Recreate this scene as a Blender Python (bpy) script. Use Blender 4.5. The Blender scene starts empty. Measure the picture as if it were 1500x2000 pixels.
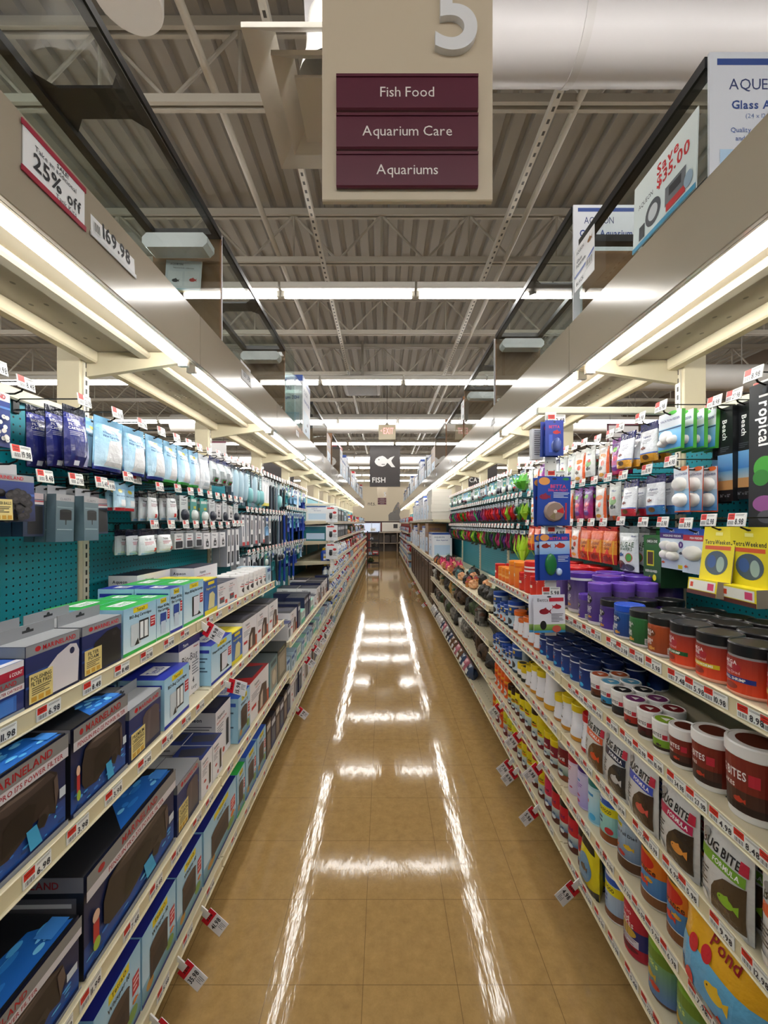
import bpy, math, random
from mathutils import Vector, Matrix, Euler
R = random.Random(5)
SC = bpy.context.scene
COL = SC.collection
PI = math.pi
# ------------------------------------------------------------------ camera, world, exposure
cam_d = bpy.data.cameras.new('camera')
cam = bpy.data.objects.new('camera', cam_d); COL.objects.link(cam)
cam.location = (0, 0, 1.49); cam.rotation_euler = (PI / 2, 0, 0)
cam_d.sensor_fit = 'VERTICAL'; cam_d.sensor_height = 24.0; cam_d.lens = 24.0 * 812 / 2000
cam_d.shift_x = 1 / 2000; cam_d.shift_y = 22 / 2000
cam_d.clip_start = 0.05; cam_d.clip_end = 120
SC.camera = cam
W = bpy.data.worlds.new('world'); SC.world = W; W.use_nodes = True
W.node_tree.nodes['Background'].inputs[0].default_value = (0.95, 0.97, 1.0, 1)
W.node_tree.nodes['Background'].inputs[1].default_value = 0.12
SC.view_settings.view_transform = 'Standard'; SC.view_settings.look = 'None'
SC.view_settings.exposure = 0.36; SC.view_settings.gamma = 1.0; SC.view_settings.use_curve_mapping = False
SC.cycles.use_denoising = True
SC.cycles.max_bounces = 7; SC.cycles.diffuse_bounces = 3; SC.cycles.glossy_bounces = 3
SC.cycles.transparent_max_bounces = 24; SC.cycles.transmission_bounces = 6
SC.cycles.sample_clamp_indirect = 6.0
CEIL_TUBE = 19.0      # strength of the ceiling tubes
SHELF_TUBE = 23.0     # strength of the tubes under the canopies

# ------------------------------------------------------------------ colours and materials
def lin(h):
    if not isinstance(h, str): return h
    h = h.lstrip('#')
    o = []
    for i in (0, 2, 4):
        c = int(h[i:i + 2], 16) / 255
        o.append(c / 12.92 if c <= 0.04045 else ((c + 0.055) / 1.055) ** 2.4)
    return (o[0], o[1], o[2], 1.0)
MATS = {}
def _new(name):
    m = bpy.data.materials.new(name); m.use_nodes = True
    return m, m.node_tree.nodes, m.node_tree.links, m.node_tree.nodes['Principled BSDF']
def coloured(name, rough, spec=0.5, metal=0.0, coat=0.0, bump=0.0, bscale=60):
    """a surface whose own colour comes with the mesh (attribute Col), with a little procedural unevenness"""
    m, n, l, b = _new(name)
    a = n.new('ShaderNodeAttribute'); a.attribute_name = 'Col'
    l.new(a.outputs['Color'], b.inputs['Base Color'])
    b.inputs['Roughness'].default_value = rough
    b.inputs['Specular IOR Level'].default_value = spec
    b.inputs['Metallic'].default_value = metal
    b.inputs['Coat Weight'].default_value = coat
    b.inputs['Coat Roughness'].default_value = 0.08
    if bump:
        t = n.new('ShaderNodeTexCoord'); z = n.new('ShaderNodeTexNoise'); z.inputs['Scale'].default_value = bscale
        z.inputs['Detail'].default_value = 3
        u = n.new('ShaderNodeBump'); u.inputs['Strength'].default_value = bump; u.inputs['Distance'].default_value = 0.01
        l.new(t.outputs['Object'], z.inputs['Vector']); l.new(z.outputs[0], u.inputs['Height']); l.new(u.outputs[0], b.inputs['Normal'])
    MATS[name] = m
coloured('card', 0.42)
coloured('plastic', 0.3)
coloured('film', 0.22, coat=0.35, bump=0.45, bscale=38)
coloured('paint', 0.38)
coloured('gloss', 0.13, spec=0.6)
coloured('matte', 0.8, spec=0.2)
coloured('wire', 0.3, metal=0.85)
coloured('rough', 0.7, bump=0.8, bscale=45)
coloured('leafy', 0.4, spec=0.4)
def emitter(name, col, s):
    m, n, l, b = _new(name)
    b.inputs['Base Color'].default_value = (0.9, 0.9, 0.9, 1)
    b.inputs['Emission Color'].default_value = col; b.inputs['Emission Strength'].default_value = s
    MATS[name] = m
emitter('tube_ceiling', (1.0, 0.985, 0.96, 1), CEIL_TUBE)
emitter('tube_shelf', (1.0, 0.985, 0.96, 1), SHELF_TUBE)
emitter('exit_red', (1.0, 0.04, 0.03, 1), 0.9)
emitter('window_light', (0.45, 0.65, 1.0, 1), 0.4)
def glassy(name, tint, ior=1.45, rough=0.02, extra=0.0):
    m, n, l, b = _new(name); n.remove(b)
    t = n.new('ShaderNodeBsdfTransparent'); t.inputs[0].default_value = tint
    g = n.new('ShaderNodeBsdfGlossy'); g.inputs['Roughness'].default_value = rough
    f = n.new('ShaderNodeFresnel'); f.inputs[0].default_value = ior
    x = n.new('ShaderNodeMixShader'); ge = n.new('ShaderNodeNewGeometry')
    ad = n.new('ShaderNodeMath'); ad.operation = 'ADD'; ad.inputs[1].default_value = extra; l.new(f.outputs[0], ad.inputs[0])
    iv = n.new('ShaderNodeMath'); iv.operation = 'SUBTRACT'; iv.inputs[0].default_value = 1.0; l.new(ge.outputs['Backfacing'], iv.inputs[1])
    mu = n.new('ShaderNodeMath'); mu.operation = 'MULTIPLY'; l.new(ad.outputs[0], mu.inputs[0]); l.new(iv.outputs[0], mu.inputs[1]); l.new(mu.outputs[0], x.inputs[0])
    l.new(t.outputs[0], x.inputs[1]); l.new(g.outputs[0], x.inputs[2])
    l.new(x.outputs[0], n['Material Output'].inputs[0]); MATS[name] = m
glassy('glass', (0.93, 0.965, 0.955, 1))
glassy('clear', (0.88, 0.9, 0.9, 1), extra=0.06, rough=0.12)
# floor: vinyl composition tiles, waxed
m, n, l, b = _new('vinyl_tile')
tc = n.new('ShaderNodeTexCoord'); sp = n.new('ShaderNodeSeparateXYZ'); l.new(tc.outputs['Object'], sp.inputs[0])
def _math(op, a, bv=None, cl=False):
    q = n.new('ShaderNodeMath'); q.operation = op; q.use_clamp = cl
    for i, v in enumerate((a, bv)):
        if v is None: continue
        if isinstance(v, (int, float)): q.inputs[i].default_value = v
        else: l.new(v, q.inputs[i])
    return q.outputs[0]
def _seam(o, off):
    f = _math('FRACT', _math('DIVIDE', _math('ADD', o, off), 0.3048))
    return _math('LESS_THAN', f, 0.006)
sx = _seam(sp.outputs[0], 0.067 + 30.48); sy = _seam(sp.outputs[1], -1.341 + 30.48)
seam = _math('MAXIMUM', sx, sy)
nz = n.new('ShaderNodeTexNoise'); nz.inputs['Scale'].default_value = 22; nz.inputs['Detail'].default_value = 9; nz.inputs['Roughness'].default_value = 0.75
l.new(tc.outputs['Object'], nz.inputs['Vector'])
ra = n.new('ShaderNodeValToRGB'); l.new(nz.outputs[0], ra.inputs[0])
ra.color_ramp.elements[0].position = 0.3; ra.color_ramp.elements[0].color = lin('#8A6E44')
ra.color_ramp.elements[1].position = 0.72; ra.color_ramp.elements[1].color = lin('#A58553')
mx = n.new('ShaderNodeMix'); mx.data_type = 'RGBA'
l.new(seam, mx.inputs[0]); l.new(ra.outputs[0], mx.inputs[6]); mx.inputs[7].default_value = lin('#6B5433')
l.new(mx.outputs[2], b.inputs['Base Color'])
mp = n.new('ShaderNodeMapping'); mp.inputs['Scale'].default_value = (26, 5, 1); l.new(tc.outputs['Object'], mp.inputs[0])
n2 = n.new('ShaderNodeTexNoise'); n2.inputs['Scale'].default_value = 1.0; n2.inputs['Detail'].default_value = 4; l.new(mp.outputs[0], n2.inputs['Vector'])
bp = n.new('ShaderNodeBump'); bp.inputs['Strength'].default_value = 0.075; bp.inputs['Distance'].default_value = 0.01
l.new(n2.outputs[0], bp.inputs['Height']); l.new(bp.outputs[0], b.inputs['Normal'])
b.inputs['Roughness'].default_value = 0.07; b.inputs['Specular IOR Level'].default_value = 0.42
MATS['vinyl_tile'] = m
# pegboard: teal with a grid of round holes
m, n, l, b = _new('pegboard')
tc = n.new('ShaderNodeTexCoord'); sp = n.new('ShaderNodeSeparateXYZ'); l.new(tc.outputs['Object'], sp.inputs[0])
fy = _math('SUBTRACT', _math('FRACT', _math('MULTIPLY', sp.outputs[1], 39.37)), 0.5)
fz = _math('SUBTRACT', _math('FRACT', _math('MULTIPLY', sp.outputs[2], 39.37)), 0.5)
dd = _math('ADD', _math('MULTIPLY', fy, fy), _math('MULTIPLY', fz, fz))
hole = _math('LESS_THAN', dd, 0.021)
mx = n.new('ShaderNodeMix'); mx.data_type = 'RGBA'; l.new(hole, mx.inputs[0])
mx.inputs[6].default_value = lin('#0F8796'); mx.inputs[7].default_value = lin('#0A2428')
l.new(mx.outputs[2], b.inputs['Base Color']); b.inputs['Roughness'].default_value = 0.4
MATS['pegboard'] = m

# ------------------------------------------------------------------ lettering: glyph outlines of the built-in font, made once
GL = {}
def _glyphs():
    chars = [chr(c) for c in range(33, 127)]
    tmp = []
    for bold in (0, 1):
        for ch in chars:
            cu = bpy.data.curves.new('glyph', 'FONT'); cu.body = ch; cu.size = 1; cu.resolution_u = 2; cu.fill_mode = 'FRONT'
            cu.offset = 0.022 if bold else 0.0
            ob = bpy.data.objects.new('glyph', cu); COL.objects.link(ob); tmp.append((ch, bold, ob, cu))
    bpy.context.view_layer.update()
    dg = bpy.context.evaluated_depsgraph_get()
    for ch, bold, ob, cu in tmp:
        me = ob.evaluated_get(dg).to_mesh()
        vs = [(v.co.x, v.co.y) for v in me.vertices]; fs = [tuple(p.vertices) for p in me.polygons]
        x0 = min(v[0] for v in vs); x1 = max(v[0] for v in vs)
        GL[ch, bold] = ([(x - x0 + 0.035, y) for x, y in vs], fs, x1 - x0 + 0.085)
        ob.evaluated_get(dg).to_mesh_clear()
    for ch, bold, ob, cu in tmp:
        bpy.data.objects.remove(ob); bpy.data.curves.remove(cu)
_glyphs()
def text_geo(s, bold):
    vs, fs, x = [], [], 0.0
    for ch in s:
        if (ch, bold) not in GL: x += 0.27; continue
        gv, gf, adv = GL[ch, bold]; k = len(vs)
        vs += [(a + x, b_) for a, b_ in gv]; fs += [tuple(i + k for i in f) for f in gf]; x += adv
    return vs, fs, x

# ------------------------------------------------------------------ mesh collecting
class M:
    def __init__(s): s.v = []; s.f = []; s.c = []; s.i = []; s.s = []; s.mats = []
    def add(s, vs, fs, col, mat='card', smooth=False):
        k = len(s.v); s.v += [tuple(p) for p in vs]
        if mat not in s.mats: s.mats.append(mat)
        mi = s.mats.index(mat); per = isinstance(col, list)
        if not per: col = lin(col)
        for f in fs:
            s.f.append(tuple(a + k for a in f)); s.i.append(mi); s.s.append(smooth)
            s.c.append([lin(col[a]) for a in f] if per else [col] * len(f))
        return s
    def quad(s, a, b, c, d, col, mat='card', col2=None):
        return s.add([a, b, c, d], [(0, 1, 2, 3)], col if col2 is None else [col, col, col2, col2], mat)
    def box(s, x0, y0, z0, x1, y1, z1, col, mat='card', top=None, side=None, front=None):
        v = [(x, y, z) for z in (z0, z1) for y in (y0, y1) for x in (x0, x1)]
        F = [((0, 2, 3, 1), None), ((4, 5, 7, 6), top), ((0, 1, 5, 4), front), ((2, 6, 7, 3), None), ((0, 4, 6, 2), side), ((1, 3, 7, 5), side)]
        k = len(s.v); s.v += v
        if mat not in s.mats: s.mats.append(mat)
        mi = s.mats.index(mat)
        for f, cc in F:
            s.f.append(tuple(a + k for a in f)); s.i.append(mi); s.s.append(False); s.c.append([lin(cc or col)] * 4)
        return s
    def bbox(s, x0, y0, z0, x1, y1, z1, col, mat='paint', b=0.004, axis='x'):
        """box with chamfered long edges, swept along one axis"""
        if axis == 'x': A, B, c0, c1, mk = (y0, y1), (z0, z1), x0, x1, lambda a, q, t: (t, a, q)
        elif axis == 'y': A, B, c0, c1, mk = (x0, x1), (z0, z1), y0, y1, lambda a, q, t: (a, t, q)
        else: A, B, c0, c1, mk = (x0, x1), (y0, y1), z0, z1, lambda a, q, t: (a, q, t)
        pr = [(A[0] + b, B[0]), (A[1] - b, B[0]), (A[1], B[0] + b), (A[1], B[1] - b), (A[1] - b, B[1]), (A[0] + b, B[1]), (A[0], B[1] - b), (A[0], B[0] + b)]
        vs = [mk(a, q, c0) for a, q in pr] + [mk(a, q, c1) for a, q in pr]
        fs = [tuple(range(8)), tuple(range(8, 16))] + [(i, (i + 1) % 8, 8 + (i + 1) % 8, 8 + i) for i in range(8)]
        return s.add(vs, fs, col, mat)
    def lathe(s, prof, n=24, mat='plastic', ox=0, oy=0, cap0=True, cap1=True, sx=1.0, sy=1.0):
        """prof: (radius, z, colour of the band above it)"""
        vs, fs, k = [], [], len(prof)
        for r, z, _ in prof:
            vs += [(ox + sx * r * math.cos(2 * PI * j / n), oy + sy * r * math.sin(2 * PI * j / n), z) for j in range(n)]
        for i in range(k - 1):
            s.add(vs[i * n:(i + 2) * n], [(j, (j + 1) % n, n + (j + 1) % n, n + j) for j in range(n)], prof[i][2], mat, True)
        if cap0: s.add(vs[:n], [tuple(range(n))[::-1]], prof[0][2], mat)
        if cap1: s.add(vs[-n:], [tuple(range(n))], prof[-1][2], mat)
        return s
    def tube(s, pts, r, col, n=6, mat='wire', caps=True):
        P = [Vector(p) for p in pts]; rings = []
        up = Vector((0.13, 0.27, 0.95))
        for i, p in enumerate(P):
            d = (P[min(i + 1, len(P) - 1)] - P[max(i - 1, 0)]).normalized()
            a = d.cross(up); a = a.normalized() if a.length > 1e-4 else Vector((1, 0, 0)); b_ = d.cross(a)
            rr = r[i] if isinstance(r, (list, tuple)) else r
            rings.append([p + (a * math.cos(2 * PI * j / n) + b_ * math.sin(2 * PI * j / n)) * rr for j in range(n)])
        vs = [q for g in rings for q in g]
        fs = [(i * n + j, i * n + (j + 1) % n, (i + 1) * n + (j + 1) % n, (i + 1) * n + j) for i in range(len(P) - 1) for j in range(n)]
        s.add(vs, fs, col, mat, True)
        if caps: s.add(rings[0] + rings[-1], [tuple(range(n)), tuple(range(n, 2 * n))], col, mat)
        return s
    def art(s, items, w, h, surf, mat='card', off=0.0005, nx=1, ny=1):
        """flat printed artwork laid on a surface: coordinates run 0..1 over a label w x h metres; surf(u, v, lift) gives the point"""
        for q in items:
            k = q[0]; off += 0.00016
            if k == 'r':
                x0, y0, x1, y1, c = q[1:6]; c2 = q[6] if len(q) > 6 else None; m_ = max(1, int(math.ceil(nx * (x1 - x0))))
                mv = max(1, int(math.ceil(ny * (y1 - y0)))); vs, cs = [], []; C0, C1 = lin(c), lin(c2 or c)
                for i in range(m_ + 1):
                    for j in range(mv + 1):
                        vs.append(surf(x0 + (x1 - x0) * i / m_, y0 + (y1 - y0) * j / mv, off)); cs.append(tuple(a + (b_ - a) * j / mv for a, b_ in zip(C0, C1)))
                k_ = mv + 1
                s.add(vs, [(i * k_ + j, (i + 1) * k_ + j, (i + 1) * k_ + j + 1, i * k_ + j + 1) for i in range(m_) for j in range(mv)], cs if c2 else c, mat)
            elif k == 'e':
                cx, cy, rx, ry, c = q[1:6]; m_ = 12 if max(rx * w, ry * h) > 0.008 else 8; cols = []
                for i in range(m_ + 1):
                    a = PI * i / m_; e = ry * math.sin(a) + 1e-5; cols.append((cx - rx * math.cos(a), cy - e, cy + e))
                s._strip(cols, surf, off, c, mat, ny)
            elif k == 'p':
                if nx == 1: vs = [surf(u, v, off) for u, v in q[1]]; s.add(vs, [tuple(range(len(vs)))], q[2], mat)
                else:
                    P = q[1]; xa, xb = min(p[0] for p in P), max(p[0] for p in P); cols = []; m_ = 12
                    for i in range(m_ + 1):
                        u = xa + (xb - xa) * min(max(i / m_, 0.002), 0.998); ys = []
                        for (ax, ay), (bx_, by) in zip(P, P[1:] + P[:1]):
                            if (ax - u) * (bx_ - u) < 0: ys.append(ay + (by - ay) * (u - ax) / (bx_ - ax))
                        if len(ys) > 1: cols.append((u, min(ys), max(ys)))
                    if len(cols) > 1: s._strip(cols, surf, off, q[2], mat, ny)
            elif k == 'f':     # a fish: body, tail and fin
                cx, cy, L, c = q[1:5]; fl = q[5] if len(q) > 5 else 1; hh = L * w / h
                s.art([('e', cx, cy, L * 0.36, hh * 0.2, c), ('p', [(cx + fl * L * 0.28, cy), (cx + fl * L * 0.52, cy + hh * 0.2), (cx + fl * L * 0.45, cy), (cx + fl * L * 0.52, cy - hh * 0.2)][::fl], c),
                       ('p', [(cx - fl * L * 0.1, cy + hh * 0.17), (cx + fl * L * 0.2, cy + hh * 0.12), (cx + fl * L * 0.12, cy + hh * 0.3)][::fl], c), ('e', cx - fl * L * 0.24, cy + hh * 0.04, L * 0.03, hh * 0.03, '#101010')], w, h, surf, mat, off, nx, ny)
            elif k == 't':     # text, centre x, centre y, cap height (share of h), colour, widest (share of w), bold, turned
                tx, cx, cy, th, c = q[1:6]; wm = q[6] if len(q) > 6 else None; bo = q[7] if len(q) > 7 else 1; turn = q[8] if len(q) > 8 else 0
                gv, gf, ln = text_geo(tx, bo); sy = th * (w if turn else h) / 0.72
                if turn:
                    sx = min(sy, wm * h / ln) if wm else sy
                    if turn > 0: mp_ = lambda a, b_: (cx - (b_ - 0.36) * sy / w, cy + (a - ln / 2) * sx / h)
                    else: mp_ = lambda a, b_: (cx + (b_ - 0.36) * sy / w, cy - (a - ln / 2) * sx / h)
                else:
                    sx = min(sy, wm * w / ln) if wm else sy
                    mp_ = lambda a, b_: (cx + (a - ln / 2) * sx / w, cy + (b_ - 0.36) * sy / h)
                s.add([surf(*mp_(a, b_), off) for a, b_ in gv], gf, c, mat)
            elif k == 'l':     # lines of small print: x0, x1, top, how many, pitch, colour
                x0, x1, y, nn, pt, c = q[1:7]
                for i in range(nn):
                    xe = x1 - (x1 - x0) * (0.35 if i % 3 == 2 else 0.08 * (i % 2))
                    s.art([('r', x0, y - i * pt - pt * 0.42, xe, y - i * pt, c)], w, h, surf, mat, off, nx)
            elif k == 'b':     # barcode
                x0, y0, x1, y1 = q[1:5]
                s.art([('r', x0, y0, x1, y1, '#F4F4F2')], w, h, surf, mat, off, nx); nb = 9
                for i in range(nb):
                    u = x0 + (x1 - x0) * (0.07 + 0.88 * i / nb)
                    s.art([('r', u, y0 + (y1 - y0) * .12, u + (x1 - x0) * (0.035 + 0.03 * ((i * 7) % 3) / 2), y1 - (y1 - y0) * .1, '#222222')], w, h, surf, mat, off + 0.0002, nx)
        return s
    def _strip(s, cols, surf, off, c, mat, ny):
        mv = max(1, int(math.ceil(ny * max(b_ - a for _, a, b_ in cols)))); k_ = mv + 1
        vs = [surf(u, a + (b_ - a) * j / mv, off) for u, a, b_ in cols for j in range(mv + 1)]
        s.add(vs, [(i * k_ + j, (i + 1) * k_ + j, (i + 1) * k_ + j + 1, i * k_ + j + 1) for i in range(len(cols) - 1) for j in range(mv)], c, mat)
    def mesh(s, name):
        me = bpy.data.meshes.new(name); me.from_pydata(s.v, [], s.f)
        for k in s.mats: me.materials.append(MATS[k])
        me.polygons.foreach_set('material_index', s.i); me.polygons.foreach_set('use_smooth', s.s)
        at = me.color_attributes.new('Col', 'FLOAT_COLOR', 'CORNER')
        at.data.foreach_set('color', [x for f in s.c for q in f for x in q])
        me.update(); return me
def front(w, h, x0=None, z0=0.0, y=0.0):
    """artwork plane facing -Y"""
    x0 = -w / 2 if x0 is None else x0
    return lambda u, v, o: (x0 + u * w, y - o, z0 + v * h)
def topface(w, d, z, y0=0.0): return lambda u, v, o: (-w / 2 + u * w, y0 + v * d, z + o)
def sideface(d, h, x, sgn, z0=0.0, y0=0.0):
    """side of a carton; sgn -1 the side at -x"""
    return (lambda u, v, o: (x - o, y0 + (1 - u) * d, z0 + v * h)) if sgn < 0 else (lambda u, v, o: (x + o, y0 + u * d, z0 + v * h))
def round_label(r, z0, h, arc=2.6, rtop=None):
    rt = r if rtop is None else rtop
    def f(u, v, o):
        a = -PI / 2 + (u - 0.5) * arc; rr = r + (rt - r) * v + o
        return (rr * math.cos(a), rr * math.sin(a) , z0 + v * h)
    return f

# ------------------------------------------------------------------ scene objects
def ob(name, me, parent=None, loc=(0, 0, 0), rot=(0, 0, 0), scale=None):
    if isinstance(me, M): me = me.mesh(name)
    o = bpy.data.objects.new(name, me); COL.objects.link(o)
    o.location = loc; o.rotation_euler = rot
    if scale: o.scale = scale
    if parent: o.parent = parent
    return o
def tag(o, label, cat, group=None, kind=None):
    o['label'] = label; o['category'] = cat
    if group: o['group'] = group
    if kind: o['kind'] = kind
    return o
def struct(name, me, label=None, cat=None, **k):
    o = ob(name, me, **k); o['kind'] = 'structure'
    if label: o['label'] = label; o['category'] = cat
    return o
ORD = 'zeroth first second third fourth fifth sixth seventh eighth ninth tenth eleventh twelfth thirteenth fourteenth fifteenth sixteenth seventeenth eighteenth nineteenth twentieth'.split()
TENS = {2: 'twenty', 3: 'thirty', 4: 'forty', 5: 'fifty', 6: 'sixty', 7: 'seventy', 8: 'eighty', 9: 'ninety'}
TENTH = {2: 'twentieth', 3: 'thirtieth', 4: 'fortieth', 5: 'fiftieth', 6: 'sixtieth', 7: 'seventieth', 8: 'eightieth', 9: 'ninetieth'}
def nth(i):
    if i <= 20: return ORD[i]
    return TENTH[i // 10] if i % 10 == 0 else TENS[i // 10] + '-' + ORD[i % 10]
class Kind:
    """a kind of thing: parts are (name, mesh, [(sub-part name, mesh)])"""
    def __init__(s, name, cat, desc, parts, size=(0.08, 0.08, 0.1), group=None):
        s.name, s.cat, s.desc, s.size, s.group = name, cat, desc, size, group
        s.parts = []
        for p in parts:
            nm, me = p[0], p[1]
            s.parts.append((nm, me.mesh(nm) if isinstance(me, M) else me, [(a, b_.mesh(a) if isinstance(b_, M) else b_) for a, b_ in (p[2] if len(p) > 2 else [])]))
    def put(s, loc, rot=(0, 0, 0), label=None, group=None, scale=None):
        if len(s.parts) == 1 and not s.parts[0][2]:
            r = ob(s.name, s.parts[0][1], None, loc, rot, scale)
        else:
            r = ob(s.name, None, None, loc, rot, scale); r.empty_display_size = 0.05
            for nm, me, sub in s.parts:
                c = ob(nm, me, r)
                for a, b_ in sub: ob(a, b_, c)
        tag(r, label or s.desc, s.cat, group or s.group)
        return r
# ================================================================== THE SETTING
CREAM, CREAM2, TAUPE = '#D8CDAE', '#C9BE9F', '#A79B8A'
WALLY, XW_L, XW_R, YB = 22.5, -8.0, 6.6, -5.0
fm = M(); fm.quad((XW_L, YB, 0), (XW_R, YB, 0), (XW_R, WALLY, 0), (XW_L, WALLY, 0), '#A98450', 'vinyl_tile')
struct('floor', fm, 'tan waxed vinyl tile floor of the aisle', 'floor')
# corrugated roof deck, ribs running down the store
cm = M(); ZD = 4.5; x = XW_L; prof = []
while x < XW_R:
    prof += [(x, ZD), (x + 0.085, ZD), (x + 0.1, ZD + 0.04), (x + 0.137, ZD + 0.04)]; x += 0.152
vs = [(a, YB, c) for a, c in prof] + [(a, WALLY, c) for a, c in prof]; k = len(prof)
cm.add(vs, [(i, i + 1, k + i + 1, k + i) for i in range(k - 1)], '#B3AFA8', 'matte')
struct('ceiling', cm, 'pale corrugated metal roof deck above the aisles', 'ceiling')
w_ = M(); w_.quad((XW_L, WALLY, 0), (XW_R, WALLY, 0), (XW_R, WALLY, ZD + .05), (XW_L, WALLY, ZD + .05), '#D9CDB6', 'matte')
w_.box(XW_L, WALLY - 0.05, 0, XW_R, WALLY, 1.55, '#7C2A26', 'paint'); w_.box(XW_L, WALLY - 0.09, 1.52, XW_R, WALLY, 1.6, '#3A1D1A', 'paint')
struct('wall_far', w_, 'cream far wall with a dark red lower half', 'wall')
w_ = M(); w_.quad((XW_L, YB, 0), (XW_L, WALLY, 0), (XW_L, WALLY, ZD + .05), (XW_L, YB, ZD + .05), '#8F877C', 'matte')
struct('wall_left', w_, 'grey side wall beyond the neighbouring aisles', 'wall')
w_ = M(); w_.quad((XW_R, YB, 0), (XW_R, WALLY, 0), (XW_R, WALLY, ZD + .05), (XW_R, YB, ZD + .05), '#7A6A5C', 'matte')
struct('wall_right', w_, 'brown side wall beyond the fish food shelves', 'wall')
# open web joists
jm = M()
for y in (-0.035, 0.012):
    jm.box(XW_L, y, 4.43, XW_R, y + 0.023, 4.49, '#BDB6A8', 'paint'); jm.box(XW_L, y, 3.98, XW_R, y + 0.023, 4.03, '#BDB6A8', 'paint')
x = XW_L; up = True
while x < XW_R - 0.3:
    jm.tube([(x, 0, 4.01 if up else 4.45), (x + 0.42, 0, 4.45 if up else 4.01)], 0.012, '#B5AEA0', 5, 'paint')
    if up: jm.tube([(x + 0.42, 0, 4.45), (x + 0.42, 0, 4.01)], 0.01, '#B5AEA0', 5, 'paint')
    x += 0.42; up = not up
jme = jm.mesh('joist')
yj = [2.49 + 1.5 * i for i in range(-4, 14)]
for i, y in enumerate(yj):
    o = ob('roof_joist', jme, None, (0, y, 0)); o['kind'] = 'structure'
    tag(o, 'white open web steel joist crossing under the roof deck', 'joist', 'roof joists')
# perforated channels and a conduit running down the store
pm = M()
pm.box(-0.02, YB, 3.93, 0.02, WALLY, 3.975, '#D6D0C4', 'paint')
for i in range(260):
    y = YB + 0.5 + i * 0.0762
    if y < 14: pm.quad((-0.008, y, 3.9295), (0.008, y, 3.9295), (0.008, y + 0.03, 3.9295), (-0.008, y + 0.03, 3.9295), '#4A463F', 'paint')
pme = pm.mesh('channel')
for x, lb in ((-0.57, 'perforated white ceiling channel running above the filter canopy side'), (1.0, 'perforated white ceiling channel beside the pipe above the food side')):
    tag(ob('ceiling_channel', pme, None, (x, 0, 0)), lb, 'channel', 'ceiling channels')
cp = M(); cp.tube([(0, YB, 0), (0, WALLY, 0)], 0.024, '#CFC8BA', 8, 'paint')
cpe = cp.mesh('pipe')
for x, z, lb in ((1.16, 4.0, 'thin white ceiling pipe beside the perforated channel'), (-1.0, 4.05, 'thin white ceiling pipe above the filter canopies')):
    tag(ob('ceiling_pipe', cpe, None, (x, 0, z)), lb, 'pipe', 'ceiling pipes')
# ceiling light rows: four foot strips end to end
fb = M(); fb.bbox(-0.6, -0.075, 0.03, 0.6, 0.075, 0.09, '#E6E2DA', 'paint', 0.01)
tb = M(); tb.tube([(-0.575, 0, 0), (0.575, 0, 0)], 0.026, '#FFFFFF', 10, 'tube_ceiling')
sk = M()
for s_ in (-1, 1): sk.box(s_ * 0.59 - 0.014, -0.02, -0.02, s_ * 0.59 + 0.014, 0.02, 0.035, '#B9B4A8', 'plastic')
K_strip = Kind('ceiling_light', 'light', 'x', [('fixture_body', fb), ('tube', tb), ('socket', sk)])
rowsY = [3.78 + 2.36 * i for i in range(-3, 8)]
vis = 0
for i, y in enumerate(rowsY):
    if i >= 3: vis += 1
    for j in range(11):
        xx = -6.75 + 1.222 * j + 0.32
        if i < 3: lb = 'white ceiling strip light, %s along row %s before the aisle entrance' % (nth(j + 1), ('three', 'two', 'one')[i])
        else: lb = 'lit white strip light, %s along the %s ceiling light row' % (nth(j + 1), nth(vis))
        K_strip.put((xx, y, 3.56), (0, 0, 0), lb, 'ceiling strip lights row ' + ORD[i + 1])
# ducts, diffuser
d = M()
d.tube([(-0.35, 2.0, 3.83), (6.5, 2.0, 3.83)], 0.175, '#CFCBCB', 40, 'paint')
for x in (0.9, 2.3, 3.7): d.tube([(x, 2.0, 3.83), (x + 0.04, 2.0, 3.83)], 0.179, '#C8C4C2', 40, 'paint')
tag(ob('air_duct', d), 'large round white air duct crossing behind the aisle sign', 'duct')
d = M(); d.lathe([(0.14, 3.82, '#D5D0C9'), (0.145, 3.83, '#D5D0C9'), (0.145, 4.46, '#D5D0C9')], 36, 'paint')
tag(ob('duct_drop', d, None, (-1.14, 1.85, 0)), 'round white duct drop above the glass tank on the filter canopy', 'duct')
nk = M(); nk.lathe([(0.15, 3.38, '#EDEAE4'), (0.12, 3.5, '#EDEAE4'), (0.11, 3.652, '#EDEAE4')], 28, 'paint', cap0=False)
def sqframe(z, o_, i_, dz, c):
    q = M(); z1 = z + dz
    a = [(-o_, -o_), (o_, -o_), (o_, o_), (-o_, o_)]; b_ = [(-i_, -i_), (i_, -i_), (i_, i_), (-i_, i_)]
    vs = [(x, y, z) for x, y in a] + [(x, y, z1) for x, y in b_] + [(x, y, z + 0.02) for x, y in a]
    q.add(vs, [(i, (i + 1) % 4, 4 + (i + 1) % 4, 4 + i) for i in range(4)] + [(i, (i + 1) % 4, 8 + (i + 1) % 4, 8 + i) for i in range(4)], c, 'paint'); return q
fr = sqframe(0, 0.3, 0.2, 0.1, '#D9D2C6'); fr2 = sqframe(-0.005, 0.215, 0.14, 0.07, '#D2CABD')
pl = M(); pl.box(-0.14, -0.14, -0.012, 0.14, 0.14, 0.0, '#CFC6B8', 'paint')
dm = M(); dm.lathe([(0.055, 0.005, '#2B2826'), (0.05, 0.04, '#2B2826')], 16, 'plastic')
r = ob('air_diffuser', None, None, (-0.215, 1.8, 3.28)); tag(r, 'square stepped white air diffuser partly behind the aisle sign', 'diffuser')
ob('outer_frame', fr, r); ob('middle_frame', fr2, r); ob('face_plate', pl, r); ob('damper', dm, r)
ob('duct_neck', nk, r, (0, 0, -3.28))
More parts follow.
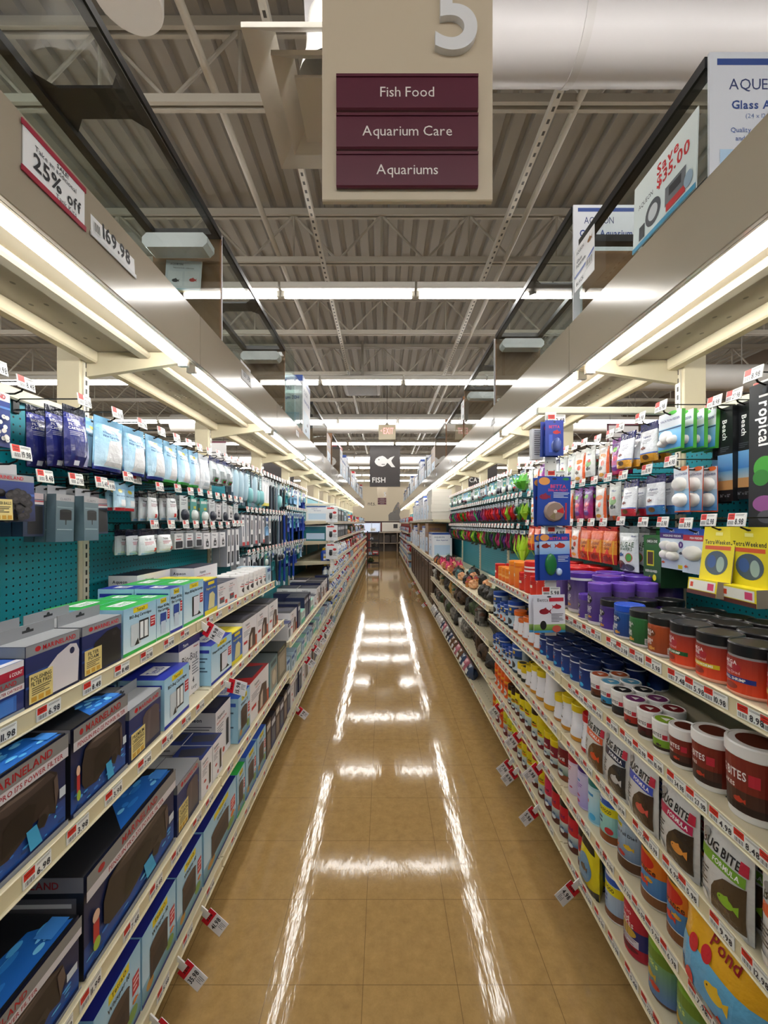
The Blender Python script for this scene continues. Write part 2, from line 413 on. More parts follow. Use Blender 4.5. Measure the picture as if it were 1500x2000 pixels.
for (x0, x1, y, z, rr, lb) in ((-4.5, 5.0, 8.9, 3.62, 0.2, 'round white duct far down the aisle near the exit sign'), (-6, 6, 13.6, 3.55, 0.2, 'round white duct behind the fish banner'), (2.2, 6.3, 5.6, 3.45, 0.17, 'round white duct elbow above the food side neighbour aisle')):
    d = M(); d.tube([(x0, y, z), (x1, y, z)], rr, '#D2CEC8', 28, 'paint')
    for k in range(4): xx = x0 + (x1 - x0) * (0.1 + 0.27 * k); d.tube([(xx, y, z + rr - .01), (xx, y, 4.52)], 0.006, '#9A958C', 5, 'paint')
    tag(ob('air_duct', d), lb, 'duct')
d = M(); d.box(-0.3, -0.3, 0, 0.3, 0.3, 0.12, '#8E877B', 'paint'); d.box(-0.24, -0.24, -0.02, 0.24, 0.24, 0, '#5F594F', 'paint')
d.box(-0.02, -0.02, 0.12, 0.02, 0.02, 0.8, '#8E877B', 'paint')
tag(ob('air_grille', d, None, (-0.35, 6.9, 3.7)), 'square grey air grille on the ceiling beyond the second light row', 'grille')

# ================================================================== GONDOLAS: uprights, pegboards, canopies, shelves
SIDE = {
    'L': dict(sg=-1, rz=PI / 2, xu=1.21, y0=1.69, val=0.745, lip=0.66, nm='filter', k0=-2, k1=12),
    'R': dict(sg=1, rz=-PI / 2, xu=1.255, y0=1.77, val=0.79, lip=0.76, nm='food', k0=-2, k1=15),
}
BAY = 1.219
def at(side, s, x, z): return (SIDE[side]['sg'] * x, s, z)
# upright in the local frame (front face towards -Y at y = 0)
um = M(); um.bbox(-0.028, 0.004, 0, 0.028, 0.098, 2.2, CREAM, 'paint', 0.003, 'z'); um.box(-0.014, -0.002, 0.15, 0.014, 0.006, 2.2, '#E5DDC8', 'paint')
for i in range(54):
    z = 0.3 + i * 0.035
    um.quad((-0.005, -0.0026, z), (0.005, -0.0026, z), (0.005, -0.0026, z + 0.02), (-0.005, -0.0026, z + 0.02), '#2B2924', 'paint')
ume = um.mesh('upright')
bh = BAY / 2 - 0.03
pgm = M(); pgm.box(-bh, 0.012, 0.12, bh, 0.02, 1.9, '#138C9A', 'pegboard')
capm = M(); capm.bbox(-bh - 0.002, -0.006, 1.895, bh + 0.002, 0.1, 1.935, '#D9D1BA', 'paint', 0.005)
# pegboard holes are laid out on object Y and Z, so the panel mesh is turned instead of the object
def turned(me_m, rz):
    q = M(); q.__dict__.update({k: list(v) for k, v in me_m.__dict__.items()}); c, s = round(math.cos(rz)), round(math.sin(rz))
    q.v = [(x * c - y * s, x * s + y * c, z) for x, y, z in me_m.v]; return q
canD = 0.47
def canopy_parts(D):
    dk = M(); h = BAY / 2 - 0.004
    dk.box(-h, 0.02, 0.055, h, D, 0.07, '#958B77', 'paint')
    dk.bbox(-h, 0.2, 0.028, h, 0.25, 0.055, '#A89F8A', 'paint', 0.008); dk.bbox(-h, D - 0.05, 0.01, h, D - 0.005, 0.06, CREAM, 'paint', 0.006)
    for i in range(9):
        for j in range(2): dk.art([('e', 0.1 + 0.1 * i, 0.3 + 0.4 * j, 0.007, 0.05, '#57503F')], 1.2, 0.12, lambda u, v, o: (-0.6 + u * 1.2, 0.29 + v * 0.12, 0.0548 - o), 'paint')
    dk.art([('e', 0.46 + 0.02 * (i % 3), 0.3 + 0.3 * (i // 3), 0.006, 0.045, '#FFFDF5') for i in range(6)], 1.2, 0.12, lambda u, v, o: (-0.6 + u * 1.2, 0.31 + v * 0.12, 0.0546 - o), 'paint')  # light showing through the deck holes, painted on as near-white dots
    va = M(); va.bbox(-h - 0.002, 0.0, 0.0, h + 0.002, 0.014, 0.2, TAUPE, 'gloss', 0.002); va.box(-h, 0.014, 0, h, 0.022, 0.006, TAUPE, 'gloss'); va.box(-h, 0.0, 0.197, h, 0.017, 0.203, TAUPE, 'gloss')
    br = M(); t = 0.012
    P = [(0.03, 0.055), (0.03, 0.02), (D, -0.045), (D, 0.055)]
    br.add([(-t, a, b_) for a, b_ in P] + [(t, a, b_) for a, b_ in P], [(0, 1, 2, 3), (4, 5, 6, 7), (0, 1, 5, 4), (1, 2, 6, 5), (2, 3, 7, 6), (3, 0, 4, 7)], CREAM, 'paint')
    return dk, va, br
ck = {}
for sd, S in SIDE.items():
    dk, va, br = canopy_parts(S['xu'] - S['val'])
    ck[sd] = [dk.mesh('canopy_deck'), va.mesh('valance'), br.mesh('canopy_bracket')]
lt = M(); lt.tube([(-0.565, 0, 0), (0.565, 0, 0)], 0.021, '#FFFFFF', 12, 'tube_shelf')
lc = M(); lc.bbox(-0.584, -0.022, 0.024, 0.584, 0.03, 0.048, '#F0EEE8', 'paint', 0.006)
ls = M()
for s_ in (-1, 1): ls.box(s_ * 0.574 - 0.01, -0.018, -0.022, s_ * 0.574 + 0.01, 0.018, 0.024, '#D8D5CC', 'plastic')
K_shelflight = Kind('canopy_light', 'light', 'x', [('tube', lt), ('light_channel', lc), ('socket', ls)])
lamp_in = {'L': 0.05, 'R': 0.07}
for sd, S in SIDE.items():
    pgt = turned(pgm, S['rz']).mesh('pegboard_panel'); cpt = capm.mesh('pegboard_cap')
    for k in range(S['k0'], S['k1'] + 1):
        s = S['y0'] + BAY * k; n_ = k - S['k0'] + 1
        tag(ob('gondola_upright', ume, None, at(sd, s, S['xu'], 0), (0, 0, S['rz'])), 'cream slotted shelf upright, %s along the %s side' % (nth(n_), S['nm']), 'upright', 'gondola uprights on the %s side' % S['nm'])
        if k == S['k1']: break
        sm = s + BAY / 2
        r = ob('pegboard_panel', None, None, at(sd, sm, S['xu'], 0)); r.empty_display_size = 0.1
        ob('perforated_board', pgt, r); ob('top_cap', cpt, r, (0, 0, 0), (0, 0, S['rz']))
        tag(r, 'teal pegboard back panel in the %s bay of the %s side' % (nth(n_), S['nm']), 'pegboard', 'pegboard panels on the %s side' % S['nm'])
        r = ob('canopy_shelf', None, None, at(sd, sm, S['val'], 2.13), (0, 0, S['rz'])); r.empty_display_size = 0.1
        ob('deck', ck[sd][0], r); ob('valance', ck[sd][1], r)
        ob('bracket', ck[sd][2], r, (-BAY / 2 + 0.012 if sd == 'L' else BAY / 2 - 0.012, 0, 0))
        tag(r, 'canopy shelf with glossy taupe valance over the %s %s bay' % (nth(n_), S['nm']), 'canopy shelf', 'canopy shelves on the %s side' % S['nm'])
        K_shelflight.put(at(sd, sm, S['val'] + lamp_in[sd], 2.135), (0, 0, S['rz']), 'lit tube light under the canopy of the %s %s bay' % (nth(n_), S['nm']), 'canopy lights on the %s side' % S['nm'])
# price labels slid into the shelf lips
PRICES = '19.98 7.98 5.98 8.98 7.48 8.48 34.98 12.98 75.98 27.98 23.98 11.98 5.48 4.98 6.98 13.98 9.98 15.98 10.98 3.98'.split()
def price_art(p, sale=False):
    a = [('r', 0, 0, 1, 1, '#F2F1EC'), ('r', 0.02, 0.5, 0.4, 1, '#D9291C'), ('r', 0.06, 0.78, 0.36, 0.88, '#8A1A12'), ('r', 0.1, 0.62, 0.32, 0.7, '#8A1A12'), ('b', 0.03, 0.06, 0.4, 0.46), ('l', 0.46, 0.95, 0.92, 2, 0.08, '#777777'), ('t', p, 0.7, 0.36, 0.46, '#2B2B33', 0.5, 1)]
    return a
PL = []
for i, p in enumerate(PRICES):
    q = M(); q.box(-0.034, -0.0012, -0.0145, 0.034, 0, 0.0145, '#F2F1EC', 'card')
    q.art(price_art(p), 0.068, 0.029, front(0.068, 0.029, None, -0.0145, -0.0012)); PL.append(q.mesh('price_label'))
SHM = {}
def shelf_mesh(D, base):
    if (D, base) in SHM: return SHM[D, base]
    h = BAY / 2 - 0.003
    dk = M(); dk.bbox(-h, 0.004, -0.02, h, D, 0.0, '#D0C5A8', 'paint', 0.002)
    for i in range(24): dk.art([('e', 0.02 + i * 0.0417, 0.5, 0.0035, 0.35, '#1E1C18')], 1.2, 0.012, lambda u, v, o: (-0.6 + u * 1.2, 0.05 + v * 0.012, o), 'paint')
    lp = M(); lp.box(-h, -0.004, -0.036, h, 0.004, 0.006, '#D2C6A4', 'paint', front='#D6C9A4')
    lp.bbox(-h, -0.011, -0.0385, h, -0.003, -0.033, '#DDD1B0', 'paint', 0.002); lp.bbox(-h, -0.009, 0.003, h, -0.002, 0.0075, '#DDD1B0', 'paint', 0.0015)
    bk = M(); P = [(0.01, -0.02), (0.01, -0.035), (D, -0.06), (D, -0.02)]; t = 0.003
    bk.add([(-t, a, b_) for a, b_ in P] + [(t, a, b_) for a, b_ in P], [(0, 1, 2, 3), (4, 5, 6, 7), (0, 1, 5, 4), (1, 2, 6, 5)], CREAM2, 'paint')
    kp = None
    if base:
        kp = M(); kp.box(-h, 0.045, -0.13, h, 0.055, -0.02, '#8F8676', 'paint')
        kp = kp.mesh('kick_plate')
    SHM[D, base] = (dk.mesh('deck'), lp.mesh('lip'), bk.mesh('bracket'), kp); return SHM[D, base]
def shelf(side, k, z, lip, label, nlab=10, seed=0, base=False, group=None, lw=1.0):
    """one shelf of bay k; lip is its distance from the aisle axis"""
    S = SIDE[side]; D = round(S['xu'] - lip, 3); dk, lp, bk, kp = shelf_mesh(D, base)
    s = S['y0'] + BAY * (k + 0.5)
    r = ob('base_shelf' if base else 'shelf', None, None, at(side, s, lip, z), (0, 0, S['rz'])); r.empty_display_size = 0.1
    ob('deck', dk, r); ob('lip', lp, r)
    if base: ob('kick_plate', kp, r)
    else:
        for s_ in (-1, 1): ob('bracket', bk, r, (s_ * (BAY / 2 - 0.008), 0, 0))
    q = random.Random(seed * 77 + k)
    for i in range(nlab):
        x = -0.56 + 1.12 * (i + 0.5) / nlab + q.uniform(-0.02, 0.02)
        ob('price_label', PL[q.randrange(len(PL))], r, (x, -0.0046, -0.0155), (0, q.uniform(-0.03, 0.03), 0), (lw, 1, lw))
    tag(r, label, 'shelf', group or 'gondola shelves')
    return r
# ================================================================== SHELVES
RZ = [1.11, 0.84, 0.60, 0.367]; LZ = [(1.083, 0.765), (0.812, 0.70), (0.455, 0.665)]
LEVEL = ['top', 'second', 'third', 'fourth']
for k in (-1, 0):
    bn = 'entrance bay' if k == -1 else 'second bay'
    for i, z in enumerate(RZ): shelf('R', k, z, 0.76, 'cream %s fish food shelf with price labels, %s' % (LEVEL[i], bn), 15, i + 1)
    shelf('R', k, 0.128, 0.76, 'cream base fish food shelf near the floor, ' + bn, 14, 9, True)
    for i, (z, lp) in enumerate(LZ): shelf('L', k, z, lp, 'cream %s filter shelf with price labels, %s' % (LEVEL[i], bn), 9, i + 21)
    shelf('L', k, 0.128, 0.66, 'cream base filter shelf near the floor, ' + bn, 7, 29, True)
for k in (1, 2, 3):
    for i, z in enumerate((0.89, 0.64, 0.375)): shelf('R', k, z, 0.76, 'cream %s ornament shelf, %s bay from the food jars' % (LEVEL[i], ORD[k]), 10, i + 31)
    shelf('R', k, 0.128, 0.76, 'cream base ornament shelf, %s bay from the food jars' % ORD[k], 8, 39, True)
for k in (1, 2):
    for i, (z, lp) in enumerate(((0.655, 0.66), (0.40, 0.66))): shelf('L', k, z, lp, 'cream %s shelf under the hoses and nets, %s bay' % (LEVEL[i], ORD[k]), 11, i + 41)
    shelf('L', k, 0.128, 0.66, 'cream base shelf under the hoses and nets, %s bay' % ORD[k], 9, 49, True)
FARL = (1.52, 1.26, 1.0, 0.78, 0.55, 0.33)
for k in range(3, 12):
    for i, z in enumerate(FARL): shelf('L', k, z, 0.66 if i > 1 else 0.72, 'cream %s shelf in the %s bay past the hanging nets' % (nth(i + 1), nth(k - 2)), 9, i + 51)
    shelf('L', k, 0.128, 0.66, 'cream base shelf in the %s bay past the hanging nets' % nth(k - 2), 8, 59, True)
for k in range(4, 15):
    far = k >= 9
    for i, z in enumerate((1.52, 1.2, 0.9, 0.6, 0.36) if far else (1.55,)): shelf('R', k, z, 0.76 if far else 0.8, 'cream %s shelf in the %s bay past the fish ornaments' % (nth(i + 1), nth(k - 3)), 8, i + 61)
    shelf('R', k, 0.128, 0.76, 'cream base shelf in the %s bay past the fish ornaments' % nth(k - 3), 6, 69, True)

# ================================================================== HANGING SIGNS
def wires(r, xs, z0, z1, y=0.0):
    for x in xs:
        w = M(); w.tube([(x, y, z0), (x, y, z1)], 0.003, '#55504A', 5, 'wire'); ob('hanging_wire', w, r)
SIGNLINES = ('Fish Food', 'Aquarium Care', 'Aquariums')
bd = M(); bd.bbox(-0.25, 0, 0, 0.25, 0.018, 0.86, '#CFC0A8', 'paint', 0.003)
slats = []
for i, (tx, z) in enumerate(zip(SIGNLINES, (0.255, 0.142, 0.03))):
    q = M(); q.bbox(-0.207, -0.014, z, 0.205, 0.0, z + 0.1, '#5A1F33', 'paint', 0.004); q.box(-0.207, -0.017, z + 0.092, 0.205, -0.012, z + 0.1, '#5A1F33', 'paint')
    q.art([('t', tx, 0.5, 0.5, 0.3, '#F3ECE6', 0.8, 0)], 0.41, 0.1, front(0.41, 0.1, -0.206, z, -0.0142)); slats.append(q.mesh('name_slat'))
def numeral():
    cu = bpy.data.curves.new('numeral', 'FONT'); cu.body = '5'; cu.size = 0.29; cu.resolution_u = 10; cu.offset = 0.0045; cu.extrude = 0.009
    o = bpy.data.objects.new('numeral', cu); COL.objects.link(o); bpy.context.view_layer.update()
    ev = o.evaluated_get(bpy.context.evaluated_depsgraph_get()); me = ev.to_mesh()
    q = M(); q.add([(v.co.x, -0.009 - v.co.z, v.co.y) for v in me.vertices], [tuple(f.vertices) for f in me.polygons], '#EFEFF1', 'paint')
    ev.to_mesh_clear(); bpy.data.objects.remove(o); bpy.data.curves.remove(cu)
    return q.mesh('numeral')
num = numeral(); bde = bd.mesh('sign_board')
def aisle_sign(x, y, z, label):
    r = ob('aisle_sign', None, None, (x, y, z)); tag(r, label, 'sign')
    ob('sign_board', bde, r)
    for q in slats: ob('name_slat', q, r)
    ob('numeral', num, r, (0.07, 0, 0.43)); wires(r, (-0.2, 0.2), 0.86, 4.45 - z, 0.009)
aisle_sign(0.07, 1.22, 2.437, 'beige hanging aisle sign with a white numeral and maroon slats, close overhead')
aisle_sign(-0.07, 20.4, 2.38, 'small beige aisle sign hanging far off beside the cat picture')
FISH = [(0.16, 0.56), (0.2, 0.63), (0.3, 0.675), (0.42, 0.695), (0.5, 0.67), (0.56, 0.63), (0.6, 0.615), (0.68, 0.66), (0.82, 0.69), (0.75, 0.63), (0.71, 0.585), (0.74, 0.53), (0.84, 0.44), (0.72, 0.44), (0.64, 0.5), (0.58, 0.54), (0.52, 0.48), (0.42, 0.45), (0.28, 0.47), (0.2, 0.51)]
def banner(x, label, art):
    r = ob('hanging_banner', None, None, (x, 11.5, 2.5)); tag(r, label, 'banner')
    q = M(); q.bbox(-0.42, 0, 0, 0.42, 0.012, 1.23, '#3A3433', 'card', 0.003)
    q.art(art, 0.84, 1.23, front(0.84, 1.23)); ob('banner_panel', q, r); wires(r, (-0.3, 0.3), 1.23, 1.93, 0.006)
banner(0.04, 'dark grey hanging banner with a white fish over the aisle', [('p', FISH, '#E4E2DF'), ('e', 0.3, 0.61, 0.02, 0.014, '#3A3433'), ('r', 0.39, 0.495, 0.5, 0.51, '#3A3433'), ('t', 'FISH', 0.3, 0.155, 0.115, '#F2F0EC', 0.5, 1)])
DOG = [(0.3, 0.9), (0.75, 0.98), (0.9, 0.8), (0.98, 0.62), (0.8, 0.56), (0.74, 0.4), (0.8, 0.36), (0.62, 0.34), (0.58, 0.6), (0.3, 0.66)]
banner(-2.9, 'dark banner with a white animal leg seen through the filter canopy gap', [('p', DOG, '#E4E2DF')])
CAT = [(0.55, 0.98), (0.75, 0.9), (0.72, 0.65), (0.66, 0.42), (0.58, 0.42), (0.6, 0.6), (0.52, 0.8)]
banner(2.73, 'dark banner reading CAT seen through the food canopy gap', [('p', CAT, '#E4E2DF'), ('t', 'CAT', 0.27, 0.155, 0.1, '#F2F0EC', 0.4, 1)])
r = ob('exit_sign', None, None, (0.07, 8.1, 3.12)); tag(r, 'red lit exit sign with a left arrow, hanging from a rod', 'sign')
q = M(); q.bbox(-0.165, 0, 0, 0.165, 0.05, 0.29, '#C9BC9C', 'plastic', 0.006); ob('sign_case', q, r)
q = M(); q.art([('t', 'EXIT', 0.58, 0.6, 0.42, '#FF2A1A', 0.62, 1), ('p', [(0.2, 0.68), (0.11, 0.6), (0.2, 0.52), (0.2, 0.56), (0.15, 0.6), (0.2, 0.64)], '#FF2A1A')], 0.33, 0.29, front(0.33, 0.29), 'exit_red'); ob('lettering', q, r)
q = M(); q.tube([(0, 0.025, 0.29), (0, 0.025, 1.4)], 0.008, '#6F6A62', 6, 'wire'); q.lathe([(0.04, 0.29, '#A8A095'), (0.015, 0.34, '#A8A095')], 12, 'paint', 0, 0.025); ob('hanging_rod', q, r)
q = M(); q.bbox(-0.25, 0, 0, 0.25, 0.012, 0.45, '#EDEBEA', 'paint', 0.003); q.box(-0.25, -0.003, 0.42, 0.25, 0.0, 0.45, '#6A2238', 'paint'); q.art([('t', 'ing', 0.82, 0.5, 0.2, '#2B2B2B', 0.26, 0)], 0.5, 0.45, front(0.5, 0.45))
r = ob('aisle_sign', None, None, (-3.05, 7.4, 2.5)); tag(r, 'white sign with maroon top edge in the aisle beyond the filters', 'sign'); ob('sign_board', q, r); wires(r, (-0.2, 0.2), 0.45, 2.02, 0.006)
q = M(); q.bbox(-0.2, 0, 0, 0.2, 0.012, 0.4, '#E6E2E2', 'paint', 0.003); q.box(-0.2, -0.003, 0, -0.18, 0.0, 0.4, '#6A2238', 'paint'); q.box(-0.2, -0.003, 0.375, 0.2, 0.0, 0.4, '#6A2238', 'paint')
r = ob('aisle_sign', None, None, (3.05, 5.3, 2.36)); tag(r, 'white sign with maroon edge in the aisle beyond the fish food', 'sign'); ob('sign_board', q, r); wires(r, (-0.16, 0.16), 0.4, 2.1, 0.006)

# ================================================================== THE FAR END OF THE STORE
q = M(); q.art([('t', 'nts.', 0.5, 0.5, 0.75, '#2A2420', 1.0, 0)], 0.75, 0.3, front(0.75, 0.3, -1.0, 2.42, WALLY - 0.004), 'card')
tag(ob('wall_lettering', q), 'black handwritten style lettering on the cream far wall', 'lettering')
CATS = [(0.1, 0), (0.08, 0.3), (0.2, 0.42), (0.35, 0.46), (0.42, 0.6), (0.55, 0.8), (0.72, 0.98), (0.8, 0.92), (0.8, 0.72), (0.86, 0.5), (0.8, 0.3), (0.88, 0.12), (0.9, 0)]
q = M(); sf = front(0.82, 1.05, 0.2, 1.62, WALLY - 0.012)
q.art([('p', CATS, '#77736F'), ('p', [(0.68, 0.72), (0.73, 0.9), (0.77, 0.86), (0.76, 0.7)], '#A08C84'), ('e', 0.46, 0.56, 0.035, 0.02, '#C9A94A'), ('e', 0.64, 0.62, 0.035, 0.02, '#C9A94A'), ('e', 0.46, 0.56, 0.012, 0.018, '#1B1B1B'), ('e', 0.64, 0.62, 0.012, 0.018, '#1B1B1B'), ('e', 0.5, 0.44, 0.03, 0.018, '#5A4A48')], 0.82, 1.05, sf, 'card')
q.box(0.2, WALLY - 0.012, 1.62, 1.0, WALLY - 0.01, 1.63, '#77736F')
tag(ob('cat_picture', q), 'large grey cat photograph on the cream far wall', 'picture')
q = M(); q.quad((-1.55, WALLY - 0.055, 1.0), (-0.2, WALLY - 0.055, 1.0), (-0.2, WALLY - 0.055, 1.5), (-1.55, WALLY - 0.055, 1.5), '#8FB8F0', 'window_light')
q2 = M()
for x in (-1.58, -1.12, -0.66, -0.2): q2.box(x, WALLY - 0.08, 0.98, x + 0.04, WALLY - 0.05, 1.52, '#E4E6EA', 'paint')
r = ob('window_1', q, None); struct_w = r; r['kind'] = 'structure'; r['label'] = 'bright bluish window low in the far wall'; r['category'] = 'window'; ob('window_frame', q2, r)
r = ob('counter', None, None, (0.35, WALLY - 0.75, 0)); tag(r, 'grey wooden counter with open shelf against the far wall', 'counter')
q = M(); q.bbox(-1.1, 0, 0.98, 1.1, 0.6, 1.03, '#A79A8B', 'paint'); ob('counter_top', q, r)
q = M(); q.bbox(-1.05, 0.02, 0.42, 1.05, 0.58, 0.46, '#97897A', 'paint'); ob('lower_shelf', q, r)
for x in (-1.05, -0.35, 0.35, 1.0):
    q = M(); q.bbox(x, 0.02, 0, x + 0.05, 0.55, 0.98, '#8B7C6C', 'paint', 0.004, 'z'); ob('leg', q, r)
q = M(); q.box(-1.05, 0.55, 0, 1.05, 0.58, 0.98, '#5D5147', 'paint'); ob('back_panel', q, r)
r = ob('pet_carrier', None, None, (0.42, WALLY - 0.7, 1.03)); tag(r, 'white pet carrier with a small window on the far counter', 'carrier')
q = M(); q.bbox(-0.5, 0, 0, 0.5, 0.5, 0.5, '#E9E4DA', 'plastic', 0.05); ob('shell', q, r)
q = M(); q.bbox(0.1, -0.012, 0.2, 0.32, 0.0, 0.42, '#3E3A3A', 'plastic', 0.004); ob('door_opening', q, r)
for i, x in enumerate((0.2, 0.53)):
    r = ob('pet_bowl_stand', None, None, (x, WALLY - 0.68, 0.463)); tag(r, 'dark item on the far counter shelf, %s of two' % ('first' if i == 0 else 'second'), 'bowl stand')
    q = M(); q.bbox(-0.14, 0, 0, 0.14, 0.3, 0.36, '#3C3430', 'plastic', 0.01); ob('stand', q, r); q = M(); q.lathe([(0.1, 0.36, '#8A8580'), (0.13, 0.41, '#8A8580')], 16, 'plastic', 0, 0.15); ob('bowl', q, r)
q = M(); q.box(-0.16, 0, 0, 0.16, 0.01, 0.2, '#F0EFEA', 'card'); q.art([('t', '89.98', 0.5, 0.5, 0.4, '#222222', 0.8, 1)], 0.32, 0.2, front(0.32, 0.2))
# ================================================================== PRODUCT BUILDERS
def carton(name, cat, desc, w, h, d, col, top, art, sideart=None, topart=None, tab=None, side=None, group=None):
    q = M(); q.box(-w / 2, 0, 0, w / 2, d, h, col, 'card', top=top, side=side or col)
    q.art(art, w, h, front(w, h))
    if sideart:
        q.art(sideart, d, h, sideface(d, h, -w / 2, -1)); q.art(sideart, d, h, sideface(d, h, w / 2, 1))
    if topart: q.art(topart, w, d, topface(w, d, h))
    # closing flap seam
    q.art([('r', 0.0, 0.49, 1.0, 0.5, '#555555')] if not topart else [], w, d, topface(w, d, h))
    parts = [('carton_box', q)]
    if tab:
        t = M(); t.box(-w / 2, d * 0.75, h, w / 2, d * 0.75 + 0.002, h + 0.03, tab, 'card')
        t.art([('r', 0.4, 0.4, 0.6, 0.6, '#15181C'), ('e', 0.5, 0.62, 0.035, 0.2, '#15181C')], w, 0.03, front(w, 0.03, None, h, d * 0.75)); parts.append(('hang_tab', t))
    return Kind(name, cat, desc, parts, (w, d, h), group)
def tetra(desc, w, h, d, cap, title, pic='cart', name='filter_cartridge_box', base='#9CCBE6'):
    a = [('r', 0, 0, 1, 1, '#D9ECF5', base), ('r', 0, 0, 1, 0.07, cap), ('r', 0.28, 0.86, 0.72, 0.97, '#E8D21E'), ('t', 'TetraO', 0.5, 0.915, 0.06, '#3A2F0A', 0.38, 1), ('t', title[0], 0.5, 0.79, 0.065, '#16202B', 0.9, 1)]
    if len(title) > 1: a += [('t', title[1], 0.5, 0.70, 0.065, '#16202B', 0.8, 1)]
    a += [('r', 0.8, 0.42, 0.96, 0.66, '#C3222B'), ('l', 0.82, 0.95, 0.62, 3, 0.06, '#F3D6D6')]
    if pic == 'cart': a += [('r', 0.2, 0.16, 0.5, 0.62, '#CBD3D8'), ('r', 0.44, 0.22, 0.74, 0.66, '#23262B'), ('r', 0.47, 0.26, 0.57, 0.62, '#F1F4F5'), ('r', 0.6, 0.26, 0.71, 0.62, '#F1F4F5'), ('p', [(0.3, 0.16), (0.4, 0.3), (0.44, 0.16)], '#15171A')]
    if pic == 'tall': a += [('r', 0.4, 0.15, 0.72, 0.64, '#202226'), ('r', 0.48, 0.17, 0.76, 0.62, '#DDDDE6'), ('p', [(0.66, 0.14), (0.74, 0.24), (0.86, 0.14)], '#15171A')]
    if pic == 'bag': a += [('r', 0.26, 0.36, 0.7, 0.62, '#24459A'), ('r', 0.3, 0.12, 0.66, 0.42, '#C5D6E6')]
    if pic == 'filter': a += [('r', 0.0, 0.06, 1, 0.3, '#5E8A93', '#8DB6CC'), ('e', 0.2, 0.18, 0.1, 0.07, '#B8893A'), ('e', 0.8, 0.2, 0.12, 0.08, '#7A9A46'), ('r', 0.2, 0.22, 0.72, 0.66, '#3B2C27'), ('e', 0.46, 0.64, 0.27, 0.07, '#4C3A33'), ('r', 0.28, 0.26, 0.62, 0.46, '#2B201D'), ('f', 0.85, 0.34, 0.16, '#E07A2A')]
    return carton(name, 'box', desc, w, h, d, base, cap, a, [('r', 0.05, 0.82, 0.95, 0.9, cap), ('l', 0.1, 0.9, 0.7, 6, 0.08, '#3B5B78'), ('b', 0.1, 0.08, 0.4, 0.22)], [('r', 0.25, 0.3, 0.75, 0.7, '#F4F6F8'), ('t', 'TetraO', 0.5, 0.5, 0.22, cap, 0.4, 1)])
def marine(desc, w, h, d, pic, lab=None, tab=True):
    a = [('r', 0, 0, 1, 1, '#182045', '#23306A'), ('r', 0, 0.5, 1, 0.55, '#2B4A8C'), ('r', 0, 0.3, 0.5, 0.34, '#2B4A8C'), ('r', 0, 0.82, 1, 1, '#8D8F93'), ('e', 0.2, 0.91, 0.05, 0.045, '#C4202A'), ('t', 'MARINELAND', 0.6, 0.905, 0.085, '#C4202A', 0.64, 1)]
    if pic == 'pad': a += [('p', [(0.24, 0.05), (0.96, 0.05), (0.99, 0.62), (0.93, 0.76), (0.8, 0.79), (0.55, 0.68), (0.34, 0.5), (0.24, 0.34)], '#D6CFD4'), ('e', 0.84, 0.66, 0.05, 0.06, '#182045')]
    if pic == 'foam': a += [('p', [(0.2, 0.05), (0.96, 0.05), (0.97, 0.66), (0.86, 0.78), (0.6, 0.76), (0.3, 0.62), (0.2, 0.4)], '#1B1A1B'), ('e', 0.8, 0.66, 0.06, 0.05, '#2B2A2B')]
    if pic == 'carbon': a += [('p', [(0.36, 0.08), (0.95, 0.1), (0.93, 0.68), (0.8, 0.76), (0.5, 0.74), (0.4, 0.66)], '#54484A'), ('p', [(0.5, 0.12), (0.6, 0.12), (0.66, 0.7), (0.58, 0.7)], '#615456')]
    if lab: a += [('r', 0.05, 0.04, 0.46, 0.52, '#E2CE86'), ('t', lab[0], 0.255, 0.44, 0.07, '#3B3426', 0.36, 1), ('t', lab[1], 0.255, 0.355, 0.07, '#1B1812', 0.36, 1), ('l', 0.09, 0.42, 0.29, 4, 0.035, '#4A4230')] + [('r', 0.08 + 0.12 * i, 0.06, 0.17 + 0.12 * i, 0.14, '#C8962A') for i in range(3)]
    return carton('filter_media_box', 'box', desc, w, h, d, '#222C5C', '#8D8F93', a, [('r', 0, 0.82, 1, 1, '#7D7F83'), ('r', 0.1, 0.2, 0.9, 0.7, '#2B3A74')], [('r', 0, 0, 1, 1, '#9B9DA0')], '#8A8C90' if tab else None)
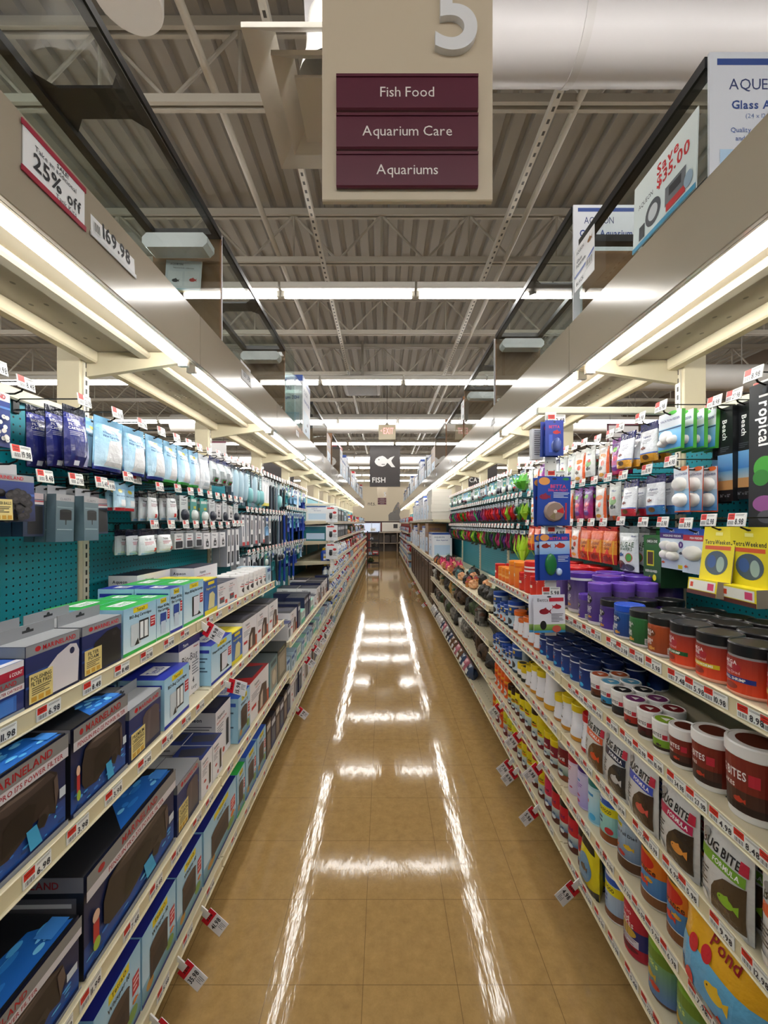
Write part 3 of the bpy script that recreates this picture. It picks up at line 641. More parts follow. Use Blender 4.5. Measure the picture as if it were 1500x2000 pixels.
def powerfilter(desc, w, h, d, title):
    asp = h / w
    a = [('r', 0, 0, 1, 1, '#1A2A5E', '#1B2038'), ('r', 0, 0.06, 1, 0.3, '#1F4E9A', '#173A7C')]
    q = random.Random(len(title) + int(w * 1000))
    for i in range(26): a.append(('e', q.uniform(0.03, 0.97), q.uniform(0.07, 0.3), q.uniform(0.01, 0.05), q.uniform(0.004, 0.02), q.choice(['#2F74C4', '#3F9AD8', '#1C4F9E', '#5CB6E2', '#16386E'])))
    a += [('p', [(0.15, 0.3), (0.2, 0.22), (0.4, 0.19), (0.56, 0.26), (0.6, 0.33), (0.74, 0.33), (0.86, 0.24), (0.9, 0.45), (0.88, 0.66), (0.8, 0.73), (0.34, 0.75), (0.2, 0.68), (0.15, 0.52)], '#2B2220'), ('p', [(0.22, 0.66), (0.34, 0.73), (0.8, 0.71), (0.86, 0.64), (0.7, 0.62), (0.4, 0.6)], '#463935'), ('p', [(0.3, 0.69), (0.4, 0.72), (0.76, 0.7), (0.6, 0.675)], '#6B5A52'), ('p', [(0.34, 0.24), (0.62, 0.3), (0.66, 0.5), (0.58, 0.56), (0.42, 0.54), (0.36, 0.48)], '#1A1413'), ('p', [(0.68, 0.36), (0.78, 0.4), (0.8, 0.3), (0.74, 0.2), (0.68, 0.24)], '#3B302C'), ('e', 0.72, 0.28, 0.05, 0.06, '#1A1413'), ('p', [(0.86, 0.3), (0.895, 0.46), (0.88, 0.64), (0.84, 0.6)], '#5A4A44'),
          ('p', [(0.6, 0.08), (0.72, 0.08), (0.66, 0.3), (0.56, 0.3)], '#39A0CE'), ('e', 0.08, 0.5, 0.03, 0.06, '#E0B79B'), ('r', 0.055, 0.26, 0.105, 0.45, '#B5282A'), ('e', 0.085, 0.22, 0.03, 0.06, '#9AB53A'), ('r', 0.9, 0.36, 0.97, 0.46, '#C9D2DA'), ('r', 0, 0, 1, 0.06, '#8E9199'),
          ('r', 0, 0.75, 1, 0.85, '#CFC9CC'), ('t', title, 0.5, 0.8, 0.05, '#A8323A', 0.88, 1), ('r', 0, 0.85, 1, 1, '#84817F'), ('e', 0.12, 0.925, 0.03, 0.035, '#A81F28'), ('t', 'MARINELAND', 0.52, 0.925, 0.08, '#A81F28', 0.66, 1)]
    ta = [('r', 0, 0, 1, 1, '#14151A'), ('p', [(0.35, 0.02), (0.98, 0.02), (0.9, 0.3), (0.6, 0.36)], '#1D63B8')] + [('e', q.uniform(0.5, 0.92), q.uniform(0.06, 0.3), q.uniform(0.02, 0.06), q.uniform(0.01, 0.03), q.choice(['#4FA8E4', '#2F7FD0', '#79C8F0'])) for i in range(12)] + [('e', 0.5, 0.62, 0.38, 0.16, '#1F1D1F'), ('e', 0.5, 0.7, 0.3, 0.06, '#35323A'), ('r', 0.86, 0.05, 0.98, 0.2, '#3E86D6')]
    sa = [('r', 0, 0.85, 1, 1, '#77757A'), ('t', 'MARINELAND', 0.5, 0.925, 0.07, '#8C1E26', 0.8, 1), ('r', 0.06, 0.1, 0.94, 0.8, '#5C5A60'), ('l', 0.12, 0.9, 0.75, 5, 0.1, '#C9C7C9'), ('r', 0.1, 0.12, 0.6, 0.34, '#17161A')]
    return carton('power_filter_box', 'box', desc, w, h, d, '#1C1E26', '#1A1B20', a, sa, ta)
def aqueon(desc, w, h, d, title, cap='#20243F', pic='orange', base='#E9E6E8', name='aquarium_supply_box'):
    a = [('r', 0, 0, 1, 1, base), ('t', 'Aqueon', 0.34, 0.86, 0.075, '#22243A', 0.5, 1), ('t', title, 0.4, 0.76, 0.045, '#B8383A', 0.66, 1), ('l', 0.08, 0.5, 0.68, 4, 0.045, '#8A8A92')]
    if pic == 'orange': a += [('r', 0.4, 0, 1, 0.34, '#C2512A'), ('p', [(0.38, 0.04), (0.9, 0.04), (0.86, 0.6), (0.6, 0.66), (0.44, 0.46)], '#4A3A33'), ('p', [(0.5, 0.06), (0.64, 0.06), (0.66, 0.5), (0.54, 0.4)], '#C9B8A8'), ('r', 0.08, 0.3, 0.3, 0.38, '#C2242C')]
    if pic == 'stick': a += [('r', 0.68, 0.12, 0.86, 0.62, '#3A2E28'), ('e', 0.77, 0.62, 0.09, 0.03, '#4A3B34'), ('f', 0.3, 0.36, 0.24, '#C2342C'), ('e', 0.5, 0.12, 0.07, 0.05, '#C2342C')]
    if pic == 'pads': a += [('r', 0.16, 0.18, 0.62, 0.42, '#5B5F66'), ('e', 0.4, 0.36, 0.16, 0.05, '#B13A3A'), ('r', 0.7, 0.1, 0.92, 0.26, '#B8342E'), ('r', 0.05, 0, 0.95, 0.05, '#8FB7DC')]
    if pic == 'tank': a += [('r', 0.06, 0.1, 0.94, 0.46, '#A9C9E8', '#7FA8D6'), ('f', 0.4, 0.24, 0.16, '#44546E'), ('f', 0.66, 0.3, 0.12, '#566A86')]
    if pic == 'red': a += [('r', 0, 0.55, 1, 1, '#A8262A'), ('t', 'Aqueon', 0.34, 0.86, 0.1, '#F4F0F0', 0.5, 1), ('r', 0.1, 0.06, 0.9, 0.5, '#2A2B30')]
    return carton(name, 'box', desc, w, h, d, base, cap, a, [('t', 'Aqueon', 0.4, 0.86, 0.07, '#22243A', 0.6, 1), ('l', 0.1, 0.9, 0.74, 9, 0.05, '#77777F'), ('b', 0.12, 0.06, 0.5, 0.18)], [('r', 0.1, 0.2, 0.9, 0.5, cap), ('p', [(0.3, 0.1), (0.9, 0.1), (0.7, 0.9), (0.2, 0.8)], '#3A3A46' if cap.startswith('#2') else '#444450')])
def jar(name, desc, r, h, lidh, lid, body, art, shape=None, foot=None, arc=2.7, rim=None, cat='jar', mat='plastic', lidart=None, lidr=1.01):
    q = M(); hb = h - lidh
    if shape == 'flare':     # narrow shoulders, swollen foot
        pr = [(r * 0.9, 0, foot or body), (r * 1.0, 0.004, foot or body), (r * 1.02, hb * 0.16, body), (r * 0.97, hb * 0.4, body), (r * 0.86, hb * 0.62, body), (r * 0.82, hb * 0.8, body), (r * 0.82, hb, body)]
        lr = r * 0.9
        def surf(u, v, o):
            a = -PI / 2 + (u - 0.5) * arc; z = hb * (0.18 + 0.78 * v); t = z / hb
            rr = r * (1.02 - max(0, t - 0.16) * 0.36 if t < 0.7 else 0.826) + o + 0.0008
            return (rr * math.cos(a), rr * math.sin(a), z)
        lw, lh = r * arc, hb * 0.78
    elif shape == 'tub':     # wider at the top
        pr = [(r * 0.86, 0, foot or body), (r * 0.88, 0.003, foot or body), (r * 0.9, hb * 0.12, body), (r * 0.98, hb, body)]; lr = r * 1.02
        surf = round_label(r * 0.9, hb * 0.13, hb * 0.82, arc, r * 0.972); lw, lh = r * arc, hb * 0.82
    else:
        pr = [(r * 0.95, 0, foot or body), (r, 0.004, foot or body), (r, hb * 0.1, body), (r, hb * 0.92, rim or body), (r * 0.96, hb, rim or body)]; lr = r * lidr
        surf = round_label(r, hb * 0.06, hb * 0.86, arc); lw, lh = r * arc, hb * 0.86
    q.lathe(pr, 24, mat); q.art(art, lw, lh, surf, 'card', 0.0005, 14)
    l = M(); zz = hb - 0.002
    l.lathe([(lr, zz, lid), (lr * 1.01, zz + 0.002, lid), (lr * 1.01, h - 0.003, lid), (lr * 0.96, h, lid), (lr * 0.9, h, lid), (lr * 0.88, h - 0.0015, lid)], 24, 'plastic')
    if rim and shape != 'tub': l.lathe([(lr * 0.99, zz - 0.007, rim), (lr * 0.99, zz, rim)], 24, 'plastic', 0, 0, False, False)
    if lidart: l.art(lidart, 2 * lr, 2 * lr, lambda u, v, o: (-lr + 2 * lr * u, -lr + 2 * lr * v, h - 0.0015 + o), 'card')
    return Kind(name, cat, desc, [('jar_body', q), ('lid', l)], (2 * r, 2 * r, h))
def pouch(name, desc, w, h, t, col, art, head=None, headcol=None, hang=True, cat='pouch', mat='film', gus=True, foot=None):
    """bulging film bag; hanging ones have their origin at the punched hole"""
    nx, ny = 8, 10; q = M()
    hh = head or 0.0
    def bulge(u, v):
        a = max(0.0, 1 - (2 * u - 1) ** 4); b_ = max(0.0, 1 - (2 * v - 1) ** 4) if not gus else max(0.0, (1 - v ** 3)) * min(1, 0.55 + v * 2)
        return t / 2 * a * b_ + 0.001
    z0 = -h + 0.012 if hang else 0.0
    H = h - hh
    S = lambda u, v, o: (-w / 2 + u * w * 1.0, -bulge(u, v) - o, z0 + v * H)
    for sgn in (1, -1):
        vs = []
        for j in range(ny + 1):
            for i in range(nx + 1):
                u, v = i / nx, j / ny; p = S(u, v, 0); vs.append((p[0], p[1] * sgn, p[2]))
        cs = [(foot if (foot and (i // (nx + 1)) <= 1) else col) for i in range(len(vs))]
        q.add(vs, [(j * (nx + 1) + i, j * (nx + 1) + i + 1, (j + 1) * (nx + 1) + i + 1, (j + 1) * (nx + 1) + i) for j in range(ny) for i in range(nx)], cs, mat, True)
    q.art(art, w, H, S, mat, 0.0012, 10, 10)
    parts = [('bag', q)]
    if hh:
        m_ = M(); m_.box(-w / 2, -0.0015, z0 + H - 0.002, w / 2, 0.0015, z0 + h, headcol or col, mat)
        m_.art([('e', 0.5, 0.72, 0.07, 0.12, '#101216')], w, hh, front(w, hh, None, z0 + H, -0.0015)); parts.append(('header_strip', m_))
    return Kind(name, cat, desc, parts, (w, t, h))
def card(name, desc, w, h, art, col='#DDE8F2', blister=None, thick=0.002, cat='card pack', bd=0.02, bcol=None, back=0.008):
    """hanging printed card, origin at the punched hole near its top; blister items (x, z, rx, rz, colour) stand proud of it"""
    q = M(); z0 = -h + 0.012; q.box(-w / 2, 0, z0, w / 2, thick, z0 + h, col, 'card')
    q.art(art, w, h, front(w, h, None, z0)); q.art([('e', 0.5, 0.95, 0.07, 0.018, '#222831')], w, h, front(w, h, None, z0), 'card', 0.002)
    parts = [('backing_card', q)]
    for x, z, rx, rz, c in (blister or []):
        m_ = M(); n = 12; vs = []
        cx, cz = -w / 2 + x * w, z0 + z * h
        for k, (f, dy) in enumerate(((1.0, 0.0), (0.97, 0.6), (0.8, 0.92), (0.4, 1.0))):
            for j in range(n): vs.append((cx + rx * w * f * math.cos(2 * PI * j / n), -bd * dy, cz + rz * h * f * math.sin(2 * PI * j / n)))
        m_.add(vs, [(k * n + j, k * n + (j + 1) % n, (k + 1) * n + (j + 1) % n, (k + 1) * n + j) for k in range(3) for j in range(n)] + [tuple(range(3 * n, 4 * n))], c, 'plastic', True)
        parts.append(('packed_piece', m_))
    return Kind(name, cat, desc, parts, (w, back, h))
def hangbox(name, desc, w, h, d, art, col, head=0.03, headcol=None, cat='box', sidec=None):
    q = M(); z0 = -h - head + 0.012; q.box(-w / 2, 0, z0, w / 2, d, z0 + h, col, 'card', side=sidec or col); q.art(art, w, h, front(w, h, None, z0))
    t = M(); t.box(-w / 2, d - 0.0015, z0 + h, w / 2, d, z0 + h + head, headcol or col, 'card'); t.art([('r', 0.4, 0.5, 0.6, 0.68, '#15181C')], w, head, front(w, head, None, z0 + h, d - 0.0015))
    return Kind(name, cat, desc, [('pack_box', q), ('hang_tab', t)], (w, d, h + head))
# peg hook with its price tag: origin on the pegboard, reaching out along -Y
HK = {}
def hook(side, s, z, L, label, price=0, grp=None, tilt=0.0):
    if L not in HK:
        p = M(); p.tube([(0, -0.001, 0), (0, -L + 0.02, 0), (0, -L, 0.008), (0, -L - 0.006, 0.02)], 0.0028, '#34312E', 6, 'wire')
        a = M(); a.tube([(0, -0.004, 0.022), (0, -0.02, 0.036), (0, -L - 0.008, 0.036), (0, -L - 0.012, 0.03)], 0.0022, '#34312E', 6, 'wire')
        b_ = M(); b_.bbox(-0.012, -0.008, -0.012, 0.012, -0.0005, 0.03, '#1E1D1C', 'plastic', 0.003)
        HK[L] = (p.mesh('prong'), a.mesh('tag_arm'), b_.mesh('hook_base'))
    if not HK.get('tags'):
        HK['tags'] = []
        for p in PRICES:
            q = M(); q.bbox(-0.03, -0.001, -0.019, 0.03, 0.0015, 0.019, '#F1F0EE', 'plastic', 0.0008); q.art(price_art(p), 0.058, 0.036, front(0.058, 0.036, None, -0.018, -0.001)); HK['tags'].append(q.mesh('price_tag'))
    S = SIDE[side]; pr, ta, ba = HK[L]
    r = ob('peg_hook', None, None, at(side, s, S['xu'] + 0.012, z), (0, 0, S['rz'])); r.empty_display_size = 0.03
    ob('prong', pr, r); ob('tag_arm', ta, r); ob('hook_base', ba, r)
    ob('price_tag', HK['tags'][price % len(PRICES)], r, (0, -L - 0.013, 0.03), (-0.15 + tilt, 0, 0.0))
    tag(r, label, 'hook', grp or 'peg hooks'); return r
COUNT = {}
def hang(side, row, s, z, kind, n=1, L=0.23, gap=0.022, yaw=0.0, desc=None, swing=0.0, price=None, back=0.0, nohook=False):
    S = SIDE[side]; COUNT[row] = COUNT.get(row, 0) + 1; i = COUNT[row]
    if not nohook: hook(side, s, z, L, 'dark wire peg hook with price tag, %s along the %s' % (nth(i), row), (price if price is not None else int(s * 37)), 'peg hooks of the ' + row)
    for j in range(n):
        x = S['xu'] + 0.012 - L + 0.022 + back + j * gap
        lb = '%s, %s on %s hook of %s' % (desc or kind.desc, 'front' if j == 0 else nth(j + 1) + ' back', nth(i), row)
        kind.put(at(side, s + R.uniform(-0.003, 0.003), x, z - 0.003), (swing + R.uniform(-0.03, 0.03), R.uniform(-0.03, 0.03), S['rz'] + yaw + R.uniform(-0.06, 0.06)), lb, kind.name.replace('_', ' ') + 's on the ' + row)
def stand(side, row, s, z, kind, lip, n=1, d0=0.015, yaw=0.0, desc=None, pitch=None, jit=0.0):
    """a facing on a shelf: n of a kind one behind another"""
    S = SIDE[side]; COUNT[row] = COUNT.get(row, 0) + 1; i = COUNT[row]
    rnd = 'jar_body' in [p[0] for p in kind.parts] or kind.cat in ('bottle', 'ornament', 'tub')
    for j in range(n):
        off = d0 + j * (pitch or kind.size[1] * (1.08 if rnd else 1.03)) + (kind.size[1] / 2 if rnd else 0)
        lb = '%s, %s along the %s' % (desc or kind.desc, nth(i), row) if j == 0 else '%s, %s back in %s file of %s' % (desc or kind.desc, nth(j + 1), nth(i), row)
        kind.put(at(side, s + R.uniform(-jit, jit), lip + off, z + 0.0013), (0, 0, S['rz'] + yaw + R.uniform(-0.05, 0.05) * (3 if rnd else 0.4)), lb, kind.name.replace('_', ' ') + 's on the ' + row)
# ================================================================== FILTER SIDE: cartons on the shelves
PEN = lambda band: [('r', 0, 0, 1, 1, '#1C2C66', '#223A86'), ('r', 0, 0.86, 1, 1, '#E6E2E6'), ('r', 0, 0.7, 1, 0.88, band), ('t', 'RITE-SIZE C', 0.28, 0.79, 0.07, '#F5E9E9', 0.44, 1), ('t', '6 COUNT', 0.84, 0.79, 0.07, '#F5E9E9', 0.26, 1), ('r', 0, 0.55, 1, 0.7, '#77757A'), ('t', 'MARINELAND', 0.5, 0.625, 0.085, '#B81F2A', 0.7, 1), ('r', 0, 0.43, 1, 0.55, '#D9D5D8'), ('t', 'PENGUIN POWER FILTER CARTRIDGE', 0.5, 0.49, 0.055, '#A82A35', 0.92, 1),
    ('p', [(0.2, 0.08), (0.84, 0.08), (0.84, 0.38), (0.36, 0.38), (0.36, 0.28), (0.2, 0.24)], '#2C62B4'), ('p', [(0.26, 0.1), (0.78, 0.1), (0.78, 0.35), (0.42, 0.35), (0.42, 0.26), (0.26, 0.2)], '#3673C6'), ('r', 0, 0, 1, 0.06, '#8F979F')]
pen_r = carton('filter_cartridge_box', 'box', 'blue cartridge box with a red band', 0.122, 0.11, 0.13, '#2B4FA5', '#3A68C4', PEN('#B01C38'), None, [('r', 0, 0, 1, 0.12, '#E6E2E6'), ('r', 0.06, 0.2, 0.94, 0.9, '#2F66C8'), ('r', 0.1, 0.5, 0.9, 0.6, '#4F86DA')])
pen_y = carton('filter_cartridge_box', 'box', 'blue cartridge box with a yellow band', 0.122, 0.11, 0.13, '#2B4FA5', '#3A68C4', PEN('#D79A2B'), None, [('r', 0, 0, 1, 0.12, '#E6E2E6'), ('r', 0.06, 0.2, 0.94, 0.9, '#2F66C8')])
pads = marine('grey topped box of white polishing pads', 0.158, 0.135, 0.085, 'pad', ('POLISHING', 'FILTER PADS'))
foam = marine('grey topped box of black filter foam', 0.158, 0.135, 0.085, 'foam', ('FILTER', 'FOAM'))
carb = marine('grey topped box of activated carbon bags', 0.17, 0.15, 0.1, 'carbon', ('PREMIUM', 'CARBON BAGS'))
carb2 = marine('navy media box with yellow panels', 0.165, 0.17, 0.12, 'carbon', ('ACTIVATED', 'CARBON'), False)
GRN, BLU = '#2FAE4A', '#1F2F9A'
tg1 = tetra('pale blue cartridge box with green top', 0.175, 0.145, 0.12, GRN, ('BIO-Bag Cartridges',), 'cart')
tg2 = tetra('small pale blue box with green top', 0.085, 0.145, 0.1, GRN, ('Whisper BIO-Bag', 'Filter Cartridges'), 'bag')
tb1 = tetra('pale blue cartridge box with blue top', 0.09, 0.165, 0.13, BLU, ('Whisper BIO-Bag', 'Filter Cartridges'), 'bag')
tg3 = tetra('tall pale blue box with green top', 0.185, 0.165, 0.12, GRN, ('Whisper BIO-Bag Filter Cartridge',), 'tall')
tb2 = tetra('pale blue cartridge box with navy top', 0.178, 0.165, 0.15, BLU, ('BIO-Bag Cartridges',), 'cart')
tb3 = tetra('large pale blue box with navy top', 0.225, 0.165, 0.15, BLU, ('Whisper BIO-Bag Filter Cartridges',), 'tall')
tw10 = tetra('wide light blue power filter carton', 0.19, 0.205, 0.22, '#141E72', ('Whisper 10',), 'filter', 'power_filter_box')
tw20 = tetra('wide light blue power filter carton', 0.35, 0.205, 0.22, '#141E72', ('Whisper 20',), 'filter', 'power_filter_box')
twg = tetra('light blue filter carton with green top', 0.11, 0.2, 0.2, GRN, ('Whisper',), 'filter', 'power_filter_box')
tws = tetra('narrow light blue filter carton', 0.165, 0.21, 0.22, '#2A55B8', ('Whisper 30',), 'filter', 'power_filter_box')
yel = carton('filter_cartridge_box', 'box', 'blue and yellow cartridge box', 0.14, 0.155, 0.12, '#5E86C8', '#E3D53A', [('r', 0, 0, 1, 1, '#4F7FC4', '#2E4F9A'), ('r', 0, 0, 1, 0.13, '#E0D022'), ('r', 0, 0.97, 1, 1, '#E0D022'), ('r', 0.25, 0.84, 0.75, 0.93, '#E8D21E'), ('t', 'Penguin Cartridge', 0.5, 0.74, 0.06, '#E8DC5A', 0.8, 1), ('p', [(0.25, 0.15), (0.75, 0.15), (0.8, 0.5), (0.62, 0.62), (0.36, 0.58)], '#DCD39A')])
aq_s = aqueon('small white carton with navy top', 0.125, 0.115, 0.11, 'Replacement Cartridges', pic='pads')
aq_t = aqueon('tall white carton with navy top', 0.27, 0.185, 0.12, 'Replacement Filter Cartridges', pic='pads')
aq_r = aqueon('white carton with black and red top', 0.23, 0.17, 0.2, 'QuietFlow', '#1E1A1E', 'orange')
aq_q = aqueon('large white filter carton with red panel', 0.33, 0.21, 0.2, 'QuietFlow 30', '#A8262A', 'orange')
aq_i = aqueon('white carton picturing a dark filter tube', 0.1, 0.15, 0.12, 'QuietFlow', '#2B3A78', 'stick')
aq_it = aqueon('tall white carton picturing a filter tube', 0.17, 0.225, 0.16, 'QuietFlow Internal Filter', '#20243F', 'stick')
biob = carton('filter_cartridge_box', 'box', 'tall white carton with navy lid', 0.17, 0.225, 0.15, '#DEDCDD', '#1E2368', [('r', 0, 0, 1, 1, '#E9E6E8'), ('r', 0, 0.87, 1, 1, '#1E2368'), ('t', 'Tetra', 0.3, 0.93, 0.05, '#FFFFFF', 0.3, 1), ('t', 'Whisper', 0.8, 0.82, 0.035, '#B8262E', 0.3, 1), ('t', 'Bio-Bag', 0.5, 0.68, 0.13, '#1D1D24', 0.86, 0), ('r', 0.1, 0.12, 0.46, 0.5, '#BDBBBE'), ('r', 0.14, 0.46, 0.5, 0.54, '#26262A'), ('l', 0.6, 0.92, 0.56, 5, 0.05, '#77777F'), ('t', '4', 0.66, 0.24, 0.1, '#1D1D24', 0.2, 1), ('t', 'Large', 0.7, 0.12, 0.06, '#1D1D24', 0.4, 0)], [('t', 'Bio-Bag', 0.5, 0.6, 0.12, '#1D1D24', 0.8, 0), ('r', 0, 0.87, 1, 1, '#1E2368')])
pf125 = powerfilter('wide dark power filter carton', 0.205, 0.205, 0.24, 'PENGUIN PRO 125 POWER FILTER')
pf175 = powerfilter('large dark power filter carton', 0.25, 0.205, 0.24, 'PENGUIN PRO 175 POWER FILTER')
pf350 = powerfilter('very large dark power filter carton', 0.415, 0.235, 0.26, 'PENGUIN PRO 375 POWER FILTER')
pf350b = powerfilter('low very large dark power filter carton', 0.415, 0.165, 0.26, 'PENGUIN PRO 375 POWER FILTER')
teal = carton('power_filter_box', 'box', 'teal edged carton with pictured canister', 0.22, 0.2, 0.2, '#1F7F93', '#4F5A5C', [('r', 0, 0, 1, 1, '#8FA9A6', '#5F7F84'), ('r', 0, 0, 0.08, 1, '#1D8296'), ('r', 0.25, 0.1, 0.9, 0.7, '#9A8D7C'), ('e', 0.55, 0.4, 0.2, 0.22, '#C4B8A0'), ('r', 0.2, 0.8, 0.8, 0.92, '#1F3F48')])
blk = carton('power_filter_box', 'box', 'dark green topped filter carton', 0.24, 0.21, 0.22, '#2B3228', '#1E231E', [('r', 0, 0, 1, 1, '#6E6A58', '#8C8470'), ('r', 0, 0.84, 1, 1, '#23281F'), ('r', 0.2, 0.9, 0.75, 0.94, '#8F9A6A'), ('r', 0.2, 0.15, 0.8, 0.7, '#A39A86')])
dkb = carton('filter_media_box', 'box', 'narrow dark blue carton', 0.1, 0.19, 0.16, '#20264A', '#171A26', [('r', 0, 0, 1, 1, '#2A3566', '#1A1E34'), ('r', 0.1, 0.7, 0.9, 0.86, '#C9CDD6'), ('r', 0.2, 0.15, 0.8, 0.6, '#55606E'), ('l', 0.2, 0.8, 0.66, 2, 0.04, '#222222')])
brn = carton('filter_media_box', 'box', 'narrow brown carton with white panel', 0.1, 0.2, 0.16, '#4B3A31', '#2A211D', [('r', 0, 0, 1, 1, '#5E4A40', '#34281F'), ('r', 0.1, 0.75, 0.9, 0.92, '#D8D2C8'), ('r', 0.2, 0.15, 0.8, 0.65, '#86776A')])
smw = carton('aquarium_supply_box', 'box', 'small pale blue carton', 0.1, 0.11, 0.1, '#BBD0DC', '#A7C3D6', [('r', 0, 0, 1, 1, '#D2E0EA', '#9FC0D8'), ('r', 0.1, 0.7, 0.9, 0.9, '#1F4F9A'), ('e', 0.5, 0.35, 0.25, 0.2, '#7C97A8')])
smn = carton('aquarium_supply_box', 'box', 'small navy topped white carton', 0.1, 0.12, 0.12, '#D5D6DC', '#20285A', [('r', 0, 0, 1, 1, '#DCDDE3'), ('r', 0, 0.75, 1, 1, '#20285A'), ('t', 'Aqueon', 0.5, 0.87, 0.1, '#FFFFFF', 0.7, 1), ('r', 0.2, 0.1, 0.8, 0.6, '#5B5F66')])
smt = carton('aquarium_supply_box', 'box', 'mint green and white carton', 0.16, 0.1, 0.14, '#BFD8CC', '#8FC9B4', [('r', 0, 0, 1, 1, '#E0E8E4'), ('r', 0, 0, 1, 0.36, '#58B89A'), ('l', 0.1, 0.9, 0.85, 3, 0.12, '#6A7A78')])
smy = carton('aquarium_supply_box', 'box', 'small yellow and grey carton', 0.1, 0.11, 0.12, '#9AA6B0', '#B7C2C8', [('r', 0, 0, 1, 1, '#A6B6C0'), ('r', 0, 0.5, 1, 0.72, '#D9CF2B'), ('r', 0.2, 0.1, 0.8, 0.45, '#5D6B74')])
def seq(side, row, z, lip, items):
    for it in items:
        kind, s = it[0], it[1]; n = it[2] if len(it) > 2 else 1; d0 = it[3] if len(it) > 3 else 0.015
        stand(side, row, s, z, kind, lip, n, d0, **(it[4] if len(it) > 4 else {}))
L1z, L1l = LZ[0]; L2z, L2l = LZ[1]; L3z, L3l = LZ[2]
seq('L', 'top filter shelf', L1z, L1l, [(pen_y, 0.56, 2), (pen_y, 0.7, 2), (pen_r, 0.84, 2), (pads, 0.985, 2), (foam, 1.155, 2), (tg1, 1.335, 2), (tg2, 1.472, 2), (tb1, 1.565, 2), (tg3, 1.71, 2), (yel, 1.88, 2), (aq_s, 2.02, 1), (aq_s, 2.15, 1), (aq_t, 2.17, 1, 0.16), (aq_t, 1.88, 1, 0.27)])
bio = jar('filter_media_carton', 'white carton of media with dark print', 0.038, 0.115, 0.02, '#EDEBEA', '#E6E4E4', [('r', 0.1, 0.1, 0.9, 0.9, '#EDEBEA'), ('e', 0.5, 0.35, 0.2, 0.18, '#4B4547'), ('t', 'Aqueon', 0.5, 0.76, 0.12, '#22243A', 0.5, 1), ('r', 0.2, 0.58, 0.8, 0.64, '#B8342E')])
seq('L', 'top filter shelf', L1z, L1l, [(bio, 2.32 + 0.085 * i, 2) for i in range(6)] + [(smw, 2.83, 2)])
seq('L', 'second filter shelf', L2z, L2l, [(pf175, 0.55, 1), (pf175, 0.81, 1), (pf125, 1.05, 1), (carb, 1.25, 2), (tb2, 1.442, 2), (biob, 1.63, 2, 0.06), (tb3, 1.84, 2), (yel, 2.03, 2), (aq_r, 2.225, 1), (aq_r, 2.46, 2), (aq_r, 2.7, 2)])
seq('L', 'third filter shelf', L3z, L3l, [(pf350b, 0.715, 1), (pf350, 1.145, 1), (carb2, 1.45, 2), (aq_i, 1.6, 1), (aq_i, 1.705, 2), (aq_it, 1.855, 2, 0.05), (tws, 2.03, 1), (aq_q, 2.285, 1), (teal, 2.57, 1), (blk, 2.79, 1)])
seq('L', 'lowest filter shelf', 0.128, 0.66, [(tw10, 0.66), (tw10, 0.86), (tw10, 1.06), (tw10, 1.255), (tw10, 1.45), (tw20, 1.73), (twg, 1.97), (tws, 2.12), (tws, 2.3), (brn, 2.445), (dkb, 2.55), (brn, 2.655), (dkb, 2.76), (brn, 2.86)])
# second and third bays, under the hoses
q = random.Random(3)
small = [smw, smn, smt, smy, dkb, brn, aq_s, aq_i]
def fill(side, row, z, lip, s0, s1, kinds, hmax, n=(1, 2), rng=q, gap=0.012, d0=(0.012, 0.03), skip=0.0):
    s = s0
    while s < s1:
        k = rng.choice(kinds)
        if k.size[2] > hmax: k = min(kinds, key=lambda a: a.size[2])
        if s + k.size[0] > s1: break
        if rng.random() >= skip: stand(side, row, s + k.size[0] / 2, z, k, lip, rng.randint(*n), rng.uniform(*d0))
        s += k.size[0] + gap * rng.uniform(0.3, 2.0)
fill('L', 'upper carton shelf', 0.655, 0.66, 2.95, 5.3, [smn, smn, aq_s, smt, dkb, aq_r], 0.21)
fill('L', 'lower carton shelf', 0.40, 0.66, 2.95, 5.3, [smw, smy, smw, smn, smt], 0.2)
fill('L', 'base carton shelf', 0.128, 0.66, 2.95, 5.3, [brn, dkb, brn, dkb, aq_it], 0.24)
# ------------------------------------------------------------------ filter side: things on the pegs
def bag(desc, w, h, t, base, cap, art, foot=None): return pouch('filter_media_bag', desc, w, h, t, base, art, 0.025, cap, True, 'bag', foot=foot)
ring = [('r', 0, 0, 1, 1, '#1B2A66', '#26408C'), ('r', 0, 0.84, 1, 1, '#D6D3D6'), ('e', 0.14, 0.92, 0.05, 0.05, '#C4202A'), ('t', 'MARINELAND', 0.58, 0.92, 0.08, '#C4202A', 0.66, 1), ('r', 0.0, 0.7, 1, 0.74, '#4F7FC4')]
qq = random.Random(8)
for i in range(46):
    x, y = qq.uniform(0.4, 0.92), qq.uniform(0.1, 0.62); ring += [('e', x, y, 0.045, 0.04, qq.choice(['#F2EFEA', '#DCD7D0', '#E8E4DE']))] + ([('e', x + 0.006, y + 0.004, 0.014, 0.012, '#8F8A84')] if i % 2 else [])
ring += [('r', 0.02, 0.08, 0.46, 0.52, '#E2CE86'), ('t', 'CERAMIC', 0.24, 0.45, 0.06, '#3B3426', 0.4, 1), ('t', 'FILTER RINGS', 0.24, 0.37, 0.055, '#1B1812', 0.4, 1), ('l', 0.05, 0.42, 0.31, 3, 0.035, '#4A4230'), ('r', 0.05, 0.1, 0.14, 0.17, '#C8962A'), ('r', 0.18, 0.1, 0.27, 0.17, '#C8962A'), ('r', 0.31, 0.1, 0.4, 0.17, '#C8962A')]
rings = hangbox('filter_media_pack', 'navy pack of white ceramic rings', 0.155, 0.15, 0.04, ring, '#23347A', 0.03, '#D9D6D8')
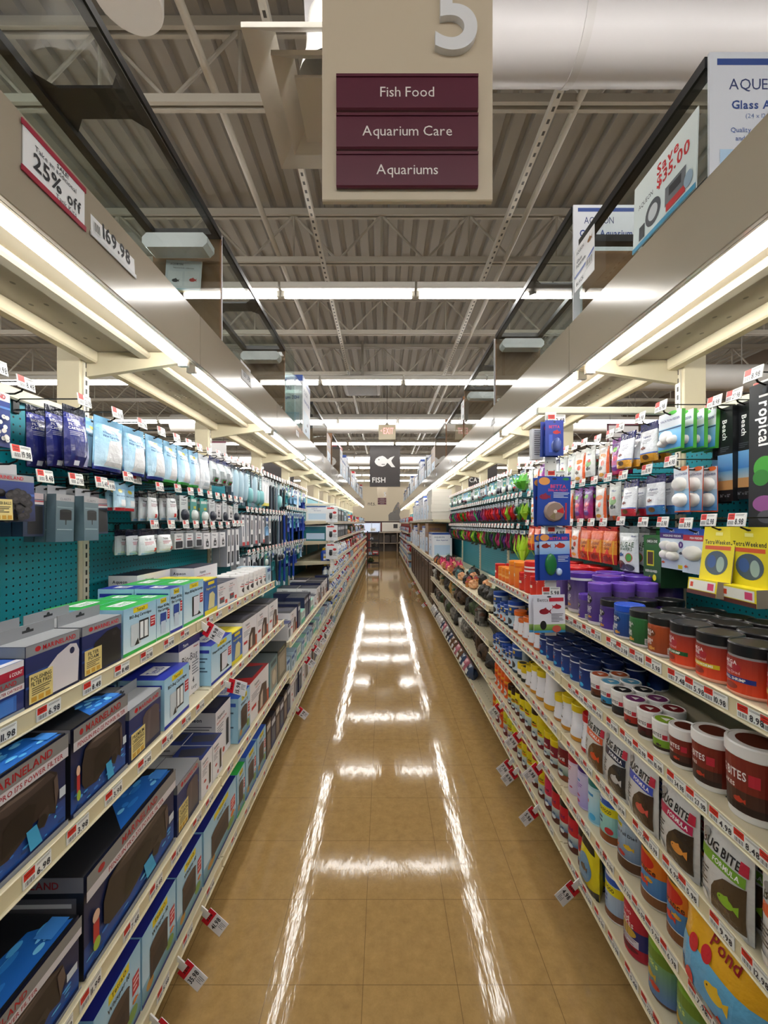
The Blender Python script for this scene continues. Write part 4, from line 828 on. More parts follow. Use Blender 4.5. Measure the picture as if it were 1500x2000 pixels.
ball = [('r', 0, 0, 1, 1, '#171C3E', '#26408C'), ('r', 0, 0.55, 1, 0.6, '#3C63B4'), ('r', 0, 0.86, 1, 1, '#9A9B9F'), ('e', 0.1, 0.93, 0.05, 0.045, '#C4202A'), ('t', 'MARINELAND', 0.5, 0.93, 0.075, '#C4202A', 0.62, 1)]
for i in range(34):
    x, y = qq.uniform(0.28, 0.95), qq.uniform(0.06, 0.64); ball += [('e', x, y, 0.085, 0.08, '#1E1A1C'), ('e', x - 0.01, y + 0.02, 0.05, 0.04, '#332D30'), ('e', x + 0.02, y - 0.02, 0.018, 0.016, '#0E0C0D')]
ball += [('r', 0.02, 0.03, 0.44, 0.46, '#E2CE86'), ('t', 'BIO-FILTER BALLS', 0.23, 0.38, 0.06, '#1B1812', 0.38, 1), ('l', 0.06, 0.4, 0.31, 4, 0.035, '#4A4230')] + [('r', 0.04 + 0.1 * i, 0.05, 0.115 + 0.1 * i, 0.13, '#C8962A') for i in range(4)]
balls = hangbox('filter_media_pack', 'navy pack of black filter balls', 0.15, 0.125, 0.05, ball, '#1E2448', 0.035, '#B4B3B5')
clar = [('r', 0, 0, 1, 1, '#4D6470', '#6A7D86'), ('r', 0, 0.86, 1, 1, '#A8A6A9'), ('t', 'CLARITY', 0.5, 0.9, 0.05, '#5A5960', 0.7, 0), ('r', 0.2, 0.46, 0.85, 0.66, '#121314'), ('e', 0.52, 0.66, 0.32, 0.03, '#232526'), ('r', 0.5, 0.36, 0.56, 0.48, '#121314'), ('r', 0.05, 0.25, 0.9, 0.27, '#8CA0A8'), ('r', 0.05, 0.72, 0.9, 0.735, '#8CA0A8')]
clari = hangbox('filter_media_pack', 'slim grey box with black scraper picture', 0.07, 0.15, 0.03, clar, '#5C727C', 0.028, '#9B9CA0')
redp = [('r', 0, 0, 1, 1, '#22304A', '#33425E'), ('r', 0, 0.86, 1, 1, '#C9B6BA'), ('r', 0, 0.74, 1, 0.84, '#DAD3D6'), ('r', 0, 0.8, 1, 0.83, '#B03040'), ('r', 0.2, 0.05, 0.95, 0.7, '#15151A'), ('e', 0.15, 0.6, 0.08, 0.06, '#D6906A')]
redpk = hangbox('filter_media_pack', 'slim grey box with black pad', 0.075, 0.13, 0.03, redp, '#3A475C', 0.028, '#A9A6AA')
navy = bag('navy bag with white cartridge', 0.1, 0.2, 0.05, '#1B1F5E', '#15182E', [('r', 0.0, 0, 1, 1, '#221F52', '#23308A'), ('t', 'BIO', 0.2, 0.86, 0.05, '#E8E8F0', 0.3, 1), ('t', 'FILTER', 0.3, 0.79, 0.05, '#E8E8F0', 0.45, 1), ('t', 'CARTRIDGE', 0.38, 0.72, 0.05, '#E8E8F0', 0.6, 1), ('l', 0.1, 0.6, 0.66, 3, 0.03, '#A8A8C8'), ('p', [(0.62, 0.03), (0.97, 0.03), (0.95, 0.62), (0.86, 0.74)], '#A9A9CC'), ('r', 0.2, 0.03, 0.4, 0.12, '#DADAE6')], '#1B2050')
def bluebag(desc, w, capc='#1B2A78'):
    return bag(desc, w, 0.19, 0.05, '#8CC3E4', '#7DB8DE', [('r', 0.02, 0, 0.98, 1, '#C8E2F2', '#8CC3E4'), ('r', 0.35, 0.9, 0.62, 0.98, '#D6CB3A'), ('t', 'Whisper Bio-Bag', 0.5, 0.83, 0.05, '#27407E', 0.8, 1), ('t', 'Filter Cartridges', 0.5, 0.75, 0.05, '#27407E', 0.8, 1), ('p', [(0.22, 0.1), (0.9, 0.1), (0.92, 0.55), (0.8, 0.7), (0.36, 0.66)], '#D3D3D6'), ('r', 0.82, 0.42, 0.97, 0.6, '#C8323C'), ('r', 0, 0, 1, 0.07, capc)], capc)
bb1, bb2 = bluebag('large light blue cartridge bag', 0.145), bluebag('light blue cartridge bag', 0.13)
bg1 = bluebag('light blue bag with green foot', 0.115, '#2E9A3E')
wbag = bag('silvery white refill pouch', 0.12, 0.19, 0.045, '#C4CBD2', '#B5BDC6', [('r', 0.05, 0.05, 0.95, 0.92, '#D6DBE0'), ('p', [(0.2, 0.1), (0.86, 0.1), (0.8, 0.6), (0.3, 0.6)], '#B9C2CC')])
blkbag = bag('clear bag of dark media', 0.1, 0.15, 0.06, '#C2CBD0', '#1A2460', [('r', 0.1, 0.08, 0.9, 0.6, '#7E868A'), ('r', 0.2, 0.02, 0.8, 0.2, '#3F8A4A'), ('e', 0.5, 0.1, 0.2, 0.06, '#7A2230')])
sb = bag('small pale blue bag with red foot', 0.07, 0.11, 0.025, '#A9D2E6', '#7DB8DE', [('r', 0.02, 0, 0.98, 1, '#CFE6F0', '#8CC3E4'), ('r', 0, 0, 1, 0.14, '#C22A36'), ('e', 0.5, 0.9, 0.18, 0.09, '#D6CB3A'), ('t', 'Filter Cartridge', 0.5, 0.68, 0.06, '#27407E', 0.86, 1), ('r', 0.4, 0.2, 0.86, 0.5, '#E6EAEE')])
sw = bag('small white bag with red mark', 0.075, 0.13, 0.035, '#C9CDD2', '#15161C', [('r', 0.03, 0.03, 0.97, 0.97, '#D9DCE0'), ('t', 'Aqueon', 0.5, 0.84, 0.08, '#2B2D44', 0.7, 1), ('l', 0.15, 0.85, 0.72, 3, 0.05, '#8A5A60'), ('r', 0.4, 0.14, 0.64, 0.3, '#C22A2A'), ('r', 0.05, 0.02, 0.95, 0.1, '#8FB7DC')])
lw = bag('squat silvery bag with dark header', 0.115, 0.105, 0.05, '#C9CDD2', '#15182E', [('r', 0.03, 0.03, 0.97, 0.97, '#DCDFE3'), ('t', 'Aqueon', 0.4, 0.8, 0.1, '#2B2D44', 0.5, 1), ('l', 0.15, 0.7, 0.66, 3, 0.06, '#B85A60'), ('r', 0.62, 0.12, 0.8, 0.32, '#D2452A'), ('r', 0.05, 0.02, 0.95, 0.1, '#8FB7DC')])
wb = hangbox('pump_box', 'small white box with dark window', 0.08, 0.075, 0.05, [('r', 0, 0, 1, 1, '#D9DADC'), ('r', 0.1, 0.05, 0.9, 0.5, '#1F222C'), ('t', 'Aqueon', 0.5, 0.85, 0.12, '#2B2D44', 0.7, 1), ('r', 0.15, 0.6, 0.7, 0.66, '#B8383A')], '#B9BCC2', 0.025, '#C9CBD0')
wb2 = hangbox('pump_box', 'small white box picturing a black pump', 0.085, 0.09, 0.055, [('r', 0, 0, 1, 1, '#E6E4E6'), ('t', 'Whisper', 0.4, 0.86, 0.1, '#2B2D44', 0.6, 1), ('r', 0.36, 0.14, 0.78, 0.5, '#1B1C20'), ('r', 0.48, 0.42, 0.62, 0.64, '#1B1C20'), ('r', 0.48, 0.24, 0.66, 0.38, '#D8D8DC')], '#CFCED2', 0.025, '#D9D9DC')
tl = card('airline_pack', 'teal card pack of air line fittings', 0.08, 0.14, [('r', 0, 0, 1, 1, '#1F7A78', '#3A9A92'), ('r', 0.1, 0.78, 0.9, 0.88, '#D8E2DE'), ('r', 0.5, 0.52, 0.85, 0.62, '#C9C22A')], '#2F8C86', [(0.5, 0.28, 0.34, 0.2, '#CFD6D4')])
tool = card('cleaner_pack', 'white card with a dark scraper', 0.075, 0.13, [('r', 0, 0, 1, 1, '#D4D9DC'), ('t', 'Aqueon', 0.5, 0.84, 0.07, '#2B2D44', 0.7, 1), ('l', 0.15, 0.85, 0.74, 3, 0.04, '#7A8088')], '#C9CED2', [(0.5, 0.26, 0.4, 0.22, '#1E2536')])
tubek = card('gravel_cleaner', 'long pale card with siphon tube', 0.075, 0.26, [('r', 0, 0, 1, 1, '#3E5A70', '#243446'), ('r', 0.1, 0.3, 0.5, 0.9, '#C9D6DE'), ('t', 'Aqueon', 0.32, 0.6, 0.12, '#2B4A7A', 0.4, 1, -1)], '#2B3A4C', [(0.68, 0.5, 0.24, 0.4, '#A9C4D2')], bd=0.03)
tubet = card('gravel_cleaner', 'long teal tube siphon pack', 0.07, 0.26, [('r', 0, 0, 1, 1, '#2E7F86', '#1D4A58'), ('r', 0.15, 0.55, 0.85, 0.9, '#B9D6DA'), ('l', 0.25, 0.8, 0.85, 5, 0.05, '#4A7A86')], '#2A6A74', [(0.5, 0.3, 0.34, 0.22, '#7FB9BE')], bd=0.03)
tubew = card('airline_pack', 'white box pack with black tubing', 0.1, 0.24, [('r', 0, 0, 1, 1, '#D9DCDF'), ('p', [(0.3, 0.2), (0.36, 0.2), (0.6, 0.7), (0.54, 0.72)], '#2A2D33'), ('r', 0, 0, 1, 0.1, '#C9C22A'), ('l', 0.2, 0.8, 0.9, 2, 0.03, '#4A6A8A')], '#C9CCD2')
def rodpack(desc, c, w=0.03, h=0.3, head='#D5DADF'):
    q_ = M(); z0 = -h
    q_.tube([(0, 0, z0), (0, 0, -0.04)], w * 0.36, c, 8, 'plastic'); q_.tube([(w * .3, 0.006, z0 + 0.03), (w * .3, 0.006, -0.05)], w * 0.22, '#23272F', 6, 'plastic')
    f_ = M(); f_.box(-w * .55, -0.004, z0 - 0.035, w * .55, 0.004, z0 + 0.01, '#D9DCE0', 'plastic')
    hd = M(); hd.box(-w * .6, -0.002, -0.05, w * .6, 0.002, 0.012, head, 'card')
    return Kind('cleaning_rod', 'cleaning tool', desc, [('rod', q_), ('pad', f_), ('header_card', hd)], (w, 0.02, h))
rod1 = rodpack('long black cleaning rod with white pad', '#22262E'); rod2 = rodpack('long blue cleaning rod', '#1F3F9A', 0.035, 0.36); rod3 = rodpack('long grey cleaning rod', '#6E7A86', 0.03, 0.3)
def net(desc, c, w=0.088, h=0.24):
    q_ = M(); q_.tube([(0, 0, -0.01), (0, 0, -h * 0.5)], 0.004, c, 6, 'plastic')
    q_.tube([(0, 0, -h * 0.5), (-w / 2, 0, -h * 0.52), (-w / 2, 0, -h * 0.9), (w / 2, 0, -h * 0.9), (w / 2, 0, -h * 0.52), (0, 0, -h * 0.5)], 0.0035, c, 6, 'plastic')
    n_ = M(); n_.add([(-w / 2, 0, -h * .52), (w / 2, 0, -h * .52), (w / 2, 0, -h * .9), (-w / 2, 0, -h * .9), (-w * .3, 0.03, -h * .62), (w * .3, 0.03, -h * .62), (w * .3, 0.03, -h * .96), (-w * .3, 0.03, -h * .96)], [(4, 5, 6, 7), (0, 1, 5, 4), (1, 2, 6, 5), (2, 3, 7, 6), (3, 0, 4, 7)], c, 'card', True)
    hd = M(); hd.box(-0.025, -0.003, -0.07, 0.025, -0.001, -0.003, '#E4E6E8', 'card'); hd.box(-0.025, -0.0035, -0.05, 0.025, -0.003, -0.02, '#1F3F9A', 'card')
    return Kind('aquarium_net', 'net', desc, [('handle', q_), ('net_mesh', n_), ('header_card', hd)], (w, 0.04, h))
net1 = net('dark blue fish net', '#1B3690'); net2 = net('light blue fish net', '#8FBCE0', 0.08, 0.19); net3 = net('teal fish net', '#1F8088', 0.085, 0.2)
slim = hangbox('heater_box', 'slim upright white heater box', 0.05, 0.22, 0.04, [('r', 0, 0, 1, 1, '#DEDCDE'), ('r', 0.35, 0.3, 0.65, 0.75, '#4A4C5E'), ('r', 0.15, 0.84, 0.85, 0.92, '#2B2D44'), ('r', 0, 0, 1, 0.12, '#B8383A')], '#B7B9C0', 0.02)
slim2 = hangbox('heater_box', 'slim upright black and white box', 0.055, 0.24, 0.045, [('r', 0, 0, 1, 1, '#E4E2E2'), ('r', 0.3, 0.55, 0.7, 0.85, '#1B1B22'), ('r', 0.15, 0.08, 0.85, 0.4, '#23252C')], '#8E9098', 0.02)
A, B, C_ = 'upper filter row', 'middle filter row', 'lower filter row'
hang('L', A, 0.74, 1.87, rings, 2, 0.24, 0.045); hang('L', A, 1.085, 1.87, rings, 2, 0.2, 0.045); hang('L', A, 1.22, 1.87, clari, 0, 0.16)
hang('L', A, 1.375, 1.865, navy, 3, 0.22, 0.06); hang('L', A, 1.515, 1.86, bb1, 3, 0.24, 0.06); hang('L', A, 1.67, 1.86, bb2, 3, 0.24, 0.06); hang('L', A, 1.815, 1.86, bb2, 3, 0.24, 0.06)
for i in range(4): hang('L', A, 1.95 + i * 0.12, 1.86, bg1 if i < 3 else wbag, 3, 0.24, 0.05)
for i in range(3): hang('L', A, 2.44 + i * 0.115, 1.87, blkbag, 2, 0.24, 0.06)
for i in range(2): hang('L', A, 2.78 + i * 0.1, 1.87, tubek, 2, 0.24, 0.04)
hang('L', B, 0.78, 1.645, balls, 2, 0.24, 0.055); hang('L', B, 1.09, 1.645, balls, 2, 0.26, 0.055)
hang('L', B, 1.24, 1.60, redpk, 2, 0.2, 0.035); hang('L', B, 1.325, 1.60, clari, 3, 0.23, 0.034); hang('L', B, 1.43, 1.60, clari, 2, 0.24, 0.034); hang('L', B, 1.53, 1.60, redpk, 2, 0.2, 0.034)
hang('L', B, 1.61, 1.64, sb, 2, 0.22, 0.03); hang('L', B, 1.70, 1.64, sb, 2, 0.2, 0.03)
hang('L', B, 1.82, 1.62, sw, 3, 0.23, 0.035); hang('L', B, 1.96, 1.625, sw, 3, 0.24, 0.035)
hang('L', B, 2.09, 1.62, tool, 3, 0.24); hang('L', B, 2.2, 1.625, tl, 4, 0.24, 0.03); hang('L', B, 2.32, 1.62, tl, 4, 0.24, 0.03)
for i in range(5): hang('L', B, 2.43 + i * 0.1, 1.62, [tool, wb2, tool, wb2, tool][i], 3, 0.24, 0.05)
hang('L', C_, 1.76, 1.455, lw, 3, 0.24, 0.05); hang('L', C_, 1.9, 1.455, lw, 2, 0.24, 0.05)
for i in range(3): hang('L', C_, 2.04 + i * 0.11, 1.455, wb, 3, 0.24, 0.055)
for i in range(3): hang('L', C_, 2.36 + i * 0.115, 1.45, wb2, 3, 0.24, 0.06)
for i in range(3): hang('L', C_, 2.7 + i * 0.075, 1.46, slim2, 2, 0.24, 0.05)
A, B, C_ = 'upper hose row', 'middle hose row', 'lower hose row'
q = random.Random(11)
for i in range(12): hang('L', A, 2.99 + i * 0.1, 1.87, [tubek, tubet, tubek, tubet, tubet, tubew, tubew, rod1, rod1, rod3, tubet, rod1][i], 2, 0.24, 0.04)
for i in range(12): hang('L', A, 4.2 + i * 0.097, 1.88, [rod1, net3, tl, net2, sb, net2, net2, tubew, net2, tl, net1, net1][i], 2, 0.24, 0.04)
for i in range(12): hang('L', B, 2.97 + i * 0.1, 1.56, [slim, slim, slim2, slim, slim2, slim, net2, slim2, rod1, rod1, rod3, rod1][i], 2, 0.24, 0.05)
for i in range(12): hang('L', B, 4.19 + i * 0.098, 1.62, [rod2, rod1, net1, net2, rod2, net3, net1, net2, net1, net1, rod2, net1][i], 2, 0.24, 0.045)
for i in range(11): hang('L', C_, 3.0 + i * 0.11, 1.25, [slim, slim2, tool, rod1, rod1, tl, rod3, net3, rod1, tool, tool][i], 2, 0.24, 0.05)
for i in range(11): hang('L', C_, 4.2 + i * 0.105, 1.25, [tl, rod2, net3, net1, tool, rod2, net1, tl, net3, net2, tool][i], 2, 0.22, 0.045)
hang('L', 'lowest hose row', 3.1, 0.98, net2, 2, 0.2); hang('L', 'lowest hose row', 3.25, 0.98, tl, 2, 0.2); hang('L', 'lowest hose row', 3.4, 0.98, tool, 2, 0.2); hang('L', 'lowest hose row', 3.55, 0.98, tl, 2, 0.2)
# ================================================================== FISH FOOD SIDE: jars, tubs and pouches
def omega(desc, r, h, lid, c1, c2, l1, l2, oval='#000000', rim=None):
    return jar('food_jar', desc, r, h, 0.02 if h > 0.08 else 0.014, lid, c1, [('r', 0, 0, 1, 1, c2, c1), ('e', 0.42, 0.74, 0.2, 0.16, oval), ('t', 'OMEGA', 0.42, 0.79, 0.1, '#E9E4E4', 0.34, 1), ('t', 'ONE', 0.42, 0.68, 0.09, '#E9E4E4', 0.2, 1), ('t', l1, 0.38, 0.47, 0.095, '#F4F2F2', 0.46, 1), ('t', l2, 0.36, 0.36, 0.095, '#F4F2F2', 0.42, 1), ('f', 0.5, 0.18, 0.2, '#C98A3A' if c1 != '#D9481E' else '#7A1F16'), ('r', 0, 0, 1, 0.05, '#D8CFD8'), ('b', 0.86, 0.08, 0.99, 0.3)], rim=rim, foot='#D9D4D6')
PUR = '#4B2A86'
om_p = omega('purple pellet jar with black lid', 0.045, 0.11, '#161517', '#3E2270', '#4F2F92', 'CICHLID', 'PELLETS')
om_pt = omega('tall purple pellet jar with purple lid', 0.04, 0.155, '#6A45B0', '#5A4680', '#44237E', 'CICHLID', 'PELLETS', rim='#6A45B0')
om_ps = omega('small purple pellet jar', 0.032, 0.1, '#5B37A2', '#5A4680', '#4A2A86', 'CICHLID', 'PELLETS')
om_pb = omega('big purple flake jar, white rim', 0.055, 0.17, '#5632A0', '#3F256E', '#7A6A8A', 'CICHLID', 'FLAKES', rim='#EFEFF2')
om_bl = omega('blue marine flake jar, blue lid', 0.045, 0.11, '#1E4FC0', '#1D4E98', '#1A3572', 'MARINE', 'FLAKES', '#16315F')
om_gr = omega('green veggie jar with black lid', 0.045, 0.11, '#191A18', '#2C6A34', '#1F4A24', 'VEGGIE', 'ROUNDS', '#2B5A30')
om_or = omega('orange catfish pellet jar', 0.046, 0.11, '#191716', '#A8481C', '#8A3A18', 'CATFISH', 'PELLETS', '#6A3212')
def freeze(desc, pill, ptxt):
    return jar('food_jar', desc, 0.047, 0.115, 0.024, '#171517', '#D9481E', [('r', 0, 0, 1, 1, '#E0441C', '#8C2A20'), ('e', 0.4, 0.72, 0.24, 0.16, '#A81F2E'), ('t', 'OMEGA', 0.4, 0.85, 0.11, '#F0E2E2', 0.44, 1), ('t', 'ONE', 0.4, 0.73, 0.1, '#F0E2E2', 0.26, 1), ('t', 'Freeze Dried', 0.44, 0.58, 0.08, '#F4C8CC', 0.5, 0), ('r', 0.16, 0.34, 0.84, 0.47, pill), ('t', ptxt, 0.5, 0.405, 0.075, '#F4F2E8', 0.6, 1), ('e', 0.46, 0.2, 0.13, 0.09, '#8C2A1C'), ('r', 0, 0, 1, 0.04, '#E8A890')], rim='#8E8A8C', foot='#E8A890')
fz_g, fz_y, fz_b = freeze('red jar with green label strip', '#1F5A2E', 'BRINE SHRIMP'), freeze('red jar with yellow label strip', '#D8B81E', 'BLOODWORMS'), freeze('red jar with blue label strip', '#1F2F7E', 'KRILL SHRIMP')
def bites(desc, lid, c, r=0.033, h=0.088, brown=False, l2='FORMULA'):
    b = '#7E2A1E' if brown else '#ECE7E4'
    a = [('r', 0, 0, 1, 1, b), ('t', 'BUG BITES', 0.42, 0.7, 0.17, '#F0E9E6' if brown else '#23201F', 0.6, 1)]
    a += [('r', 0, 0, 1, 0.4, '#4A2A20' if brown else c), ('t', 'FLAKES' if brown else l2, 0.4, 0.47, 0.08, '#F0E9E6', 0.4, 1) if brown else ('r', 0, 0.4, 1, 0.5, c), ('f', 0.6, 0.22, 0.2, '#C03A24' if brown else '#3A2A26'), ('r', 0, 0, 1, 0.14, '#2E1D16'), ('r', 0.74, 0.55, 0.88, 0.78, '#C2283C')]
    return jar('food_tub', desc, r, h, 0.018 if not brown else 0.026, '#EFEBE8', b, a, shape='tub', lidart=[('e', 0.5, 0.5, 0.4 if not brown else 0.33, 0.4 if not brown else 0.33, lid), ('p', [(0.3, 0.42), (0.5, 0.72), (0.66, 0.4)], '#F4F0EC' if not brown else lid)], foot='#E6E2DE')
bt = {'o': bites('white tub with orange lid top', '#C2592E', '#6A3420'), 'b': bites('white tub with light blue lid top', '#5AA6CE', '#2F86B4'), 'k': bites('white tub with black lid top', '#1D1B20', '#2A2A2C'), 'm': bites('white tub with swirled lid top', '#7A2F6A', '#A8281E'), 'r': bites('white tub with maroon lid top', '#7C1420', '#4A1216'), 'g': bites('white tub with green lid top', '#86A82A', '#7AA02A')}
bt['f1'] = bites('brown flake tub with white lid', '#5A2416', '#5A2416', 0.036, 0.105, True); bt['f2'] = bites('large brown flake tub, white lid', '#5A2416', '#5A2416', 0.045, 0.135, True); bt['f3'] = bites('largest brown flake tub, white lid', '#5A2416', '#5A2416', 0.055, 0.165, True)
nav = jar('food_jar', 'navy lidded jar with blue label', 0.04, 0.105, 0.02, '#182A5E', '#1B3A78', [('r', 0, 0, 1, 1, '#1B3F86', '#1A2A66'), ('r', 0.24, 0.77, 0.56, 0.83, '#7FA8DA'), ('e', 0.42, 0.5, 0.09, 0.1, '#B8462E'), ('e', 0.56, 0.2, 0.1, 0.1, '#39A6D8'), ('l', 0.25, 0.6, 0.72, 2, 0.07, '#7A9AC8')], rim='#E9ECF0', foot='#E9ECF0')
api = lambda desc, r, h, t, pic: jar('food_jar', desc, r, h, 0.022, '#1F46A0', '#C5D4E4', [('r', 0, 0, 1, 1, '#D4E2EC', '#9DBBD6'), ('r', 0, 0.72, 1, 1, '#23488F'), ('t', 'API', 0.3, 0.88, 0.11, '#F2F5F8', 0.2, 1), ('r', 0, 0.6, 1, 0.72, '#123A5E'), ('t', t, 0.45, 0.66, 0.085, '#F2F5F8', 0.6, 1), ('e', 0.5, 0.3, 0.2, 0.16, pic), ('r', 0.56, 0.82, 0.68, 0.95, '#E0B52A'), ('r', 0, 0, 1, 0.08, '#2B3A4C')], rim='#E4EAF0', foot='#23282E')
ap_b, ap_s, ap_m = api('big blue lidded pellet jar', 0.05, 0.17, 'CICHLID', '#3A3A3C'), api('small blue lidded food jar', 0.032, 0.1, 'TROPICAL', '#8A5A3A'), api('blue lidded jar, orange fish', 0.038, 0.13, 'GOLDFISH', '#D8602A')
def aqf(desc, r, h, lid, foot, pic='#4A4A4C'):
    return jar('food_jar', desc, r, h, 0.026 if h > 0.1 else 0.018, lid, '#E9E8EE', [('t', 'Aqueon', 0.34, 0.84, 0.075, '#22242E', 0.3, 1), ('l', 0.2, 0.5, 0.72, 2, 0.06, '#77777F'), ('f', 0.4, 0.3, 0.2, pic)], shape='flare', foot=foot)
aq_y, aq_ys, aq_yl, aq_rd = aqf('white food jar with yellow lid', 0.04, 0.145, '#D9BE1E', '#C98A2A'), aqf('small white jar with yellow lid', 0.032, 0.115, '#D9BE1E', '#B87A3A'), aqf('tall white jar with yellow lid', 0.05, 0.2, '#D9BE1E', '#D9A02A'), aqf('white food jar with red lid', 0.042, 0.145, '#B8141F', '#C0202A', '#5A4A2A')
aq_o, aq_os = aqf('white food jar with orange lid', 0.042, 0.13, '#DE6A22', '#B85A2A', '#D0402A'), aqf('small white jar with orange lid', 0.034, 0.1, '#DE6A22', '#B85A2A', '#D0402A')
byl = jar('food_jar', 'small jar with yellow and black lid', 0.03, 0.085, 0.03, '#D9B81E', '#E6E4E6', [('r', 0, 0, 1, 1, '#E6E4E6'), ('r', 0, 0, 1, 0.4, '#23221F'), ('f', 0.5, 0.5, 0.2, '#8A7A3A')], lidart=[('e', 0.5, 0.5, 0.34, 0.34, '#1F1E1C')])
def tetraf(desc, r, h, lid, body, band, t, mid='#8FA6B4', lidh=0.028, tcol='#15140F', red='#C22A22'):
    return jar('food_can', desc, r, h, lidh, lid, body, [('r', 0, 0, 1, 1, body), ('r', 0, 0.16, 1, 0.5, mid, '#C8D2C8'), ('f', 0.36, 0.34, 0.22, '#D8C23A'), ('f', 0.64, 0.28, 0.2, '#3A4A6A', -1), ('r', 0.06, 0.88, 0.3, 0.96, '#E8D21E'), ('t', 'TetraO', 0.18, 0.92, 0.05, '#2B2408', 0.2, 1), ('t', t, 0.45, 0.72, 0.12, tcol, 0.66, 1), ('r', 0.1, 0.58, 0.8, 0.63, red), ('r', 0, 0, 1, 0.16, band), ('e', 0.62, 0.16, 0.12, 0.07, '#DDE2E6')], foot=band)
tm_b = tetraf('yellow flake can with brown lid', 0.035, 0.16, '#2B1710', '#E0CE1E', '#5A1A14', 'TetraMin'); tm_bl = tetraf('big yellow flake can, brown lid', 0.045, 0.185, '#2B1710', '#E0CE1E', '#5A1A14', 'TetraMin'); tm_s = tetraf('short yellow flake can, brown lid', 0.032, 0.12, '#2B1710', '#E0CE1E', '#5A1A14', 'TetraMin')
tm_y = tetraf('yellow flake can with yellow lid', 0.038, 0.15, '#D8BE1A', '#D9C81E', '#7A1A2E', 'TetraMin'); tm_ys = tetraf('maroon can with yellow lid', 0.034, 0.125, '#D8BE1A', '#7A1630', '#5A2A1A', 'TetraMin', tcol='#F0EDE6')
tc_r = tetraf('yellow can with red lid', 0.036, 0.17, '#9E1620', '#DDCB1E', '#5A1A14', 'TetraColor', red='#D85A1E'); cich = tetraf('red cichlid can with black lid', 0.04, 0.175, '#141314', '#C81E30', '#5A2A1E', 'Cichlid', '#3A6A9A', 0.034, '#5A1A5E'); cich_s = tetraf('slim red can with black lid', 0.034, 0.165, '#141314', '#C81E30', '#5A2A1E', 'Cichlid', '#3A6A9A', 0.034, '#5A1A5E'); cpk = tetraf('pink can with red foot', 0.036, 0.17, '#B81C3C', '#D0285A', '#5A1A14', 'Discus', '#2F5AA8')
pro = tetraf('yellow green can with teal lid', 0.038, 0.185, '#15686A', '#D6D02A', '#6A1F28', 'TetraPRO', '#8A3A5E', 0.03, '#5A7A1E'); ortc = jar('food_can', 'orange can with slim orange lid', 0.034, 0.15, 0.02, '#E8601E', '#DE5218', [('r', 0, 0, 1, 1, '#E0561A'), ('t', 'Goldfish', 0.45, 0.7, 0.12, '#5E1A12', 0.6, 1), ('r', 0, 0.82, 1, 0.95, '#E8A02A'), ('e', 0.5, 0.32, 0.22, 0.2, '#D9D4CC'), ('f', 0.5, 0.32, 0.24, '#4A5A6A')], foot='#D8D4CE')
krill = tetraf('dark red tub with grey lid', 0.05, 0.165, '#9C9A98', '#6E1520', '#8A4A2E', 'JumboKrill', '#4A6A5A', 0.026, '#F2EEEA')
def vib(desc, t, body='#E08A1E'):
    return jar('food_tub', desc, 0.05, 0.185, 0.026, '#1B3F22', body, [('r', 0, 0, 1, 1, '#2F62A8', '#5C9AC4'), ('r', 0, 0.62, 1, 1, '#DE7A1E'), ('e', 0.42, 0.86, 0.3, 0.16, '#C8221E'), ('r', 0.06, 0.9, 0.26, 0.98, '#D8C81E'), ('t', t, 0.45, 0.7, 0.11, '#3A1512', 0.7, 1), ('r', 0.15, 0.62, 0.75, 0.645, '#B8281E'), ('f', 0.42, 0.4, 0.34, '#D0321E'), ('f', 0.62, 0.5, 0.22, '#D89A2A', -1), ('e', 0.14, 0.56, 0.07, 0.08, '#C8242A'), ('r', 0, 0, 1, 0.2, '#7A4A28'), ('r', 0, 0.2, 1, 0.22, '#E4E6E8')], foot='#C9C4BC')
vibr = vib('orange pond tub with green lid', 'Vibrance')
sprf = jar('food_tub', 'blue grey pond tub with green lid', 0.052, 0.185, 0.024, '#183A22', '#8FA6C0', [('r', 0, 0, 1, 1, '#4A6488', '#A8BED2'), ('r', 0.3, 0.9, 0.56, 0.985, '#D8C81E'), ('t', 'TetraO', 0.43, 0.943, 0.05, '#2B2408', 0.2, 1), ('t', 'Spring & Fall Diet', 0.5, 0.79, 0.075, '#1E2736', 0.8, 1), ('e', 0.2, 0.66, 0.09, 0.07, '#5F82AE'), ('e', 0.4, 0.64, 0.09, 0.07, '#6F92BA'), ('f', 0.34, 0.42, 0.24, '#D8682A'), ('f', 0.56, 0.32, 0.24, '#B82A22', -1), ('f', 0.7, 0.52, 0.26, '#D8B02A'), ('r', 0, 0, 1, 0.22, '#5A3A22'), ('r', 0, 0.22, 1, 0.24, '#D8DCE0')], foot='#B9B4AC')
apf = jar('food_tub', 'white tub with blue lid, yellow band', 0.045, 0.185, 0.02, '#1B2A72', '#DDE6EC', [('r', 0, 0, 1, 1, '#7FBFB8', '#A9D6D4'), ('r', 0, 0.86, 1, 1, '#2A56B8'), ('t', 'API', 0.35, 0.93, 0.08, '#F4F6F8', 0.26, 1), ('r', 0, 0.64, 1, 0.84, '#E4D81E'), ('t', 'POND FISH FOOD', 0.42, 0.74, 0.09, '#1B1B22', 0.7, 1), ('r', 0.12, 0.5, 0.5, 0.55, '#2B4A78'), ('r', 0.12, 0.4, 0.5, 0.45, '#2B4A78'), ('r', 0, 0, 1, 0.18, '#8A4A22'), ('e', 0.7, 0.28, 0.12, 0.08, '#C8323A')], rim='#F2F4F6', foot='#EDEBE8')
